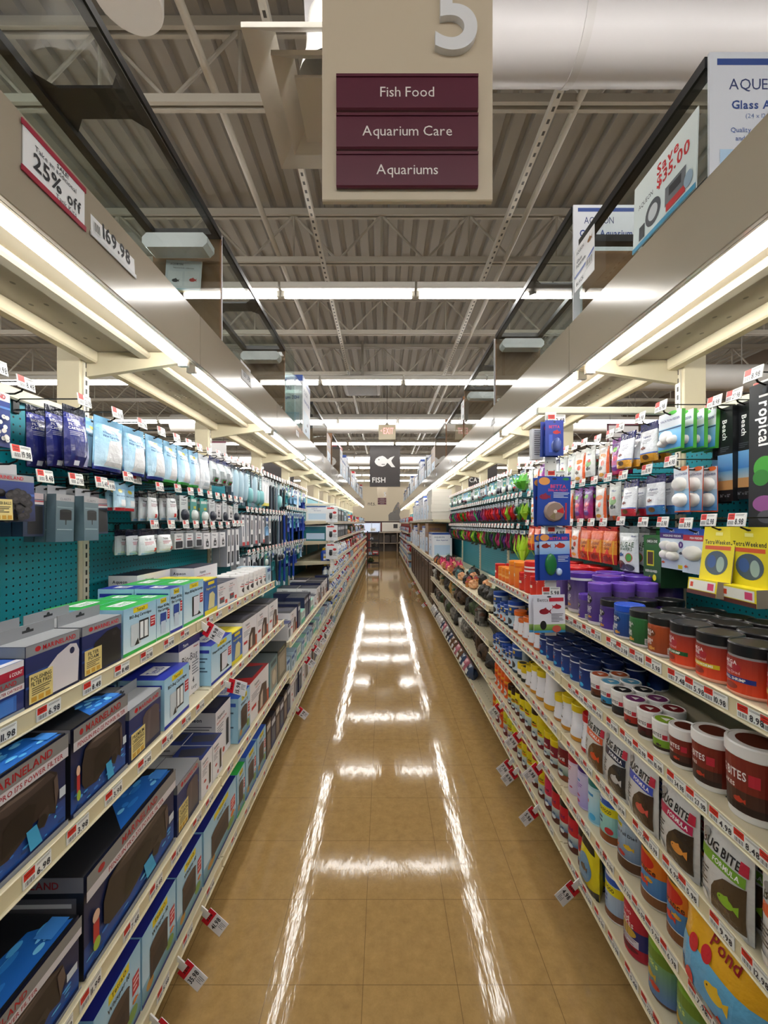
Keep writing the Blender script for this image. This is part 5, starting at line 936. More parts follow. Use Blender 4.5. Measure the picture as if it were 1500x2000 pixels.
wint = jar('food_tub', 'white winter food tub, blue lid', 0.047, 0.185, 0.026, '#1D3C80', '#DDE6EC', [('r', 0, 0, 1, 1, '#8FA8C6', '#B9CCE0'), ('r', 0, 0.84, 1, 1, '#2A56B8'), ('t', 'API', 0.35, 0.92, 0.08, '#F4F6F8', 0.26, 1), ('r', 0, 0.6, 1, 0.82, '#E4D81E'), ('t', 'WINTER FOOD', 0.42, 0.71, 0.09, '#1B1B22', 0.7, 1), ('r', 0.12, 0.46, 0.55, 0.51, '#4A5AA0'), ('r', 0.12, 0.36, 0.55, 0.41, '#4A5AA0'), ('r', 0, 0, 1, 0.16, '#7A4A32')], rim='#F2F4F6', foot='#EDEBE8')
pondf = jar('food_tub', 'red pond flake tub, green lid', 0.052, 0.195, 0.03, '#153A24', '#B81F38', [('r', 0, 0, 1, 1, '#B01830', '#C02238'), ('t', 'TetraO', 0.42, 0.87, 0.07, '#F0C8CC', 0.44, 1), ('t', 'Pond', 0.36, 0.72, 0.12, '#F4E8E8', 0.46, 1), ('t', 'FLAKES', 0.42, 0.61, 0.09, '#F4E8E8', 0.5, 1), ('r', 0, 0.2, 1, 0.56, '#2A2A6E'), ('e', 0.4, 0.46, 0.3, 0.12, '#C8A23A'), ('r', 0.05, 0.2, 0.75, 0.36, '#D9D2DC'), ('l', 0.08, 0.7, 0.34, 4, 0.035, '#5A3A5E'), ('e', 0.45, 0.12, 0.3, 0.06, '#6A1426')], foot='#B81F38')
stick = jar('food_tub', 'lime pond stick tub, green lid', 0.052, 0.195, 0.03, '#153A24', '#7AA82A', [('r', 0, 0, 1, 1, '#5A7AB0', '#7FAE2A'), ('r', 0, 0.7, 1, 0.92, '#6E8A2E'), ('r', 0.04, 0.88, 0.3, 0.98, '#D8D21E'), ('t', 'Sticks', 0.42, 0.62, 0.11, '#D8E67A', 0.5, 1), ('f', 0.4, 0.36, 0.36, '#C8A22A'), ('f', 0.56, 0.2, 0.3, '#C8422A', -1)], foot='#5A3A22')
kid1 = jar('food_can', 'pink lilac can with red lid', 0.036, 0.165, 0.03, '#A81430', '#D6C8DE', [('r', 0, 0, 1, 1, '#CDBEDA', '#E4D4E0'), ('l', 0.2, 0.6, 0.9, 3, 0.08, '#C2385A'), ('f', 0.4, 0.4, 0.18, '#5A2A3A'), ('f', 0.6, 0.2, 0.18, '#C2385A', -1)])
kid2 = jar('food_can', 'lilac can with purple lid', 0.04, 0.175, 0.03, '#3B1F7A', '#C3B6E0', [('r', 0, 0, 1, 1, '#A89AD6', '#D6CCEA'), ('r', 0.4, 0.74, 0.6, 0.8, '#2F86C8'), ('l', 0.3, 0.7, 0.68, 3, 0.06, '#7A4AB0'), ('f', 0.5, 0.3, 0.2, '#B02A5A'), ('e', 0.5, 0.12, 0.1, 0.05, '#B02A5A')])
kid3 = jar('food_can', 'pale blue can with teal lid', 0.036, 0.17, 0.03, '#157878', '#B9DCEA', [('r', 0, 0, 1, 1, '#7FC2E0', '#CDE6EE'), ('r', 0.35, 0.78, 0.65, 0.86, '#2F86C8'), ('r', 0.3, 0.5, 0.42, 0.6, '#D0322E'), ('e', 0.6, 0.16, 0.14, 0.1, '#3AA6DE')])
red1 = jar('food_tub', 'tall red food tub with red lid', 0.05, 0.17, 0.024, '#C81E1E', '#D6281C', [('r', 0, 0, 1, 1, '#D8361C', '#B81A1E'), ('r', 0, 0.84, 1, 0.92, '#F0E6E2'), ('l', 0.2, 0.6, 0.7, 3, 0.08, '#F0C8B8')], rim='#F0ECE8'); or1 = jar('food_tub', 'orange food tub, orange lid', 0.045, 0.15, 0.022, '#E8861E', '#DE6A1C', [('r', 0, 0, 1, 1, '#DE621C', '#E8902A'), ('r', 0.24, 0.52, 0.6, 0.68, '#F4E6D0')]); or2 = jar('food_tub', 'small orange food tub', 0.034, 0.09, 0.016, '#E8861E', '#DE6A1C', [('r', 0, 0, 1, 1, '#DE621C', '#E8902A'), ('r', 0.1, 0.4, 0.9, 0.6, '#F0B060')])
red2 = jar('food_tub', 'small red food tub', 0.034, 0.1, 0.018, '#C81E1E', '#D6281C', [('r', 0, 0, 1, 1, '#D8361C', '#B81A1E'), ('r', 0.2, 0.5, 0.66, 0.7, '#F4E6D0')])
RS = 'food shelf'
def S_(px, x=0.8): return x * 812 / (px - 749)
seq('R', 'top food shelf', 1.11, 0.76, [(fz_b, 0.62, 3), (fz_y, 0.72, 3), (fz_y, 0.82, 3), (fz_b, 0.92, 3), (fz_y, 1.015, 3), (fz_g, 1.11, 3), (om_or, 1.205, 3), (om_gr, 1.297, 3), (om_bl, 1.385, 1), (om_p, 1.475, 3), (om_pt, 1.567, 3), (om_ps, 1.645, 1), (om_pb, 1.67, 3, 0.085), (om_pb, 1.79, 3, 0.04), (om_pt, 1.89, 3), (red1, 1.995, 3), (red1, 2.1, 3), (red2, 2.19, 2), (red1, 2.28, 3), (red2, 2.37, 2), (or1, 2.46, 3), (or1, 2.56, 3), (or2, 2.645, 3), (or2, 2.72, 3), (or2, 2.8, 3), (red2, 2.88, 3)])
seq('R', 'second food shelf', 0.84, 0.76, [(bt['f3'], 0.56, 2), (bt['f3'], 0.68, 2), (bt['f3'], 0.8, 2), (bt['f3'], 0.925, 1), (bt['f2'], 1.032, 1), (bt['f1'], 1.118, 1), (bt['g'], 1.19, 1), (bt['r'], 1.262, 2), (bt['m'], 1.334, 2), (bt['k'], 1.406, 2), (bt['b'], 1.478, 2), (bt['o'], 1.55, 2)] + [(nav, 1.635 + 0.084 * i, 4) for i in range(6)] + [(aq_os, 2.14, 2), (aq_o, 2.225, 2), (aq_o, 2.315, 2), (aq_os, 2.395, 2), (aq_o, 2.475, 1), (ap_b, 2.575, 2), (ap_m, 2.67, 2), (ap_m, 2.755, 2), (ap_s, 2.83, 2), (ap_b, 2.92, 2)])
def bbp(desc, c1, c2, fish):
    return pouch('food_pouch', desc, 0.135, 0.2, 0.05, '#C9C6C3', [('t', 'BUG BITES', 0.5, 0.82, 0.11, '#1F1C1C', 0.86, 1), ('r', 0.08, 0.62, 0.92, 0.74, c1), ('t', 'FORMULA', 0.6, 0.68, 0.06, '#F0ECEC', 0.5, 1), ('p', [(0.34, 0.08), (0.94, 0.08), (0.94, 0.62), (0.6, 0.56), (0.4, 0.4)], c2), ('f', 0.66, 0.32, 0.4, fish), ('l', 0.08, 0.32, 0.52, 5, 0.045, '#4A4646'), ('r', 0.06, 0.1, 0.28, 0.22, '#E9E6E2'), ('r', 0.82, 0.76, 0.95, 0.9, '#B8283E'), ('e', 0.14, 0.9, 0.08, 0.05, '#8E8A88')], 0.018, '#B4B0AC', False, 'pouch')
pch = [bbp('silver pouch with green label', '#6E9A2E', '#4A3A2A', '#86B02E'), bbp('silver pouch with crimson label', '#A81F48', '#2E2420', '#D88A3A'), bbp('silver pouch with blue and pink label', '#3A4AA8', '#3A2A22', '#C24A3E'), bbp('silver pouch with navy label', '#1D2240', '#2A2A2C', '#B8B6B4'), bbp('silver pouch with orange label', '#D0582E', '#5A3A22', '#D84A22')]
seq('R', 'third food shelf', 0.60, 0.76, [(pch[0], 0.62, 3), (pch[4], 0.78, 3), (pch[0], 0.935, 3), (pch[1], 1.085, 3), (pch[2], 1.235, 3), (pch[3], 1.372, 3), (pch[4], 1.505, 3), (aq_rd, 1.62, 2), (aq_y, 1.715, 2), (aq_y, 1.805, 2), (aq_ys, 1.885, 2), (aq_yl, 2.0, 2), (aq_y, 2.105, 2), (aq_y, 2.19, 2), (aq_ys, 2.265, 2), (byl, 2.335, 2), (byl, 2.4, 2)] + [((ap_b, ap_m, ap_s, ap_s, ap_m, ap_m, ap_s)[i], 2.49 + 0.075 * i, 2) for i in range(7)])
ybag = pouch('food_bag', 'big mustard yellow pond food bag', 0.23, 0.21, 0.1, '#D8A01E', [('r', 0.02, 0.02, 0.98, 0.6, '#3F86B8', '#5CA6CE'), ('p', [(0.02, 0.02), (0.4, 0.02), (0.2, 0.3), (0.02, 0.36)], '#8A4A2A'), ('f', 0.6, 0.4, 0.3, '#D8B02A'), ('f', 0.7, 0.16, 0.3, '#C22A22', -1), ('e', 0.3, 0.62, 0.06, 0.09, '#C2202E'), ('e', 0.46, 0.66, 0.06, 0.09, '#C2202E'), ('e', 0.3, 0.24, 0.06, 0.1, '#C2202E'), ('t', 'Pond', 0.62, 0.84, 0.12, '#8A1A1A', 0.5, 1)], 0.0, None, False, 'bag')
seq('R', 'fourth food shelf', 0.367, 0.76, [(ybag, 0.68, 2), (ybag, 0.94, 2), (vibr, 1.12, 2), (vibr, 1.235, 2), (sprf, 1.36, 2), (apf, 1.475, 2), (kid3, 1.565, 2), (kid2, 1.65, 2), (kid1, 1.735, 2), (krill, 1.835, 2), (tm_ys, 1.925, 2), (tm_ys, 2.0, 2), (tm_y, 2.085, 2), (tm_b, 2.17, 2), (tm_bl, 2.27, 2), (tm_b, 2.36, 2), (tm_b, 2.44, 2), (tm_s, 2.515, 2), (tm_s, 2.585, 2), (ortc, 2.665, 3), (ortc, 2.74, 3), (ortc, 2.815, 3), (ortc, 2.89, 3)])
yb2 = pouch('food_bag', 'upright yellow food bag with dark foot', 0.12, 0.2, 0.06, '#D8C81E', [('p', [(0.1, 0.76), (0.9, 0.76), (0.8, 0.92), (0.2, 0.92)], '#23211A'), ('e', 0.5, 0.42, 0.36, 0.24, '#5A86A8'), ('f', 0.5, 0.42, 0.4, '#3A2A22'), ('r', 0, 0, 1, 0.14, '#3A362E')], 0.0, None, False, 'bag')
seq('R', 'lowest food shelf', 0.128, 0.76, [(stick, 0.84), (stick, 0.96), (stick, 1.08), (stick, 1.2, 2), (pondf, 1.325, 2), (wint, 1.44, 2), (yb2, 1.55, 2), (cich_s, 1.645, 2), (cich, 1.735, 2), (cich_s, 1.82, 2), (cich, 1.905, 2), (cpk, 1.99, 2), (tc_r, 2.075, 2), (tc_r, 2.16, 2), (tc_r, 2.24, 2), (tc_r, 2.32, 2), (tc_r, 2.4, 2), (pro, 2.5, 2), (pro, 2.59, 2), (pro, 2.68, 2), (ortc, 2.77, 2), (pro, 2.86, 2), (ortc, 2.94, 2)])
# ------------------------------------------------------------------ fish food side: things on the pegs
feed = card('vacation_feeder', 'blue white card of shell feeders', 0.115, 0.135, [('r', 0, 0, 1, 0.6, '#2E8FD0', '#8FC8EA'), ('r', 0, 0.6, 1, 1, '#E4EAF2'), ('t', 'VACATION-FEEDER', 0.5, 0.8, 0.06, '#2B3A7E', 0.86, 1), ('r', 0, 0.55, 1, 0.58, '#1D3A66'), ('r', 0, 0, 1, 0.04, '#3AA83A'), ('e', 0.6, 0.97, 0.2, 0.05, '#4AB83A')], '#4AA23A', [(0.42, 0.34, 0.22, 0.18, '#E9E7E4'), (0.7, 0.26, 0.14, 0.12, '#E3E0DC'), (0.26, 0.2, 0.14, 0.1, '#DEDBD7')], 0.012)
feed2 = card('vacation_feeder', 'card of two round white feeders', 0.075, 0.155, [('r', 0, 0, 1, 0.5, '#3A8FD6', '#A9CFEA'), ('r', 0, 0.5, 1, 1, '#E4EAF2'), ('t', 'VACATION-FEEDER', 0.5, 0.84, 0.05, '#2B3A7E', 0.86, 1), ('r', 0, 0, 1, 0.03, '#D8582A'), ('e', 0.7, 0.96, 0.26, 0.05, '#E06A2A')], '#D8582A', [(0.48, 0.62, 0.4, 0.16, '#ECEAE6'), (0.48, 0.27, 0.4, 0.16, '#ECEAE6')])
beach = card('background_roll', 'slim black beach background pack', 0.062, 0.315, [('r', 0, 0, 1, 1, '#15171B'), ('t', 'Beach', 0.5, 0.76, 0.3, '#F2F2F0', 0.6, 1, -1), ('r', 0, 0.32, 1, 0.5, '#3A78B8', '#6FA8D8'), ('r', 0, 0.22, 1, 0.32, '#A9B6B8', '#5A92BE'), ('r', 0, 0.12, 1, 0.22, '#B88A58'), ('l', 0.2, 0.8, 0.58, 3, 0.02, '#4A5058'), ('t', '36" x 12"', 0.5, 0.06, 0.03, '#9AA0A8', 0.7, 0)], '#15171B', thick=0.02)
trop = card('background_roll', 'long black tropical background pack', 0.1, 0.47, [('r', 0, 0, 1, 1, '#17191C'), ('t', 'Tropical', 0.5, 0.78, 0.36, '#F2F2F0', 0.34, 1, -1), ('e', 0.5, 0.48, 0.34, 0.07, '#3E9A32'), ('e', 0.4, 0.42, 0.26, 0.05, '#2B7A2A'), ('e', 0.5, 0.26, 0.36, 0.05, '#8A4A86'), ('e', 0.6, 0.18, 0.3, 0.04, '#4A4A50'), ('r', 0, 0, 1, 0.06, '#101113'), ('t', '16" x 18"', 0.5, 0.03, 0.015, '#9AA0A8', 0.7, 0)], '#17191C', thick=0.025)
def treat(desc, base, cap, foot, footart='#D89A2A', w=0.1, h=0.15): return pouch('treat_pouch', desc, w, h, 0.035, base, [('r', 0.02, 0, 0.98, 1, '#DDE0E6'), ('t', 'Aqueon', 0.5, 0.8, 0.08, '#2B2D6A', 0.66, 1), ('l', 0.2, 0.8, 0.7, 3, 0.045, '#8A8E9A'), ('f', 0.36, 0.44, 0.3, '#6A2A1E'), ('r', 0, 0, 1, 0.24, footart), ('r', 0, 0.24, 1, 0.28, '#2F5AA8'), ('e', 0.5, 0.14, 0.18, 0.08, '#6A4A22')], 0.03, cap, True, 'pouch', foot=foot)
try_, trr, trb = treat('white pouch with navy top, yellow foot', '#C9CED6', '#23245E', '#D89A2A'), treat('white pouch with navy top, red foot', '#C9CED6', '#23245E', '#B81E2E', '#B81E2E'), treat('white pouch with blue sandy foot', '#C9CED6', '#23245E', '#2A6AA8', '#3A7AB0')
wgp = pouch('treat_pouch', 'white and green treat pouch', 0.09, 0.15, 0.03, '#D6DAD6', [('r', 0, 0, 1, 1, '#DEE2DE'), ('t', 'Hikari', 0.5, 0.86, 0.07, '#23408A', 0.6, 1), ('e', 0.5, 0.5, 0.3, 0.14, '#7FA86A'), ('f', 0.5, 0.3, 0.5, '#2A2C2E'), ('e', 0.6, 0.6, 0.14, 0.06, '#C22A2A')], 0.02, '#D6DAD6'); pnk = pouch('treat_pouch', 'pink and purple treat pouch', 0.09, 0.16, 0.03, '#B02458', [('r', 0, 0, 1, 1, '#B8245E', '#5A2A8A'), ('f', 0.5, 0.5, 0.6, '#D84A6E'), ('e', 0.5, 0.2, 0.3, 0.1, '#6A2A8A'), ('e', 0.4, 0.8, 0.2, 0.08, '#6AB83A')], 0.02, '#7A2A8A')
orw = pouch('treat_pouch', 'white treat pouch with orange edge', 0.1, 0.17, 0.03, '#DAD6D0', [('r', 0, 0, 1, 1, '#E2DED8'), ('r', 0.88, 0, 1, 1, '#DE5A22'), ('e', 0.5, 0.72, 0.34, 0.08, '#E0762A'), ('e', 0.6, 0.5, 0.14, 0.09, '#D24A2E'), ('f', 0.4, 0.34, 0.4, '#3A2A22'), ('e', 0.5, 0.14, 0.24, 0.06, '#D89A3A')], 0.02, '#DAD6D0')
gold = pouch('treat_pouch', 'red and orange cichlid food pouch', 0.11, 0.17, 0.035, '#C22A1C', [('r', 0, 0, 1, 1, '#B8201A', '#E0602A'), ('r', 0, 0.3, 1, 0.72, '#E08A2A'), ('t', 'Cichlid', 0.5, 0.6, 0.1, '#6A1410', 0.7, 1), ('t', 'Gold', 0.5, 0.48, 0.09, '#6A1410', 0.5, 1), ('p', [(0.4, 0.3), (0.55, 0.5), (0.7, 0.3)], '#D8301E'), ('f', 0.45, 0.16, 0.6, '#7A1512'), ('r', 0.86, 0, 0.9, 0.7, '#E8B83A')], 0.02, '#C22A1C')
alg = pouch('treat_pouch', 'silver algae wafer pouch, black print', 0.13, 0.19, 0.035, '#C2C9C8', [('r', 0, 0, 1, 1, '#D6DCDA'), ('t', 'ALGAE', 0.5, 0.7, 0.13, '#2A4A1E', 0.86, 1), ('t', 'WAFERS', 0.5, 0.58, 0.09, '#2A4A1E', 0.7, 1), ('t', 'Hikari', 0.8, 0.92, 0.05, '#23408A', 0.3, 1), ('e', 0.68, 0.36, 0.17, 0.12, '#B8483A'), ('e', 0.68, 0.36, 0.14, 0.1, '#4A9A4A'), ('f', 0.26, 0.42, 0.3, '#3A5A8A'), ('e', 0.26, 0.14, 0.24, 0.13, '#2B3230'), ('e', 0.66, 0.1, 0.24, 0.09, '#39423E')], 0.03, '#8E9694')
grn = hangbox('algae_brick_box', 'dark green seaweed box, yellow marks', 0.105, 0.2, 0.05, [('r', 0, 0, 1, 1, '#12361A', '#1F6A2A'), ('e', 0.5, 0.88, 0.36, 0.07, '#2B4A2E'), ('t', 'OMEGA ONE', 0.5, 0.88, 0.05, '#E4E8E0', 0.6, 1), ('r', 0.2, 0.4, 0.62, 0.7, '#D8D42A'), ('r', 0.25, 0.43, 0.57, 0.67, '#4A2A20'), ('t', 'GREEN SEAWEED', 0.46, 0.3, 0.045, '#F2F2EA', 0.7, 1), ('p', [(0.2, 0.1), (0.36, 0.08), (0.4, 0.22)], '#E0D22A'), ('e', 0.66, 0.18, 0.1, 0.06, '#E0D22A'), ('r', 0, 0, 1, 0.1, '#0E0F0E')], '#173A1C', 0.03, '#2B7A34')
apc = lambda desc, c, t, n: card('holiday_feeder', desc, 0.125, 0.15, [('r', 0, 0, 1, 1, '#CFDBE8'), ('r', 0, 0.86, 1, 1, '#2456B8'), ('t', 'API', 0.5, 0.93, 0.07, '#F4F6F8', 0.3, 1), ('r', 0, 0.74, 1, 0.87, c), ('t', t, 0.5, 0.805, 0.05, '#F4F0F2', 0.9, 1), ('e', 0.85, 0.6, 0.09, 0.08, c), ('t', n, 0.85, 0.6, 0.06, '#FFFFFF', 0.12, 1), ('f', 0.85, 0.4, 0.18, '#33384A'), ('r', 0.75, 0.03, 1, 0.12, '#E0CE1E'), ('f', 0.14, 0.14, 0.16, '#D8582A')], '#B9CADB', [(0.3, 0.56, 0.2, 0.12, '#EDEAE2'), (0.58, 0.54, 0.2, 0.12, '#E6E2D9'), (0.3, 0.34, 0.2, 0.12, '#EDEAE2'), (0.58, 0.32, 0.2, 0.12, '#E6E2D9')] if n == '3' else [(0.42, 0.46, 0.32, 0.17, '#E9E6DC')])
ap3, ap14 = apc('white card with purple band, feeder blocks', '#4A2A78', 'WEEKEND FEEDER', '3'), apc('white card with red band, feeder block', '#B81F34', 'FISH FEEDER', '14')
wknd = card('weekend_feeder', 'yellow folded feeder card with tray', 0.13, 0.17, [('r', 0, 0, 1, 1, '#E6D41E'), ('t', 'TetraWeekend', 0.5, 0.72, 0.08, '#23211A', 0.86, 1), ('r', 0.1, 0.58, 0.9, 0.65, '#D8582A'), ('e', 0.5, 0.34, 0.36, 0.22, '#4A5A66'), ('e', 0.36, 0.36, 0.14, 0.12, '#3A5A92'), ('e', 0.64, 0.32, 0.12, 0.14, '#9AB0A8'), ('r', 0.4, 0.84, 0.62, 0.9, '#F0E88A')], '#8A7A6A', bd=0.03)
wt = M(); wt.box(-0.062, -0.035, -0.205, 0.062, 0.0, -0.155, '#E6D41E', 'card', side='#8A7A6A'); wt.art([('r', 0.05, 0.3, 0.95, 0.9, '#EDE9DC'), ('r', 0.1, 0.45, 0.2, 0.75, '#D84A2A'), ('r', 0.7, 0.4, 0.9, 0.8, '#D0406A'), ('r', 0, 0, 1, 0.26, '#5A2A1E')], 0.124, 0.05, front(0.124, 0.05, None, -0.205, -0.035)); wknd.parts.append(('tray', wt.mesh('tray'), []))
A, B, C_ = 'upper food row', 'middle food row', 'lower food row'
hang('R', A, 1.185, 1.885, trop, 2, 0.2, 0.03); hang('R', A, 1.28, 1.88, trop, 1, 0.09, 0.03); hang('R', A, 1.345, 1.875, beach, 1, 0.12); hang('R', A, 1.4, 1.87, beach, 1, 0.14); hang('R', A, 1.45, 1.865, beach, 1, 0.11)
hang('R', A, 1.475, 1.875, feed, 6, 0.27, 0.04, nohook=False); hang('R', A, 1.61, 1.87, try_, 2, 0.26, 0.05); hang('R', A, 1.73, 1.86, try_, 3, 0.27, 0.04, swing=-0.12); hang('R', A, 1.86, 1.86, pnk, 2, 0.24, 0.04); hang('R', A, 1.97, 1.86, orw, 2, 0.24, 0.04)
for i in range(9): hang('R', A, 2.08 + i * 0.105, 1.865, [wgp, orw, wgp, wgp, try_, wgp, pnk, orw, wgp][i], 3, 0.25, 0.04)
hang('R', B, 1.44, 1.675, feed2, 3, 0.26, 0.05); hang('R', B, 1.585, 1.665, trb, 3, 0.25, 0.05); hang('R', B, 1.725, 1.66, trr, 3, 0.26, 0.05, swing=-0.08); hang('R', B, 1.86, 1.665, wgp, 3, 0.25, 0.04); hang('R', B, 1.98, 1.665, orw, 3, 0.25, 0.04)
for i in range(8): hang('R', B, 2.1 + i * 0.11, 1.665, [pnk, pnk, orw, wgp, pnk, pnk, wgp, orw][i], 3, 0.25, 0.035)
hang('R', C_, 1.17, 1.47, wknd, 3, 0.26, 0.06); hang('R', C_, 1.285, 1.47, wknd, 4, 0.25, 0.055, swing=-0.1); hang('R', C_, 1.395, 1.46, ap14, 3, 0.24, 0.05); hang('R', C_, 1.51, 1.465, ap3, 2, 0.24, 0.05); hang('R', C_, 1.625, 1.465, grn, 2, 0.24, 0.055); hang('R', C_, 1.76, 1.47, alg, 3, 0.25, 0.05)
for i in range(10): hang('R', C_, 1.9 + i * 0.112, 1.465, [gold, gold, gold, orw, gold, wgp, gold, orw, gold, gold][i], 3, 0.25, 0.04)
# ================================================================== ON THE CANOPIES: glass aquariums and cartons
BR = '#8A5E36'
def tank(side, row, s0, s1, z0, z1, dep, label, rim='#17181C', near=None, far=None, x0=None, brace=True, tray=False, rimless=False):
    S = SIDE[side]; x0 = x0 or S['val'] + 0.03; L = s1 - s0; h = z1 - z0; t = 0.006
    r = ob('glass_aquarium', None, None, at(side, (s0 + s1) / 2, x0, z0), (0, 0, S['rz'])); r.empty_display_size = 0.1
    tag(r, label, 'aquarium', 'glass aquariums on the canopies'); a = L / 2
    g = M()
    for bx in ((-a, 0, 0.012, a, t, h - 0.004), (-a, dep - t, 0.012, a, dep, h - 0.004), (-a, t, 0.012, -a + t, dep - t, h - 0.004), (a - t, t, 0.012, a, dep - t, h - 0.004)): g.box(*bx, '#CFE0DC', 'glass')
    ob('glass_panes', g, r)
    q = M(); q.box(-a - .002, -.003, 0, a + .002, dep + .003, 0.012, '#2A2C2E', 'plastic'); ob('base_frame' if not rimless else 'glass_base', q, r)
    if not rimless:
        q = M(); w = 0.03
        for bx in ((-a - .004, -.004, a + .004, w), (-a - .004, dep - w, a + .004, dep + .004), (-a - .004, w, -a + w, dep - w), (a - w, w, a + .004, dep - w)): q.box(bx[0], bx[1], h - 0.028, bx[2], bx[3], h, rim, 'plastic')
        if brace:
            q.box(-0.05, w, h - 0.012, 0.05, dep - w, h - 0.002, rim, 'plastic')
            for sx_ in (-1, 1):
                for yy, yd in ((w, 0.05), (dep - w, -0.05)): q.add([(sx_ * 0.05, yy, h - .011), (sx_ * 0.1, yy, h - .011), (sx_ * 0.05, yy + yd, h - .011)], [(0, 1, 2)], rim, 'plastic')
        ob('top_rim', q, r)
    sn = 1 if side == 'L' else -1      # local x of the end away from the camera
    def endcard(sgn, kind):
        x = sgn * (a + 0.008); q = M()
        q.box(min(x, x + sgn * .006), 0.0, 0.0, max(x, x + sgn * .006), dep, h, BR if kind == 'brown' else '#E4E6EC', 'card')
        if isinstance(kind, list):   # printed face turned to the aisle entrance (away from +s)
            o_ = -1
            sf = (lambda u, v, o: (x + sgn * (.006 + o), dep * (1 - u) if side == 'L' else dep * u, h * v))
            q.art(kind, dep, h, sf)
        ob('end_card', q, r)
    if near: endcard(-sn, near)
    if far: endcard(sn, far)
    if tray:
        q = M(); xs = sn * (a - 0.03)
        q.bbox(min(xs, xs - sn * .08), t + .01, h - 0.14, max(xs, xs - sn * .08), dep - t - .01, h - 0.075, '#E9EAEC', 'plastic', 0.02); ob('foam_corner', q, r)
    return r
def endprint(title, sub): return [('r', 0, 0, 1, 1, '#E2E6F0'), ('r', 0.06, 0.93, 1, 0.965, '#23458F'), ('t', 'AQUEON', 0.4, 0.83, 0.06, '#23356E', 0.5, 0), ('t', title, 0.5, 0.72, 0.045, '#23458F', 0.8, 1), ('t', sub, 0.42, 0.66, 0.024, '#5A78B0', 0.6, 0), ('t', 'Quality constructed for fresh', 0.5, 0.585, 0.026, '#3A5EA8', 0.84, 0), ('t', 'and marine applications', 0.46, 0.54, 0.026, '#3A5EA8', 0.74, 0), ('r', 0.08, 0.05, 0.94, 0.48, '#8FBCEB', '#B9D8F4')] + [('e', 0.2 + 0.13 * i, 0.2 + 0.05 * (i % 3), 0.05, 0.03, '#A9D0F2') for i in range(5)]
CZ = 2.203
tank('L', 'f', 0.74, 1.975, CZ, 2.87, 0.325, 'long black rimmed glass tank at the start of the filter canopy', far='brown', tray=True)
tank('L', 'f', 2.01, 3.26, CZ, 2.87, 0.325, 'second black rimmed glass tank on the filter canopy', near=endprint('Glass Aquarium 55', '(48 x 13 x 21)'), far='brown', tray=True)
tank('L', 'f', 3.32, 3.62, CZ, 2.96, 0.3, 'tall rimless glass tank beyond the long filter canopy tanks', rimless=True)
tank('L', 'f', 3.66, 3.98, CZ, 2.8, 0.3, 'shorter rimless glass tank beside the tall rimless one', rimless=True)
tank('L', 'f', 4.55, 5.68, CZ, 2.82, 0.33, 'black rimmed tank past the rimless pair on filter canopy', far='brown')
tank('L', 'f', 6.28, 7.4, CZ, 2.85, 0.33, 'black rimmed tank before the red topped carton', near='brown', far='brown')
tank('R', 'f', 1.06, 1.735, CZ, 2.675, 0.315, 'small black rimmed tank holding a save poster', near=endprint('Glass Aquarium', '(24 x 12 x 12)'), brace=False)
tank('R', 'f', 1.81, 3.03, CZ, 2.865, 0.325, 'long tank with white end card reading Glass Aquarium 55', near=[('r', 0, 0, 1, 1, BR), ('r', 0, 0, 0.12, 1, '#E2E4EA'), ('r', 0, 0.7, 1, 1, '#E2E4EA'), ('r', 0.06, 0.955, 1, 0.98, '#23458F'), ('t', 'AQUEON', 0.34, 0.9, 0.045, '#23356E', 0.4, 0), ('t', 'Glass Aquarium 55', 0.5, 0.815, 0.045, '#23458F', 0.84, 1)], far='brown', tray=True)
tank('R', 'f', 3.1, 4.2, CZ, 2.86, 0.325, 'third black rimmed tank along the food canopy', near=[('r', 0, 0, 1, 1, '#D9DBE2'), ('t', 'Aqueon', 0.4, 0.86, 0.05, '#23356E', 0.5, 0)], far='brown', tray=True)
tank('R', 'f', 4.3, 5.4, CZ, 2.8, 0.325, 'fourth black rimmed tank along the food canopy', near='brown', far='brown')
tank('R', 'f', 5.5, 6.6, CZ, 2.86, 0.325, 'fifth black rimmed tank along the food canopy', near='brown', far='brown')
def bigbox(desc, w, h, d, base='#DFE1E8', top='#E6E8EC', band='#23458F', t='Glass Aquarium'):
    return carton('aquarium_carton', 'box', desc, w, h, d, base, top, [('r', 0, 0, 1, 1, base), ('r', 0, 0.92, 1, 1, band), ('t', 'AQUEON', 0.36, 0.82, 0.07, '#23356E', 0.5, 0), ('t', t, 0.5, 0.7, 0.05, '#23458F', 0.8, 1), ('r', 0.1, 0.08, 0.9, 0.55, '#B9D0E8', '#D0DFEE'), ('f', 0.4, 0.3, 0.2, '#3A4A6A'), ('f', 0.6, 0.4, 0.16, '#3A4A6A')], [('r', 0, 0.92, 1, 1, band), ('t', 'AQUEON', 0.36, 0.82, 0.07, '#23356E', 0.6, 0), ('t', t, 0.5, 0.7, 0.05, '#23458F', 0.8, 1), ('r', 0.1, 0.1, 0.9, 0.5, '#B9D0E8')])
bx20, bxs, bxr = bigbox('white aquarium carton', 0.45, 0.72, 0.32, t='Aquarium 20H'), bigbox('white aquarium carton', 0.6, 0.5, 0.32), bigbox('white aquarium carton with red top band', 0.4, 0.7, 0.3, band='#C02430')
bxb = bigbox('brown corrugated aquarium carton', 0.5, 0.55, 0.32, '#8E6A44', '#9A7650', '#7A5634'); bxd = bigbox('black and white aquarium carton', 0.35, 0.6, 0.3, '#2B2C32', '#D9DBE0', '#D9DBE0')
bxc = bigbox('white aquarium kit carton', 0.45, 0.4, 0.32)
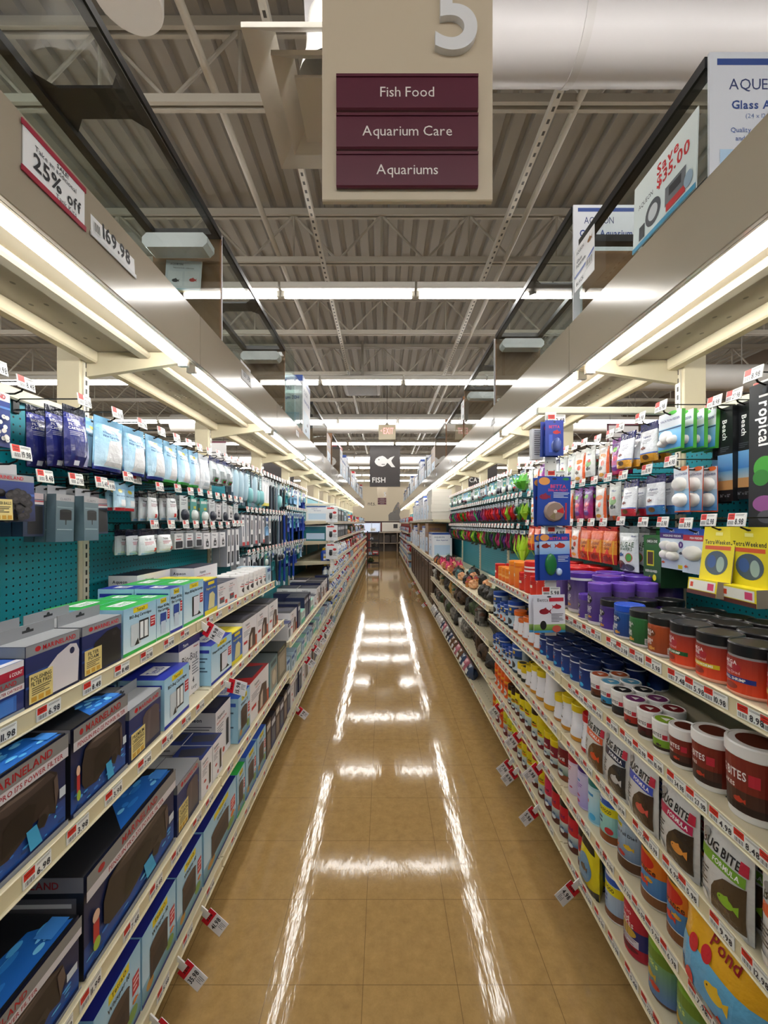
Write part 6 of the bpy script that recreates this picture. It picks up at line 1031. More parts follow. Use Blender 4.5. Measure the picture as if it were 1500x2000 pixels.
for kd, s in ((bx20, 4.24), (bxb, 5.98), (bxr, 7.7), (bxs, 8.3), (bx20, 8.95), (bxd, 9.5), (bxb, 10.1), (bxs, 10.8), (bxr, 11.5), (bxd, 12.1), (bxs, 12.8), (bxb, 13.5), (bxs, 14.2), (bxd, 14.8), (bxr, 15.4)):
    stand('L', 'filter canopy top', s, CZ, kd, 0.785, 1, 0.0)
for kd, s in ((bxb, 6.95), (bxs, 7.6), (bxd, 8.2), (bxs, 8.8), (bx20, 9.5), (bxd, 10.0), (bxs, 10.7), (bxb, 11.4), (bxs, 12.1), (bx20, 12.8), (bxd, 13.4), (bxs, 14.1), (bxb, 14.8), (bxs, 15.6), (bxd, 16.3), (bxs, 17.0)):
    stand('R', 'food canopy top', s, CZ, kd, 0.83, 1, 0.0)
# sale cards on the valances and tanks
def vcard(side, s, z, w, h, art, label, name='price_card', x=None, cat='sign', tilt=0.0, base='#F1F0F2', holder=None):
    S = SIDE[side]; q = M(); q.box(-w / 2, -0.002, 0, w / 2, 0, h, base, 'card'); q.art(art, w, h, front(w, h, None, 0, -0.002))
    x = x if x is not None else S['val'] - 0.001
    if holder:
        r = ob(name, None, None, at(side, s, x, z), (tilt, 0, S['rz'])); ob('printed_card', q, r); k = M(); k.box(-w / 2 - .004, -0.0035, -0.006, w / 2 + .004, -0.001, 0.006, holder, 'plastic'); k.box(-w / 2 - .004, -0.0035, h - .006, w / 2 + .004, -0.001, h + .006, holder, 'plastic'); ob('card_holder', k, r)
    else: r = ob(name, q, None, at(side, s, x, z), (tilt, 0, S['rz']))
    return tag(r, label, cat)
vcard('L', 0.944, 2.222, 0.176, 0.095, [('t', 'SALE!', 0.6, 0.86, 0.1, '#1B1A22', 0.3, 1), ('t', 'Take an additional', 0.5, 0.72, 0.12, '#2B2A32', 0.7, 0), ('t', '25%', 0.36, 0.42, 0.36, '#15141C', 0.46, 1), ('t', 'off', 0.8, 0.38, 0.3, '#15141C', 0.26, 1), ('t', 'Tank Kits', 0.66, 0.12, 0.12, '#2B2A32', 0.4, 0)], 'red edged sale card reading 25% off on the valance', 'sale_card', holder='#A0233C')
vcard('L', 1.15, 2.228, 0.185, 0.1, [('t', '55 GAL BLK TANK', 0.5, 0.78, 0.14, '#1B1A22', 0.7, 0), ('t', '169.98', 0.56, 0.38, 0.4, '#15141C', 0.66, 1), ('b', 0.04, 0.1, 0.18, 0.4)], 'white price card reading 169.98 on the valance', holder='#E4E4E8', tilt=-0.06)
vcard('L', 2.26, 2.25, 0.16, 0.1, [('t', '55 GAL TANK', 0.5, 0.78, 0.12, '#1B1A22', 0.6, 0), ('t', '169.98', 0.5, 0.4, 0.34, '#15141C', 0.7, 1)], 'white price card under the second filter canopy tank', tilt=-0.06)
vcard('R', 1.2, 2.35, 0.27, 0.21, [('r', 0, 0, 1, 1, '#D9E6E6', '#E9F0EE'), ('t', 'AQUEON', 0.22, 0.62, 0.07, '#2B3640', 0.26, 0), ('t', 'Save', 0.58, 0.84, 0.15, '#C8242A', 0.4, 1), ('t', '$35.00', 0.66, 0.66, 0.17, '#C8242A', 0.5, 1), ('e', 0.36, 0.32, 0.13, 0.18, '#4A4E54'), ('e', 0.36, 0.32, 0.08, 0.11, '#C9CED2'), ('r', 0.12, 0.1, 0.22, 0.3, '#33383E'), ('r', 0.56, 0.18, 0.86, 0.44, '#6A6E74'), ('r', 0.58, 0.1, 0.86, 0.2, '#C22A2E'), ('r', 0.62, 0.28, 0.8, 0.4, '#2B2E34'), ('e', 0.9, 0.22, 0.06, 0.1, '#8FA6B8'), ('r', 0, 0, 1, 0.07, '#3F93B8')], 'curled poster reading Save $35.00 on the small tank', 'sale_poster', x=0.803, base='#DCE6E6', tilt=-0.03)
vcard('R', 1.655, 2.45, 0.16, 0.175, [('t', 'AQUEON', 0.3, 0.86, 0.08, '#22283A', 0.4, 0), ('f', 0.78, 0.8, 0.26, '#8A5A2A'), ('t', 'Glass', 0.26, 0.66, 0.08, '#22283A', 0.34, 1), ('t', 'Aquarium', 0.34, 0.56, 0.08, '#22283A', 0.5, 1), ('p', [(0, 0.36), (0.5, 0.4), (1, 0.52), (1, 0.47), (0.5, 0.35), (0, 0.31)], '#3A5AA8'), ('b', 0.6, 0.24, 0.94, 0.42), ('t', 'BLACK', 0.3, 0.14, 0.08, '#22283A', 0.4, 1)], 'white tank card with a striped fish and barcode', 'tank_card', x=0.8)
vcard('R', 4.2, 2.52, 0.16, 0.2, [('t', 'AQUEON', 0.4, 0.86, 0.08, '#22283A', 0.5, 0), ('e', 0.7, 0.7, 0.1, 0.06, '#B8342E'), ('b', 0.5, 0.1, 0.9, 0.3)], 'white tank card at the brown corner on the food canopy', 'tank_card', x=0.8)
for i, s in enumerate((3.0, 4.9, 6.2, 8.0)): vcard('R', s, 2.2, 0.1, 0.11, [('t', '%s' % PRICES[i + 6], 0.5, 0.4, 0.3, '#15141C', 0.8, 1)], 'white price card hanging on the food valance, %s along it' % nth(i + 1), tilt=-0.08)
for i, s in enumerate((3.6, 5.1, 6.8)): vcard('L', s, 2.24, 0.12, 0.1, [('t', '%s' % PRICES[i + 4], 0.5, 0.4, 0.3, '#15141C', 0.8, 1)], 'white price card on the filter valance, %s past the second tank' % nth(i + 1), tilt=-0.06)
q = M(); q.box(-0.085, -0.002, 0, 0.085, 0, 0.15, '#DCE4E8', 'card'); q.art([('t', 'AQUEON', 0.3, 0.88, 0.07, '#22283A', 0.4, 0), ('t', 'Natural look collection', 0.5, 0.77, 0.05, '#22283A', 0.8, 0), ('r', 0.08, 0.2, 0.48, 0.66, '#E9EEF0'), ('r', 0.54, 0.2, 0.94, 0.68, '#E9EEF0'), ('f', 0.28, 0.36, 0.24, '#3A3F44'), ('f', 0.76, 0.4, 0.24, '#B8342A'), ('r', 0, 0, 1, 0.12, '#D9B86A', '#7FC2DA')], 0.17, 0.15, front(0.17, 0.15, None, 0, -0.002))
tag(ob('fish_sticker', q, None, (-0.95, 1.965, 2.58), (0, 0.06, 0)), 'pale sticker with two fish on the end of the long tank', 'sticker')

# ================================================================== CLIP STRIPS
def clip_strip(loc, z0, z1, label, armlen, armdir):
    r = ob('clip_strip', None, None, loc); tag(r, label, 'clip strip')
    q = M(); q.bbox(-0.024, 0.0, z0, 0.024, 0.003, z1, '#E4E2DC', 'plastic', 0.001, 'z'); n_ = int((z1 - z0) / 0.035)
    for i in range(n_):
        for s_ in (-1, 1): q.art([('e', 0.5 + s_ * 0.3, 0.5, 0.05, 0.1, '#6A655C')], 0.048, 0.03, front(0.048, 0.03, None, z0 + 0.01 + i * 0.035), 'plastic')
    ob('perforated_strip', q, r)
    q = M(); q.bbox(min(-0.05 * armdir, armlen * armdir), 0.006, z1 - 0.005, max(-0.05 * armdir, armlen * armdir), 0.03, z1 + 0.025, '#D5D3BE', 'paint', 0.004); ob('arm', q, r)
    return r
clip_strip((0.70, 1.74, 0), 1.02, 1.955, 'white clip strip of betta cards hanging from a cream arm', 0.53, 1)
ztag = [1.925, 1.69, 1.455, 1.205]
for i, z in enumerate(ztag):
    q = M(); q.box(-0.037, -0.003, -0.018, 0.037, 0, 0.018, '#F1F0EE', 'plastic'); q.art(price_art(('2.48', '5.48', '4.98', '5.98')[i]), 0.074, 0.036, front(0.074, 0.036, None, -0.018, -0.003))
    tag(ob('price_tag', q, None, (0.722 if i < 3 else 0.70, 1.738, z)), 'white price tag reading %s, %s down the betta clip strip' % (('2.48', '5.48', '4.98', '5.98')[i], nth(i + 1)), 'price tag')
BL = '#14398F'
c1 = card('thermometer_card', 'small blue betta thermometer card at the strip top', 0.075, 0.145, [('r', 0, 0, 1, 1, BL, '#2B3FA8'), ('t', 'BETTA', 0.5, 0.82, 0.08, '#D8305A', 0.6, 1), ('r', 0.2, 0.1, 0.4, 0.6, '#3A5AC8'), ('f', 0.6, 0.66, 0.5, '#C22A2E')], BL, [(0.62, 0.3, 0.2, 0.2, '#5A6AA8')])
c2 = card('food_wheel_card', 'blue betta card with a round food dial', 0.136, 0.2, [('r', 0, 0, 1, 1, BL, '#1A43A6'), ('e', 0.2, 0.9, 0.17, 0.08, '#D8924A'), ('e', 0.85, 0.95, 0.1, 0.03, '#2A7A4A'), ('t', 'BETTA', 0.62, 0.8, 0.07, '#E0406A', 0.56, 1), ('t', 'DIAL-A-TREAT', 0.62, 0.72, 0.05, '#E0406A', 0.6, 1), ('l', 0.48, 0.96, 0.67, 4, 0.03, '#C8D4F0'), ('f', 0.2, 0.58, 0.4, '#8A1A3E'), ('r', 0.84, 0.12, 0.89, 0.46, '#B82A4A')], BL, [(0.5, 0.28, 0.31, 0.21, '#A08A80')], bd=0.015)
c2.parts.append(('dial', M().art([('e', 0.5, 0.5, 0.44, 0.44, '#8F7A6E'), ('p', [(0.5, 0.5), (0.94, 0.4), (0.9, 0.72)], '#C22A2A'), ('p', [(0.5, 0.5), (0.2, 0.2), (0.5, 0.08)], '#7A6A4A'), ('e', 0.5, 0.5, 0.09, 0.09, '#D9CFC6')], 0.08, 0.08, front(0.08, 0.08, None, -0.172, -0.0155)).mesh('dial'), []))
c3 = card('leaf_bed_card', 'blue betta card with a green leaf', 0.125, 0.19, [('r', 0, 0, 1, 1, BL, '#1A43A6'), ('r', 0, 0.56, 1, 0.84, '#7FA6DC', '#B9D0EC'), ('e', 0.18, 0.92, 0.15, 0.07, '#D8924A'), ('t', 'BETTA BED', 0.64, 0.9, 0.06, '#E0406A', 0.6, 1), ('f', 0.2, 0.74, 0.36, '#9A2A1E'), ('f', 0.7, 0.74, 0.4, '#B8301E', -1), ('l', 0.6, 0.96, 0.52, 4, 0.035, '#C8D4F0')], BL, [(0.36, 0.34, 0.19, 0.24, '#1F6A36'), (0.62, 0.18, 0.1, 0.08, '#AFC2E0')], bd=0.012)
c4 = card('betta_card', 'white betta card with two red fish', 0.13, 0.155, [('r', 0, 0, 1, 1, '#D9DAE6'), ('r', 0, 0.06, 1, 0.22, '#5A8A3A', '#9AB86A'), ('r', 0, 0, 1, 0.06, '#3A86B8'), ('t', 'Betta', 0.3, 0.87, 0.09, '#2A2A3A', 0.36, 0), ('r', 0.5, 0.82, 0.96, 0.92, '#B8283A'), ('f', 0.34, 0.56, 0.44, '#8E1A2A'), ('f', 0.76, 0.68, 0.34, '#A81F2E', -1), ('l', 0.56, 0.94, 0.5, 6, 0.04, '#6A6A7A'), ('e', 0.3, 0.2, 0.1, 0.12, '#1B1B1E'), ('e', 0.72, 0.1, 0.14, 0.09, '#C25A4A')], '#D9DAE6')
for kd, z, dx in ((c1, 1.9, 0.0), (c2, 1.67, 0.0), (c3, 1.435, 0.0), (c4, 1.185, -0.022)):
    for j in range(2): kd.put((0.70 + dx - 0.012 * j, 1.73 - 0.004 - (0.022 if j == 0 else 0.004), z - 0.003 * j), (0, R.uniform(-0.03, 0.03), R.uniform(-0.02, 0.02)), kd.desc + (', in front' if j == 0 else ', tucked behind its twin'), kd.name.replace('_', ' ') + 's on the clip strip')
q = M(); q.box(0, 0, 0, 0.05, 0.03, 0.13, '#DDDFE4', 'card'); q.art([('l', 0.2, 0.9, 0.95, 12, 0.07, '#6A6A72')], 0.05, 0.13, front(0.05, 0.13, 0))
tag(ob('betta_box', q, None, (0.628, 1.76, 1.76)), 'narrow white box hanging beside the top of the clip strip', 'box')
clip_strip((-0.66, 5.33, 0), 0.9, 1.72, 'white clip strip of pump packs past the hanging nets', 0.5, -1)
pk = card('pump_pack', 'white pack with a small black pump', 0.15, 0.2, [('r', 0, 0, 1, 1, '#DFE1E4'), ('r', 0.1, 0.86, 0.7, 0.94, '#C22A2E'), ('r', 0.3, 0.25, 0.55, 0.6, '#2B2C30'), ('e', 0.74, 0.62, 0.16, 0.08, '#B82A2E'), ('l', 0.6, 0.94, 0.44, 4, 0.06, '#77777F')], '#DFE1E4', [(0.42, 0.4, 0.14, 0.18, '#2B2C30')])
for i in range(3): pk.put((-0.66, 5.305, 1.69 - i * 0.235), (0, 0, 0), 'white pack with a small black pump, %s down the far strip' % nth(i + 1), 'pump packs on the far clip strip')

# ================================================================== SALE FLAGS clipped on the shelf lips
def flag(side, s, lip, z, label, price, w=0.085, h=0.062, droop=0.62):
    sg = SIDE[side]['sg']
    q = M(); q.box(0, -0.0006, -h / 2, w, 0.0006, h / 2, '#F2F1F4', 'card')
    q.art([('r', 0, 0, 0.34, 1, '#D8172E'), ('t', 'Sale', 0.17, 0.5, 0.16, '#2A0A10', 0.6, 1, 1), ('t', price, 0.55, 0.5, 0.2, '#1B1A22', 0.8, 1, 1), ('l', 0.7, 0.95, 0.8, 4, 0.1, '#9A9AA2')] if sg < 0 else [('r', 0.66, 0, 1, 1, '#D8172E'), ('t', 'Sale', 0.83, 0.5, 0.16, '#2A0A10', 0.6, 1, -1), ('t', price, 0.45, 0.5, 0.2, '#1B1A22', 0.8, 1, -1), ('l', 0.06, 0.3, 0.8, 4, 0.1, '#9A9AA2')], w, h, front(w, h, 0, -h / 2, -0.0006))
    c = M(); c.box(-0.03, -0.002, -0.014, 0.012, 0.002, 0.014, '#E9E8E6', 'plastic')
    if sg > 0:
        q.v = [(x - w, y, z_) for x, y, z_ in q.v]; c.v = [(-x, y, z_) for x, y, z_ in c.v]
    r = ob('sale_flag', None, None, (sg * (lip - 0.022), s, z), (0, -sg * droop, sg * 0.15)); tag(r, label, 'sale flag'); ob('printed_flag', q, r); ob('clip', c, r)
for i, (s, p) in enumerate(((1.165, '41.98'), (1.32, '35.98'), (1.495, '41.98'))): flag('L', s, 0.66, 0.085, 'red and white sale flag on the base filter shelf, %s from the entrance' % nth(i + 1), p)
flag('L', 1.735, 0.765, 1.055, 'sale flag clipped to the top filter shelf', '14.98', droop=0.5); flag('L', 1.815, 0.70, 0.785, 'sale flag clipped to the second filter shelf', '15.98', droop=0.2)
for i in range(6): flag('L', 3.1 + 0.33 * i, 0.66, 0.37 if i else 0.1, 'small sale flag on the lower hose shelves, %s along' % nth(i + 1), '9.98')
for i, s in enumerate((5.5, 5.8, 6.1, 6.5, 6.9, 7.4)): flag('L', s, 0.66, (0.97, 0.75, 0.52)[i % 3], 'sale flag on the bottle shelves, %s along' % nth(i + 1), '7.98', droop=0.5)
for i, (s, z) in enumerate(((1.6, 0.095), (2.02, 0.095), (2.33, 0.095), (2.42, 0.095), (1.97, 0.335), (2.26, 0.335), (2.62, 0.335))): flag('R', s, 0.76, z, 'red and white sale flag on the %s food shelf, %s from the entrance' % ('lowest' if z < 0.2 else 'fourth', nth(i + 1 if i < 4 else i - 3)), ('4.98', '5.98', '8.98', '7.98', '9.98', '6.98', '5.48')[i])
for i in range(3): flag('R', 7.2 + i * 1.3, 0.76, 0.1, 'sale flag on the far food side base, %s along' % nth(i + 1), '9.98')

# ================================================================== PLASTIC PLANTS AND ORNAMENTS past the food jars
def plant(desc, cols, w=0.08, h=0.16, n=16, head='#C9CDD2', wide=0.012, seed=0, card_=True):
    g = random.Random(seed); q = M()
    for i in range(n):
        a = g.uniform(0, 2 * PI); sp = g.uniform(0.2, 1) * w / 2; z0 = -h + g.uniform(0, 0.03); z1 = -0.025 - g.uniform(0, h * 0.3); c = g.choice(cols); ww = wide * g.uniform(0.6, 1.3)
        pts = [(0.2 * sp * math.cos(a), 0.2 * sp * math.sin(a), z0), (sp * math.cos(a), sp * math.sin(a), (z0 + z1) / 2), (sp * math.cos(a + .4), sp * math.sin(a + .4), z1)]
        tx, ty = -math.sin(a) * ww, math.cos(a) * ww; vs = []
        for (x, y, z), k in zip(pts, (0.4, 1, 0.1)): vs += [(x - tx * k, y - ty * k, z), (x + tx * k, y + ty * k, z)]
        q.add(vs, [(0, 1, 3, 2), (2, 3, 5, 4)], c, 'leafy')
    parts = [('leaves', q)]
    hd = M(); hd.box(-w * .3, -0.004, -0.03, w * .3, 0.002, -0.003, head, 'card'); hd.box(-w * .2, -0.0045, -0.022, w * .2, -0.004, -0.006, '#5A6A86', 'card'); parts.append(('header_card', hd))
    bs = M(); bs.lathe([(0.016, -h - 0.012, '#3A3630'), (0.018, -h + 0.004, '#3A3630')], 10, 'plastic'); parts.append(('weighted_base', bs))
    return Kind('plastic_plant', 'plastic plant', desc, parts, (w, w, h))
PLN = [plant('green plastic plant', ['#3E8A2A', '#5AA83A', '#2B6A22'], seed=1), plant('lime plastic plant', ['#8FC22A', '#A8D83A', '#6FA822'], seed=2, wide=0.016), plant('red plastic plant', ['#C2242A', '#D83A2E', '#8A1A22'], seed=3), plant('magenta plastic plant', ['#B81F6A', '#D0388A', '#8A1A4A'], seed=4), plant('orange plastic plant', ['#E0822A', '#E8A22A', '#C85A1E'], seed=5), plant('purple plastic plant', ['#4A2A5E', '#6A3A86', '#2B1F3A'], seed=6), plant('teal and green plastic plant', ['#2A8A78', '#3AA86A', '#1F6A5A'], seed=7), plant('dark green bushy plant', ['#1F4A22', '#2B5A2A', '#3A6A2A'], 0.1, 0.18, 22, seed=8)]
big = plant('big bright green bush plant', ['#5AB83A', '#8AD86A', '#A8DCA0'], 0.18, 0.16, 40, '#D9DCE0', 0.02, 9); lot = plant('lime leaf plant on a tall card', ['#A8D82A', '#C2E84A', '#86B81E'], 0.13, 0.24, 24, '#D9D6CF', 0.026, 10)
g = random.Random(21); A, B, C_ = 'upper plant row', 'middle plant row', 'lower plant row'
hang('R', A, 3.12, 1.895, big, 1, 0.24, 0.08)
for i in range(34): hang('R', A, 3.32 + i * 0.095, 1.87, g.choice([tl, sb, tool, tl, wb, tool]), 2, 0.24, 0.05)
for i in range(35): hang('R', B, 3.08 + i * 0.098, 1.675, [PLN[1], PLN[0], tool, PLN[2], PLN[1]][i] if i < 5 else PLN[g.choice([2, 2, 3, 0, 4, 5, 6, 3, 5])], 2, 0.24, 0.085)
hang('R', C_, 3.1, 1.44, lot, 2, 0.25, 0.13)
for i in range(32): hang('R', C_, 3.27 + i * 0.102, 1.44, PLN[g.choice([1, 2, 0, 1, 3, 5, 7, 7, 3, 0])], 2, 0.24, 0.09)
def lump(desc, w, d, h, cols, seed, rough=0.25, tuft=None, name='aquarium_ornament', spike=0, hole=False, pieces=1):
    g = random.Random(seed); q = M(); nu, nv = 20, 14
    for pc in range(pieces):
        ox = 0 if pieces == 1 else (pc - (pieces - 1) / 2) * w / pieces; sc = 1 if pieces == 1 else g.uniform(0.55, 0.9)
        ph = [(g.uniform(1, 5), g.uniform(1, 5), g.uniform(0, 6), g.uniform(0, 6)) for _ in range(5)]; vs, cs = [], []
        for j in range(nv + 1):
            for i in range(nu):
                a, b_ = 2 * PI * i / nu, PI * j / nv
                k = 1 + rough * sum(math.sin(p[0] * round(1) * b_ + p[2] + 2 * math.sin(a + p[3])) * math.cos(round(p[1]) * a + p[2]) for p in ph) / 2.4
                x, y, z = math.sin(b_) * math.cos(a) * k, math.sin(b_) * math.sin(a) * k, math.cos(b_) * k
                kk = 1 + rough * 0.35 * g.uniform(-1, 1); x, y, z = x * kk, y * kk, z * kk
                vs.append((ox + x * w / 2 * (sc if pieces > 1 else 1) / (1 if pieces == 1 else pieces * 0.6), y * d / 2, max(0, h * sc / 2 + z * h * sc / 2))); cs.append(g.choice(cols))
        q.add(vs, [(j * nu + i, j * nu + (i + 1) % nu, (j + 1) * nu + (i + 1) % nu, (j + 1) * nu + i) for j in range(nv) for i in range(nu)], cs, 'rough', True)
        for k in range(spike):
            a = 2 * PI * k / spike; q.tube([(ox + math.cos(a) * w * .1, math.sin(a) * d * .1, h * .5), (ox + math.cos(a) * w * .36, math.sin(a) * d * .36, h * g.uniform(.8, 1.15)), (ox + math.cos(a) * w * .45, math.sin(a) * d * .4, h * g.uniform(1.1, 1.4))], [0.012, 0.008, 0.003], g.choice(cols), 6, 'plastic')
        if hole: q.art([('e', 0.5, 0.45, 0.22, 0.25, '#0E0C0B')], w * .6, h * .7, lambda u, v, o: (-w * .3 + u * w * .6, -d / 2 * 1.02 - o, h * .1 + v * h * .7), 'matte')
    parts = [('body', q)]
    if tuft:
        t = M()
        for i in range(18):
            a = g.uniform(0, 2 * PI); r0 = g.uniform(0, .3); x0, y0 = math.cos(a) * r0 * w, math.sin(a) * r0 * d; zb = h * g.uniform(.45, .85); L = g.uniform(.03, .06); dx, dy = g.uniform(-.02, .02), g.uniform(-.02, .02)
            t.add([(x0 - .006, y0, zb), (x0 + .006, y0, zb), (x0 + dx + .004, y0 + dy, zb + L), (x0 + dx - .002, y0 + dy, zb + L * 1.1)], [(0, 1, 2, 3)], g.choice(tuft), 'leafy')
        parts.append(('plant_tuft', t))
    return Kind(name, 'ornament', desc, parts, (w, d, h))
DK = ['#2B2723', '#3A342E', '#231F1C']; GY = ['#6A6660', '#8A857C', '#4E4A45']; BRN_ = ['#4A3626', '#5E4630', '#3A2A1E']; GRT = ['#3E7A2A', '#5A9A3A', '#2B5A22']
ORN_T = [lump('green and lime frog ornament', .1, .09, .08, ['#4AB83A', '#3AA82E', '#6AD05A'], 31, .15), lump('pink coral ornament', .1, .09, .1, ['#D83A6A', '#E05A86', '#B82A5A'], 32, .2, spike=6), lump('yellow and orange coral ornament', .12, .1, .09, ['#D8A22A', '#C8782A', '#B8922A'], 33, .3, spike=5), lump('peach figure ornament', .12, .09, .08, ['#D89A6A', '#C8825A', '#E0B48A'], 34, .25), lump('dark rock ornament', .13, .1, .09, DK, 35, .3, hole=True), lump('dark rock ornament with green tuft', .15, .12, .1, DK, 36, .3, GRT), lump('teal shipwreck ornament', .14, .09, .09, ['#2A6A6E', '#3A5A5A', '#4A3A2E'], 37, .3)]
ORN_M = [lump('brown log ornament', .2, .11, .14, BRN_, 41, .25, hole=True), lump('pale grey castle rock ornament', .18, .12, .19, GY, 42, .3, pieces=2), lump('tall brown statue ornament', .1, .1, .2, BRN_, 43, .18), lump('mossy green rock ornament', .2, .14, .17, ['#3A4A2A', '#4A5A32', '#2B3420'], 44, .3, GRT), lump('orange starfish rock ornament', .16, .12, .12, ['#C8582A', '#3A342E', '#4A4038'], 45, .35, ['#D8682A', '#C2422A']), lump('tan twisted coral ornament', .14, .12, .15, ['#B8863A', '#C89A4A', '#8A6A2E'], 46, .3, spike=6), lump('dark twin peak rock ornament', .22, .13, .18, DK, 47, .3, pieces=2), lump('white crystal rock ornament', .15, .12, .16, ['#C9C4BA', '#DAD6CE', '#A8A298'], 48, .35), lump('dark stump ornament with green tuft', .16, .13, .16, ['#2E2822', '#3E342A'], 49, .25, GRT)]
gbag = lambda desc, c1, c2, sd: pouch('gravel_bag', desc, 0.15, 0.13, 0.11, c1, [('e', random.Random(sd * 50 + i).uniform(.12, .88), random.Random(sd * 90 + i).uniform(.08, .9), .05, .045, c2 if i % 2 else c1) for i in range(24)] + [('r', 0.25, 0.4, 0.75, 0.7, '#E4E2E0')], 0.02, c1, False, 'bag')
GB = [gbag('clear bag of white gravel', '#C9C6C4', '#E6E4E2', 1), gbag('bag of black gravel', '#2B2A2E', '#4A484C', 2), gbag('bag of brown gravel', '#6A4A32', '#8A6A4A', 3), gbag('bag of blue grey gravel', '#3A4A66', '#5A6A86', 4), gbag('bag of pink gravel', '#B86A7A', '#D89AA6', 5)]
def castle(desc, cols, seed, roof, w=.17, h=.19):
    g = random.Random(seed); q = M(); t = M(); d = M()
    for (x, y, r_, hh) in ((-w * .3, 0, w * .17, h * .75), (w * .05, .01, w * .2, h), (w * .32, -.005, w * .15, h * .6)):
        c = g.choice(cols); q.lathe([(r_ * 1.1, 0, c), (r_, hh * .2, g.choice(cols)), (r_ * .95, hh * .6, c), (r_ * 1.15, hh * .66, g.choice(cols)), (r_ * 1.15, hh * .75, c)], 14, 'rough', x, y)
        t.lathe([(r_ * 1.2, hh * .75, roof), (r_ * .6, hh * .9, roof), (0.001, hh, roof)], 14, 'rough', x, y)
    q.box(-w * .42, -w * .18, 0, w * .42, w * .18, h * .22, cols[0], 'rough')
    for x in (-.15, .18): d.box(w * x - .012, -w * .2, 0.0, w * x + .012, -w * .178, h * .16, '#14100E', 'matte')
    return Kind('castle_ornament', 'ornament', desc, [('walls', q), ('roof', t), ('doorway', d)], (w, w * .42, h))
def hollow_log(desc, cols, seed, w=.2, r_=.055):
    g = random.Random(seed); q = M(); n = 16; vs, cs = [], []
    for k, rr in ((0, 1.0), (1, .74)):
        for i in range(7):
            for j in range(n):
                a = 2 * PI * j / n; rad = r_ * rr * (1 + .12 * math.sin(3 * a + i) + .08 * g.uniform(-1, 1)); vs.append((-w / 2 + w * i / 6, r_ + rad * math.cos(a), max(0, r_ + rad * math.sin(a)))); cs.append(g.choice(cols) if k == 0 else '#1B1512')
    fs = []
    for k in (0, 1):
        for i in range(6): fs += [(k * 7 * n + i * n + j, k * 7 * n + i * n + (j + 1) % n, k * 7 * n + (i + 1) * n + (j + 1) % n, k * 7 * n + (i + 1) * n + j) for j in range(n)]
    for i in (0, 6): fs += [(i * n + j, i * n + (j + 1) % n, 7 * n + i * n + (j + 1) % n, 7 * n + i * n + j) for j in range(n)]
    q.add(vs, fs, cs, 'rough', True); b_ = M(); b_.tube([(w * .1, r_, r_ * 1.8), (w * .2, r_ * .8, r_ * 2.9), (w * .3, r_ * .9, r_ * 3.3)], [.014, .009, .004], cols[0], 7, 'rough')
    return Kind('log_ornament', 'ornament', desc, [('log', q), ('branch', b_)], (w, r_ * 2.3, r_ * 3.3))
ORN_M += [castle('grey castle ornament with brown roofs', GY, 61, '#5A3A28'), castle('sandy castle ornament with green roofs', ['#B09A78', '#9A8664', '#C2AE8C'], 62, '#3A5A3A'), hollow_log('hollow brown log ornament', BRN_, 63), hollow_log('hollow grey log ornament', DK + GY, 64, .17)]
ORN_T += [hollow_log('small hollow log ornament', BRN_, 65, .12, .035), castle('small orange castle ornament', ['#B8783A', '#C88A4A', '#A8682E'], 66, '#8A2A22', .11, .1)]
def orn(row, z, s0, s1, kinds, rng, n=2, gap=0.02):
    s = s0
    while True:
        k = rng.choice(kinds)
        if s + k.size[0] > s1: break
        stand('R', row, s + k.size[0] / 2, z, k, 0.76, n, 0.02, yaw=rng.uniform(-.22, .22) if k.cat == 'ornament' else 0, pitch=k.size[1] * 1.42); s += k.size[0] + gap
g = random.Random(77)
orn('top ornament shelf', 0.89, 3.04, 3.7, ORN_T[4:6] + [ORN_M[3]], g); orn('top ornament shelf', 0.89, 3.75, 6.6, ORN_T, g)
orn('second ornament shelf', 0.64, 3.03, 6.6, ORN_M, g); orn('third ornament shelf', 0.375, 3.03, 6.6, ORN_M, g); orn('lowest ornament shelf', 0.128, 3.6, 6.6, GB, g, 2, 0.0)
# ------------------------------------------------------------------ beyond the ornaments: cartons, cabinets, soft toys
wct = carton('shipping_carton', 'box', 'plain white flat carton', 0.5, 0.121, 0.32, '#CFC9BE', '#DCD7CE', [('r', 0, 0.48, 1, 0.5, '#B9B2A6')], [('r', 0, 0.48, 1, 0.5, '#B9B2A6')], [('r', 0, 0.49, 1, 0.51, '#B9B2A6')])
for i in range(4): wct.put(at('R', 6.92, 0.77, 1.5525 + i * 0.1225), (0, 0, -PI / 2 + (0.02, -0.03, 0.01, 0.03)[i]), 'plain white flat carton, %s up in the stack past the plants' % nth(i + 1), 'white cartons in the stack')
cab = M(); cab.bbox(-0.3, 0, 0, 0.3, 0.42, 0.7, '#3A271D', 'paint', 0.006, 'z')
dr = M(); dr.bbox(-0.28, -0.014, 0.05, -0.005, 0, 0.68, '#45301F', 'paint', 0.005); dr2 = M(); dr2.bbox(0.005, -0.014, 0.05, 0.28, 0, 0.68, '#45301F', 'paint', 0.005)
kn = M(); kn.box(-0.03, -0.03, 0.5, -0.02, -0.014, 0.6, '#8A8680', 'wire'); kn2 = M(); kn2.box(0.02, -0.03, 0.5, 0.03, -0.014, 0.6, '#8A8680', 'wire'); tp = M(); tp.bbox(-0.31, -0.012, 0.7, 0.31, 0.42, 0.72, '#2B1D15', 'paint', 0.004)
K_cab = Kind('aquarium_cabinet', 'cabinet', 'dark brown two door aquarium cabinet', [('body', cab), ('door', dr, [('handle', kn)]), ('door', dr2, [('handle', kn2)]), ('cabinet_top', tp)], (0.62, 0.42, 0.79))
seq('R', 'cabinet row', 0.128, 0.76, [(K_cab, 7.0 + 0.66 * i, 1, 0.045) for i in range(8)] + [])
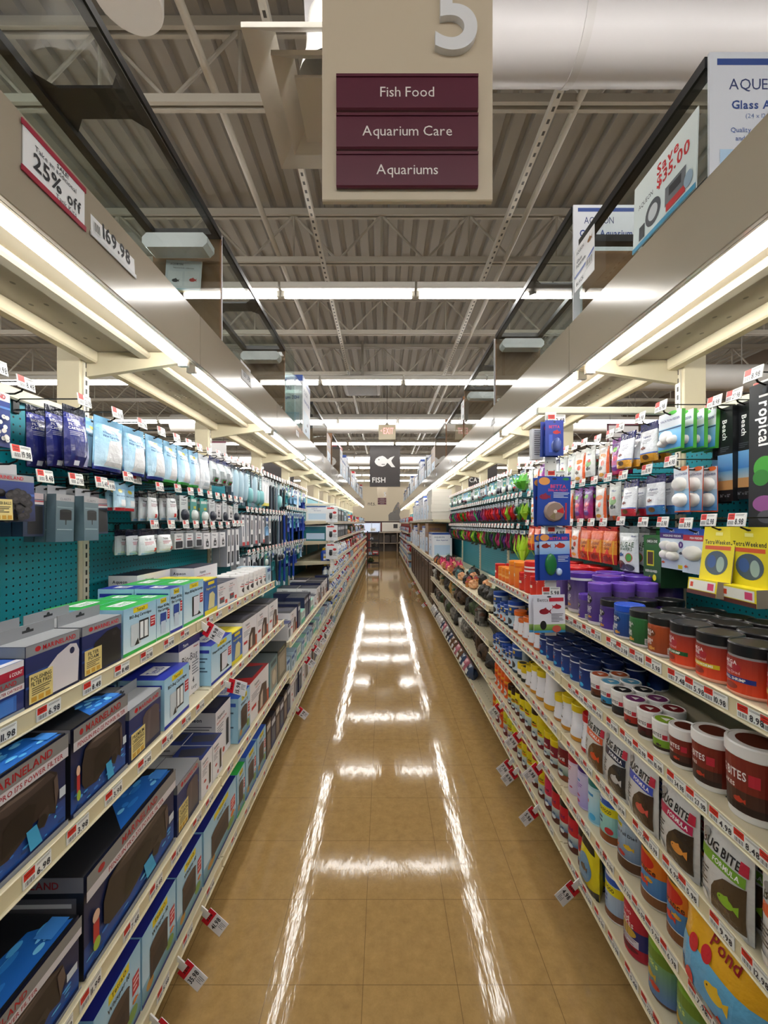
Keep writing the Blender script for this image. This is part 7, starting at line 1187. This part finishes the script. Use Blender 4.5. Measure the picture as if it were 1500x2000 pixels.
seq('R', 'shelf over the cabinets', 0.936, 0.77, [((bxc, bxb, bxs, bxc, bxb, bxc, bxs, bxc, bxb)[i], 6.95 + 0.6 * i) for i in range(9)])
seq('R', 'high carton shelf', 1.551, 0.81, [((bxs, bxc, bxs, bxs, bxc, bxs, bxc)[i], 7.6 + 0.64 * i) for i in range(7)])
for k in range(4, 9): shelf('R', k, 0.935, 0.76, 'cream shelf over the dark cabinets, %s bay' % nth(k - 3), 6, 71)
# bottles, hoods and mixed goods far down the filter side
def bottle(desc, r, h, body, cap, lab, lab2):
    q = M(); q.lathe([(r * .95, 0, body), (r, .004, body), (r, h * .62, body), (r * .8, h * .74, body), (r * .4, h * .82, body), (r * .4, h * .86, body)], 16, 'plastic')
    q.art([('r', 0, 0, 1, 1, lab), ('r', 0, 0.3, 1, 0.6, lab2), ('r', 0.2, 0.7, 0.8, 0.85, '#F0F2F4')], r * 2.6, h * .5, round_label(r, h * .06, h * .5, 2.6), 'card', 0.0005, 8)
    c = M(); c.lathe([(r * .46, h * .83, cap), (r * .46, h * .96, cap), (r * .3, h, cap)], 12, 'plastic')
    return Kind('water_care_bottle', 'bottle', desc, [('bottle_body', q), ('cap', c)], (2 * r, 2 * r, h))
BT = [bottle('white water care bottle, blue label', .035, .165, '#E6E9EC', '#E9ECEF', '#2A5AA8', '#7FA8DA'), bottle('small white water care bottle', .028, .13, '#E6E9EC', '#E9ECEF', '#DDE4EA', '#3A78C0'), bottle('blue bottle with yellow cap', .035, .165, '#2348A8', '#E0B81E', '#E4E8EE', '#C9A82A'), bottle('tall white bottle', .04, .17, '#EDEEF0', '#D9DCE0', '#DDE4EA', '#8AA6C4')]
g = random.Random(5); tk = bigbox('teal aquarium kit carton', 0.4, 0.2, 0.3, '#1F6A76', '#6A8A8E', '#D0D6D8'); hood = carton('aquarium_supply_box', 'box', 'dark hood carton', 0.45, 0.2, 0.3, '#24262A', '#33363B', [('r', 0, 0, 1, 1, '#2B2D31'), ('r', 0.1, 0.6, 0.9, 0.85, '#B9BCC2'), ('r', 0.1, 0.1, 0.6, 0.4, '#5A6068')]); redb = carton('aquarium_supply_box', 'box', 'red pet supply carton', 0.2, 0.16, 0.14, '#A8202A', '#8A1A22', [('r', 0, 0, 1, 1, '#B8242E'), ('r', 0.1, 0.5, 0.9, 0.8, '#E4DCDA'), ('e', 0.5, 0.28, 0.2, 0.16, '#3A2A2A')]); blub = carton('aquarium_supply_box', 'box', 'pale blue pet supply carton', 0.16, 0.15, 0.12, '#8FB4D2', '#A9C6DC', [('r', 0, 0, 1, 1, '#9FC0DA'), ('r', 0.1, 0.6, 0.9, 0.85, '#F0F2F4'), ('e', 0.5, 0.3, 0.2, 0.2, '#3A6A5A')]); wkit = bigbox('white aquarium kit carton', 0.34, 0.2, 0.3)
for nm, z in (('upper bottle shelf', 1.0), ('middle bottle shelf', 0.78), ('lower bottle shelf', 0.55), ('low bottle shelf', 0.33)):
    s = 5.4
    while s < 7.7:
        k = g.choice(BT if z > 0.5 else BT + [smy, smw]); stand('L', nm, s + k.size[0] / 2, z, k, 0.66, 2, 0.015); s += k.size[0] + 0.012
fill('L', 'far hood shelf', 1.26, 0.72, 5.4, 8.9, [tk, hood, hood, tk], 0.24, (1, 1), g); fill('L', 'far high shelf', 1.52, 0.72, 5.6, 8.9, [tk, tk, hood, wkit], 0.3, (1, 1), g)
for nm, z, l_ in (('far first shelf', 1.52, 0.72), ('far second shelf', 1.26, 0.72), ('far third shelf', 1.0, 0.66), ('far fourth shelf', 0.78, 0.66), ('far fifth shelf', 0.55, 0.66), ('far sixth shelf', 0.33, 0.66)):
    fill('L', nm, z, l_, 9.0 if z > 1.1 else 7.75, 16.2, [redb, blub, smw, ORN_M[3], ORN_M[6], BT[2], wkit if z > 1.1 else redb, BT[0], ORN_T[1], ORN_T[3]], 0.14 if z < .9 else .17, (1, 1), g, 0.03)
fill('L', 'far base shelf', 0.128, 0.66, 5.4, 16.2, [smn, redb, smn, smy, blub], 0.15, (1, 1), g)
toy = [lump('pale soft pet toy', .2, .16, .2, ['#C9C2B4', '#B9B2A4'], 91, .3, name='pet_toy', pieces=2), lump('brown soft pet toy', .2, .16, .2, ['#8A6A4E', '#7A5A40'], 92, .3, name='pet_toy', pieces=2), lump('red soft pet toy', .18, .14, .16, ['#A82A2E', '#B83A3E'], 93, .3, name='pet_toy'), lump('grey bundle of pet toys', .22, .16, .18, GY, 94, .35, name='pet_toy')]
for nm, z in (('far toy first shelf', 1.52), ('far toy second shelf', 1.2), ('far toy third shelf', 0.9), ('far toy fourth shelf', 0.6), ('far toy fifth shelf', 0.36), ('far toy base shelf', 0.128)):
    fill('R', nm, z, 0.76, 12.8, 20.0, toy + [wkit, redb, blub], 0.17, (1, 1), g, 0.04)
# black wire rack standing in the aisle
r = ob('display_rack', None, None, (-0.36, 14.5, 0)); tag(r, 'black wire display rack standing in the aisle far down', 'rack')
q = M()
for x in (-0.2, 0.2):
    for y in (-0.18, 0.18): q.bbox(x - .012, y - .012, 0, x + .012, y + .012, 1.22, '#15151A', 'paint', 0.003, 'z')
ob('frame', q, r)
for i in range(5):
    q = M(); q.box(-0.2, -0.18, 0.1 + i * 0.26, 0.2, 0.18, 0.112 + i * 0.26, '#1B1B20', 'paint'); q.box(-0.2, -0.185, 0.1 + i * 0.26, 0.2, -0.178, 0.15 + i * 0.26, '#1B1B20', 'paint'); ob('shelf_tray', q, r)
q = M(); q.box(-0.1, -0.19, 1.22, 0.1, -0.186, 1.33, '#E9E8E6', 'card'); q.art([('t', '10.98', 0.5, 0.4, 0.36, '#222222', 0.8, 1)], 0.2, 0.11, front(0.2, 0.11, None, 1.22, -0.19)); ob('price_card', q, r)
for i, (kd, z, x) in enumerate(((ORN_M[3], 0.112, -0.08), (redb, 0.372, 0.08), (smw, 0.372, -0.1), (ORN_M[8], 0.632, 0.05), (smn, 0.892, -0.05))): kd.put((-0.36 + x, 14.47 if kd.cat == 'ornament' else 14.4, z + 0.001), (0, 0, 0), kd.desc + ' on the black rack, %s up' % nth(i + 1))
